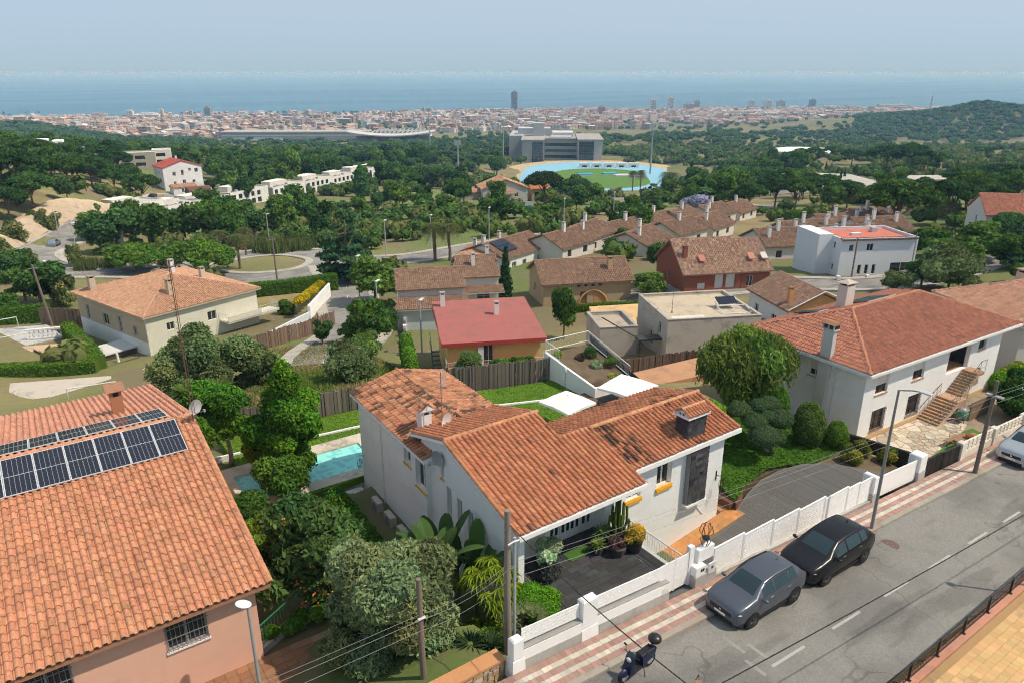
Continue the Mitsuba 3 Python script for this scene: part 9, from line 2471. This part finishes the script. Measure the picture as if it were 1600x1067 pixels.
# scattered bushes and trees
def clear_of(x, y, pad=0):
 if not len(KEEP_A):
  return np.ones(len(x), bool)
 ok = np.ones(len(x), bool)
 for i in range(0, len(x), 4000):
  d = np.hypot(x[i:i + 4000, None] - KEEP_A[None, :, 0], y[i:i + 4000, None] - KEEP_A[None, :, 1])
  ok[i:i + 4000] = (d > KEEP_A[None, :, 2] + pad).all(1)
 return ok
for la_, fw_, r_ in [(-215, 325, 16), (-195, 322, 14), (-160, 325, 16), (-145, 330, 12), (-165, 300, 10), (-205, 305, 10), (75, 470, 38), (40, 480, 34), (105, 480, 34), (70, 420, 30), (165, 290, 26), (160, 245, 18), (185, 310, 22), (225, 560, 30)] + [(-105 + 14 * q, 236 + 17 * q, 15) for q in range(9)] + [(-92 + 14 * q, 225 + 17 * q, 11) for q in range(9)]:
 KEEP.append((*near_px(la_, fw_), r_))
KEEP_A = np.array([(a, b, c) for a, b, c in KEEP] + [(31, 78, 12), (2, 108, 12), (30, 100, 12), (64, 66, 9), (46, 40, 9), (2, 82, 9)])
rs = np.random.default_rng(77)
def scatter(n, f0, f1, dens, side=.78):
 fw = np.sqrt(rs.uniform(f0 ** 2, f1 ** 2, n))
 lat = rs.uniform(-side, side, n) * fw
 x, y = lat * LAT[0] + fw * FWD[0], lat * LAT[1] + fw * FWD[1]
 ok = (rs.random(n) < dens(lat, fw, x, y)) & clear_of(x, y, 1.0)
 return lat[ok], fw[ok], x[ok], y[ok]
def patches(x, y, s, seed):
 return meshkit.fbm(np.stack([x * s, y * s, 0 * x + seed], -1), 4, seed)
# trees one can still tell apart, 120 to 620 m away
lat, fw, x, y = scatter(9000, 165, 640, lambda la, f, x, y: np.where((la / f < -.5) & (f < 360), 1.0, np.clip((patches(x, y, .018, 4) - .50) * 5, 0, 1)) * np.where(la / f > .2, .5, .8) * np.where((np.abs(la / f + .03) < .27) & (f < 360), .07, .7))
TA_ = np.array([(a, b, c) for a, b, c in AVOID])
free = (np.hypot(x[:, None] - TA_[:, 0], y[:, None] - TA_[:, 1]) > TA_[:, 2] + 3).all(1)
lat, fw, x, y = lat[free], fw[free], x[free], y[free]
sel = []
for i in np.argsort(fw):
 if all((x[i] - x[j]) ** 2 + (y[i] - y[j]) ** 2 > (5 + fw[i] * .004) ** 2 for j in sel[-140:]):
  sel.append(i)
sel = sel[:310]
zt = ground_xy(x[sel], y[sel])
for q, i in enumerate(sel):
 pine_ = rs.random() < (.6 if lat[i] / fw[i] > .35 or lat[i] / fw[i] < -.45 else .12)
 nm = 'umbrella_pine' if pine_ else 'leafy_tree'
 h = rs.uniform(5.5, 9.5) * (1.0 + fw[i] / 1400)
 w_, s_ = zone(x[i], y[i])
 place(nm, f'proto_pine_{q % 3}' if pine_ else f'proto_broad_{q % 5}', x[i], y[i], h, h * rs.uniform(.9, 1.25), f'{nm.replace("_", " ")} {w_}, {s_}', 'tree', f'{nm.replace("_", " ")}s {w_}, {s_}', z=zt[q])
# low scrub, uncountable
lat, fw, x, y = scatter(30000, 66, 900, lambda la, f, x, y: np.clip((patches(x, y, .03, 8) - .42) * 4, 0.02, 1) * .55)
sb = np.hypot(lat, 0) >= 0
zs = ground_xy(x, y)
def stuff_copies(name, label, pr, idx, x, y, z, h, w):
 H, W = SIZE[pr]
 for q, i in enumerate(idx):
  kk = f'{name}__{q + 1:03d}'
  scene[kk] = {'type': 'instance', 'to_world': T().translate([float(x[i]), float(y[i]), float(z[i])]).rotate([0, 0, 1], float(rs.uniform(0, 360))).scale([w[i] / W, w[i] / W, h[i] / H]), 'shapegroup': {'type': 'ref', 'id': pr}}
 labels[name] = {'kind': 'stuff', 'label': label}
def proto_far(name, col, seed, h, w, n=110, leaf=.9, k=4, pine=False):
 rng = np.random.default_rng(seed)
 lobes = []
 for i in range(k):
  a = i * 6.28 / k + rng.uniform(-.4, .4)
  q = w * rng.uniform(.24, .32)
  lobes.append(((w * .24 * math.cos(a), w * .24 * math.sin(a), h * (.72 if pine else .5) + rng.uniform(-.1, .1) * h), (q, q, q * (.5 if pine else .95))))
 m = Mesh()
 lobe_cores(m, lobes, np.array(col) * .85, .9, 1, rng)
 m.add(*lobe_leaves(lobes, n, leaf, col, rng))
 if pine:
  m.tube([(0, 0, -1), (0, 0, h * .7)], .2, (.12, .09, .07), 4)
 proto(name, m)
 SIZE[name] = (h, w)
proto_far('proto_scrub_0', (.085, .105, .035), 301, 2.4, 3.6, 90, .5, 3)
proto_far('proto_scrub_1', (.06, .09, .028), 302, 2.6, 3.4, 90, .5, 3)
proto_far('proto_scrub_2', (.12, .12, .05), 303, 2.0, 3.6, 80, .5, 3)
proto_far('proto_wood_0', (.055, .082, .03), 304, 9, 10)
proto_far('proto_wood_1', (.042, .066, .026), 305, 9, 11, pine=True)
proto_far('proto_wood_2', (.062, .088, .03), 306, 8, 9)
n = len(x)
sz = rs.uniform(.6, 1.5, n) * (1 + fw / 700)
for v_ in range(3):
 ii = np.arange(n)[rs.integers(0, 3, n) == v_] if v_ == 0 else np.arange(v_, n, 3)
 ii = np.arange(v_, n, 3)
 stuff_copies('scrub' if v_ == 0 else ['', 'low_scrub', 'dry_scrub'][v_], ['dark green scrub over the valley slopes', 'low bright scrub over the valley slopes', 'dry yellowish scrub over the valley slopes'][v_], f'proto_scrub_{v_}', ii, x, y, zs, 2.4 * sz, 3.6 * sz)
# far woods: the ridge at the left, the belt before the town, the hill at the right
def wood_density(la, f, x, y):
 s = la / f
 p = patches(x, y, .0045, 6)
 left = (s < -.42) * (f < 1350) * .8
 belt = ((s > -.42) & (s < .28)) * (f < 1240) * np.clip((p - .49) * 6, 0, 1) * .4
 mid = ((s > .18) & (s < .5)) * (f > 880) * (f < 1350) * np.clip((p - .38) * 6, .15, 1) * .9
 right = (s > .45) * np.where(f > 1180, np.clip((p - .40) * 7, .12, 1), np.clip((p - .48) * 6, .03, 1) * .45)
 return np.maximum.reduce([left, belt, mid, right])
lat, fw, x, y = scatter(24000, 560, 2000, wood_density, .82)
zs = ground_xy(x, y)
sz = rs.uniform(.7, 1.35, len(x))
for v_, (nm, lb) in enumerate([('distant_woodland', 'woods of round trees on the far slopes'), ('distant_pinewood', 'pine woods on the far ridges and the hill at the right'), ('distant_grove', 'lighter groves on the far slopes')]):
 stuff_copies(nm, lb, f'proto_wood_{v_}', np.arange(v_, len(x), 3), x, y, zs, 9 * sz, 10.5 * sz)
# tall grass of the empty meadow
rg = np.random.default_rng(9)
md = _P([(14.5, 49), (26, 47), (31, 60), (31, 70), (30, 80), (22.5, 80.5), (17, 70), (14, 58)])
q = np.column_stack([rg.uniform(12, 33, 70000), rg.uniform(46, 82, 70000)])
q = q[_cont(md, _pts(q))]
zq = ground_xy(q[:, 0], q[:, 1])
h = rg.uniform(.12, .42, len(q)) * (.5 + patches(q[:, 0], q[:, 1], .35, 5))
a = rg.uniform(0, 6.28, len(q))
sd = np.column_stack([np.cos(a), np.sin(a), 0 * a]) * .06
b = np.column_stack([q, zq])
v = np.stack([b - sd, b + sd, b + np.column_stack([rg.normal(0, .12, len(q)), rg.normal(0, .12, len(q)), h])], 1).reshape(-1, 3)
dryk = np.clip((patches(q[:, 0], q[:, 1], .16, 6) - .42) * 5, 0, 1)[:, None]
c = (np.array([.17, .25, .05]) * (1 - dryk) + np.array([.36, .31, .14]) * dryk) * rg.uniform(.7, 1.3, (len(q), 1))
struct('meadow_grass', Mesh().add(v, np.arange(len(v)).reshape(-1, 3), np.repeat(c, 3, 0)), 'leaf', False, 'tall half dry grass of the empty meadow', 'stuff')
# ---------------------------------------------------------------- the town by the sea
rc = np.random.default_rng(55)
N = 9000
fw = np.sqrt(rc.uniform(1270 ** 2, 3380 ** 2, N))
s = rc.uniform(-.80, .80, N)
lat = s * fw
front = np.interp(s, [-.8, -.62, -.5, -.3, -.05, .1, .25, .34, .45, .8], [1480, 1300, 1290, 1500, 1660, 1680, 1700, 1850, 2250, 2600])
coast = np.interp(s, [-.8, -.62, -.3, 0, .2, .8], [2500, 2640, 2960, 3200, 3330, 3400])
x, y = lat * LAT[0] + fw * FWD[0], lat * LAT[1] + fw * FWD[1]
green = meshkit.fbm(np.stack([x * .004, y * .004, 0 * x], -1), 3, 2)
ok = (fw > front) & (fw < coast) & (green < .62)
lat, fw, s, x, y = lat[ok], fw[ok], s[ok], x[ok], y[ok]
o = np.argsort(fw)
lat, fw, s, x, y = lat[o], fw[o], s[o], x[o], y[o]
zb = ground_xy(x, y)
walls = [(.60, .56, .50), (.66, .63, .60), (.52, .36, .27), (.45, .26, .19), (.70, .69, .67), (.58, .45, .36), (.40, .36, .33), (.50, .29, .21), (.62, .50, .40)]
roofs = [(.36, .225, .175), (.42, .29, .23), (.45, .42, .38), (.52, .50, .48), (.34, .18, .13)]
rest, pal = Mesh(), None
taken = []
nn = 0
for i in range(len(x)):
 d = fw[i]
 L_, W_ = rc.uniform(11, 34), rc.uniform(9, 14)
 H_ = rc.choice([7, 9, 12, 15, 18], p=[.3, .3, .2, .12, .08])
 if s[i] > .25:
  H_ *= .75
  L_ *= 1.3
 if d > 2850 and rc.random() < .25:
  H_ *= .6; L_ *= 1.6
 rot = -35.2 + rc.choice([0, 90]) + rc.normal(0, 9) + 14 * math.sin(s[i] * 7)
 col = np.array(walls[rc.integers(len(walls))]) * rc.uniform(.85, 1.1)
 rf = np.array(roofs[rc.integers(len(roofs))]) * rc.uniform(.85, 1.15)
 F = (x[i], y[i], zb[i], rot)
 single_ = nn < 290
 m = Mesh(F) if single_ else rest
 if not single_:
  rest.o, a = np.array(F[:3]), math.radians(rot)
  rest.r = np.array([[math.cos(a), -math.sin(a), 0], [math.sin(a), math.cos(a), 0], [0, 0, 1]])
 pitched = rc.random() < .6
 m.box(-L_ / 2, L_ / 2, -W_ / 2, W_ / 2, -6, H_, col)
 rm = Mesh(F) if single_ else rest
 if pitched:
  r_ = W_ * .2
  rm.add([(-L_ / 2 - .4, -W_ / 2 - .4, H_), (L_ / 2 + .4, -W_ / 2 - .4, H_), (L_ / 2 + .4, W_ / 2 + .4, H_), (-L_ / 2 - .4, W_ / 2 + .4, H_), (-L_ / 2 - .4, 0, H_ + r_), (L_ / 2 + .4, 0, H_ + r_)],
    [(0, 1, 5), (0, 5, 4), (2, 3, 4), (2, 4, 5), (0, 4, 3), (1, 2, 5), (0, 3, 2), (0, 2, 1)], rf)
 else:
  rm.box(-L_ / 2 - .2, L_ / 2 + .2, -W_ / 2 - .2, W_ / 2 + .2, H_, H_ + .8, rf if rc.random() < .5 else (.42, .40, .38))
  rm.box(-L_ * .1, L_ * .15, -W_ * .2, W_ * .2, H_ + .8, H_ + 3.2, col * .95)
 if single_:
  side = 'left' if s[i] < -.3 else 'middle' if s[i] < .1 else 'right'
  k = thing('town_building', f'small building in the front rows of the town by the sea, {side} part', 'building', f'front rows of the seaside town, {side} part')
  part(k, 'wall', m, 'city_wall')
  part(k, 'roof', rm, 'plaster')
 nn += 1
struct('town', rest, 'city_wall', False, 'dense seaside town of pale and terracotta buildings', 'stuff')
lt, lfw = rc.uniform(-.78, .78, 2600), np.sqrt(rc.uniform(1300 ** 2, 3200 ** 2, 2600))
lt = lt * lfw
tx, ty = lt * LAT[0] + lfw * FWD[0], lt * LAT[1] + lfw * FWD[1]
okk = meshkit.fbm(np.stack([tx * .004, ty * .004, 0 * tx], -1), 3, 2) > .5
tx, ty = tx[okk], ty[okk]
stuff_copies('town_greenery', 'trees between the buildings of the seaside town', 'proto_wood_0', np.arange(len(tx)), tx, ty, ground_xy(tx, ty), rc.uniform(7, 13, len(tx)), rc.uniform(9, 15, len(tx)))
def tower(px, top, base, wd, dist, col, label, win=(.05, .06, .07), twin=False):
 """A high-rise dist metres ahead, px, top, base and wd in pixels of a 1600 wide view."""
 lat_ = (px - 800) / 1143 * dist / .938
 x_, y_ = near_px(lat_, dist)
 h_ = (base - top) / 1143 * dist * 1.06
 w_ = wd / 1143 * dist
 z_ = g(x_, y_)
 F = (x_, y_, z_, -30)
 k = thing('tower_block', label, 'tower')
 part(k, 'wall', Mesh(F).box(-w_ / 2, w_ / 2, -w_ * .4, w_ * .4, -5, h_, col, .3), 'plaster')
 for q in np.arange(4, h_ - 2, 3.6):
  part(k, 'window_band', Mesh(F).box(-w_ / 2 + 1, w_ / 2 - 1, -w_ * .4 - .25, -w_ * .4 - .02, q, q + 1.7, win), 'window_glass')
 part(k, 'roof', Mesh(F).box(-w_ * .25, w_ * .25, -w_ * .2, w_ * .2, h_, h_ + 4, np.array(col) * .8), 'plaster')
 return k
tower(803, 148, 176, 9, 3050, (.20, .20, .21), 'tall dark tower standing alone above the middle of the town')
tower(374, 168, 183, 9, 2650, (.27, .25, .24), 'dark tower block left of the middle of the town')
tower(309, 172, 185, 6, 2600, (.62, .56, .48), 'slim cream tower at the right end of the pale slab on the left shore')
tower(265, 174, 186, 9, 2560, (.64, .60, .53), 'cream tower at the left end of the pale slab on the left shore')
tower(350, 175, 186, 6, 2640, (.5, .47, .44), 'small grey block next to the dark left tower')
tower(290, 179, 186, 40, 2600, (.62, .59, .55), 'long pale slab block on the left shore')
tower(997, 157, 174, 8, 3100, (.52, .55, .58), 'leftmost of the two pale twin towers right of the middle')
tower(1021, 158, 178, 8, 3050, (.56, .58, .6), 'second of the two pale twin towers, nearer and lower')
tower(1058, 158, 172, 8, 3200, (.36, .39, .42), 'grey tower right of the pale twin towers')
tower(1047, 166, 178, 14, 3050, (.38, .36, .36), 'dark broad block beside the pale twin towers')
tower(1134, 158, 171, 8, 3250, (.52, .53, .54), 'pale tower of the eastern group, on the left')
tower(1157, 158, 171, 10, 3250, (.54, .55, .56), 'pale broad tower of the eastern group, in the middle')
tower(1175, 158, 170, 10, 3280, (.30, .34, .38), 'dark tower of the eastern group')
tower(1219, 155, 168, 8, 3280, (.16, .20, .26), 'isolated dark blue tower near the eastern shore')
tower(675, 168, 178, 5, 2950, (.48, .47, .47), 'small grey tower at the left end of the beach')
tower(1024, 179, 190, 9, 2500, (.55, .46, .42), 'pinkish apartment block before the wooded rise')
tower(925, 172, 185, 10, 2700, (.42, .25, .22), 'red brick tower block right of the middle of the town')
m = Mesh()
def shore(p0, p1, w_, z_, col):
 ribbon_pts = [near_px(*p0), near_px(*p1)]
 a, b = np.array(ribbon_pts[0]), np.array(ribbon_pts[1])
 d = (b - a) / np.linalg.norm(b - a)
 n_ = np.array([-d[1], d[0]]) * w_ / 2
 m.hexa([(*(a - n_), -141), (*(b - n_), -141), (*(b + n_), -141), (*(a + n_), -141)], [(*(a - n_), z_), (*(b - n_), z_), (*(b + n_), z_), (*(a + n_), z_)], col)
shore((-330, 3290), (-10, 3420), 26, -137, (.55, .50, .42))
shore((40, 3420), (120, 3560), 14, -137, (.38, .37, .36))
struct('breakwater', m, 'concrete', False, 'pale beach and breakwater on the shore')
k = thing('power_station', 'hazy industrial plant with a smoking stack on the eastern shore', 'plant')
x_, y_ = near_px(1660, 3330)
part(k, 'hall', Mesh((x_, y_, -139, -35)).box(-70, 60, -20, 20, 0, 26, (.4, .42, .44)), 'plaster')
part(k, 'stack', Mesh((x_ + 40, y_, -139, 0)).tube([(0, 0, 0), (0, 0, 48)], [5, 3.5], (.5, .5, .5), 10), 'plaster')
part(k, 'stack', Mesh((x_ + 130, y_ - 90, -139, 0)).tube([(0, 0, 0), (0, 0, 62)], [5, 3.5], (.4, .4, .42), 10), 'plaster')
# ---------------------------------------------------------------- hazy air
scene['haze_air'] = {'type': 'homogeneous', 'albedo': rgb((0.71, 0.865, 0.965)), 'sigma_t': rgb(HAZE)}
_c = T().translate([float(FWD[0] * 54000), float(FWD[1] * 54000), (26.0 - 143.0) / 2]).rotate([0, 0, 1], -35.2).scale([101000, 57000, (26.0 + 143.0) / 2])
scene['haze'] = {'type': 'cube', 'to_world': _c, 'bsdf': {'type': 'null'}, 'interior': {'type': 'ref', 'id': 'haze_air'}}
labels['haze'] = {'kind': 'stuff', 'label': 'pale blue sea haze over the town'}
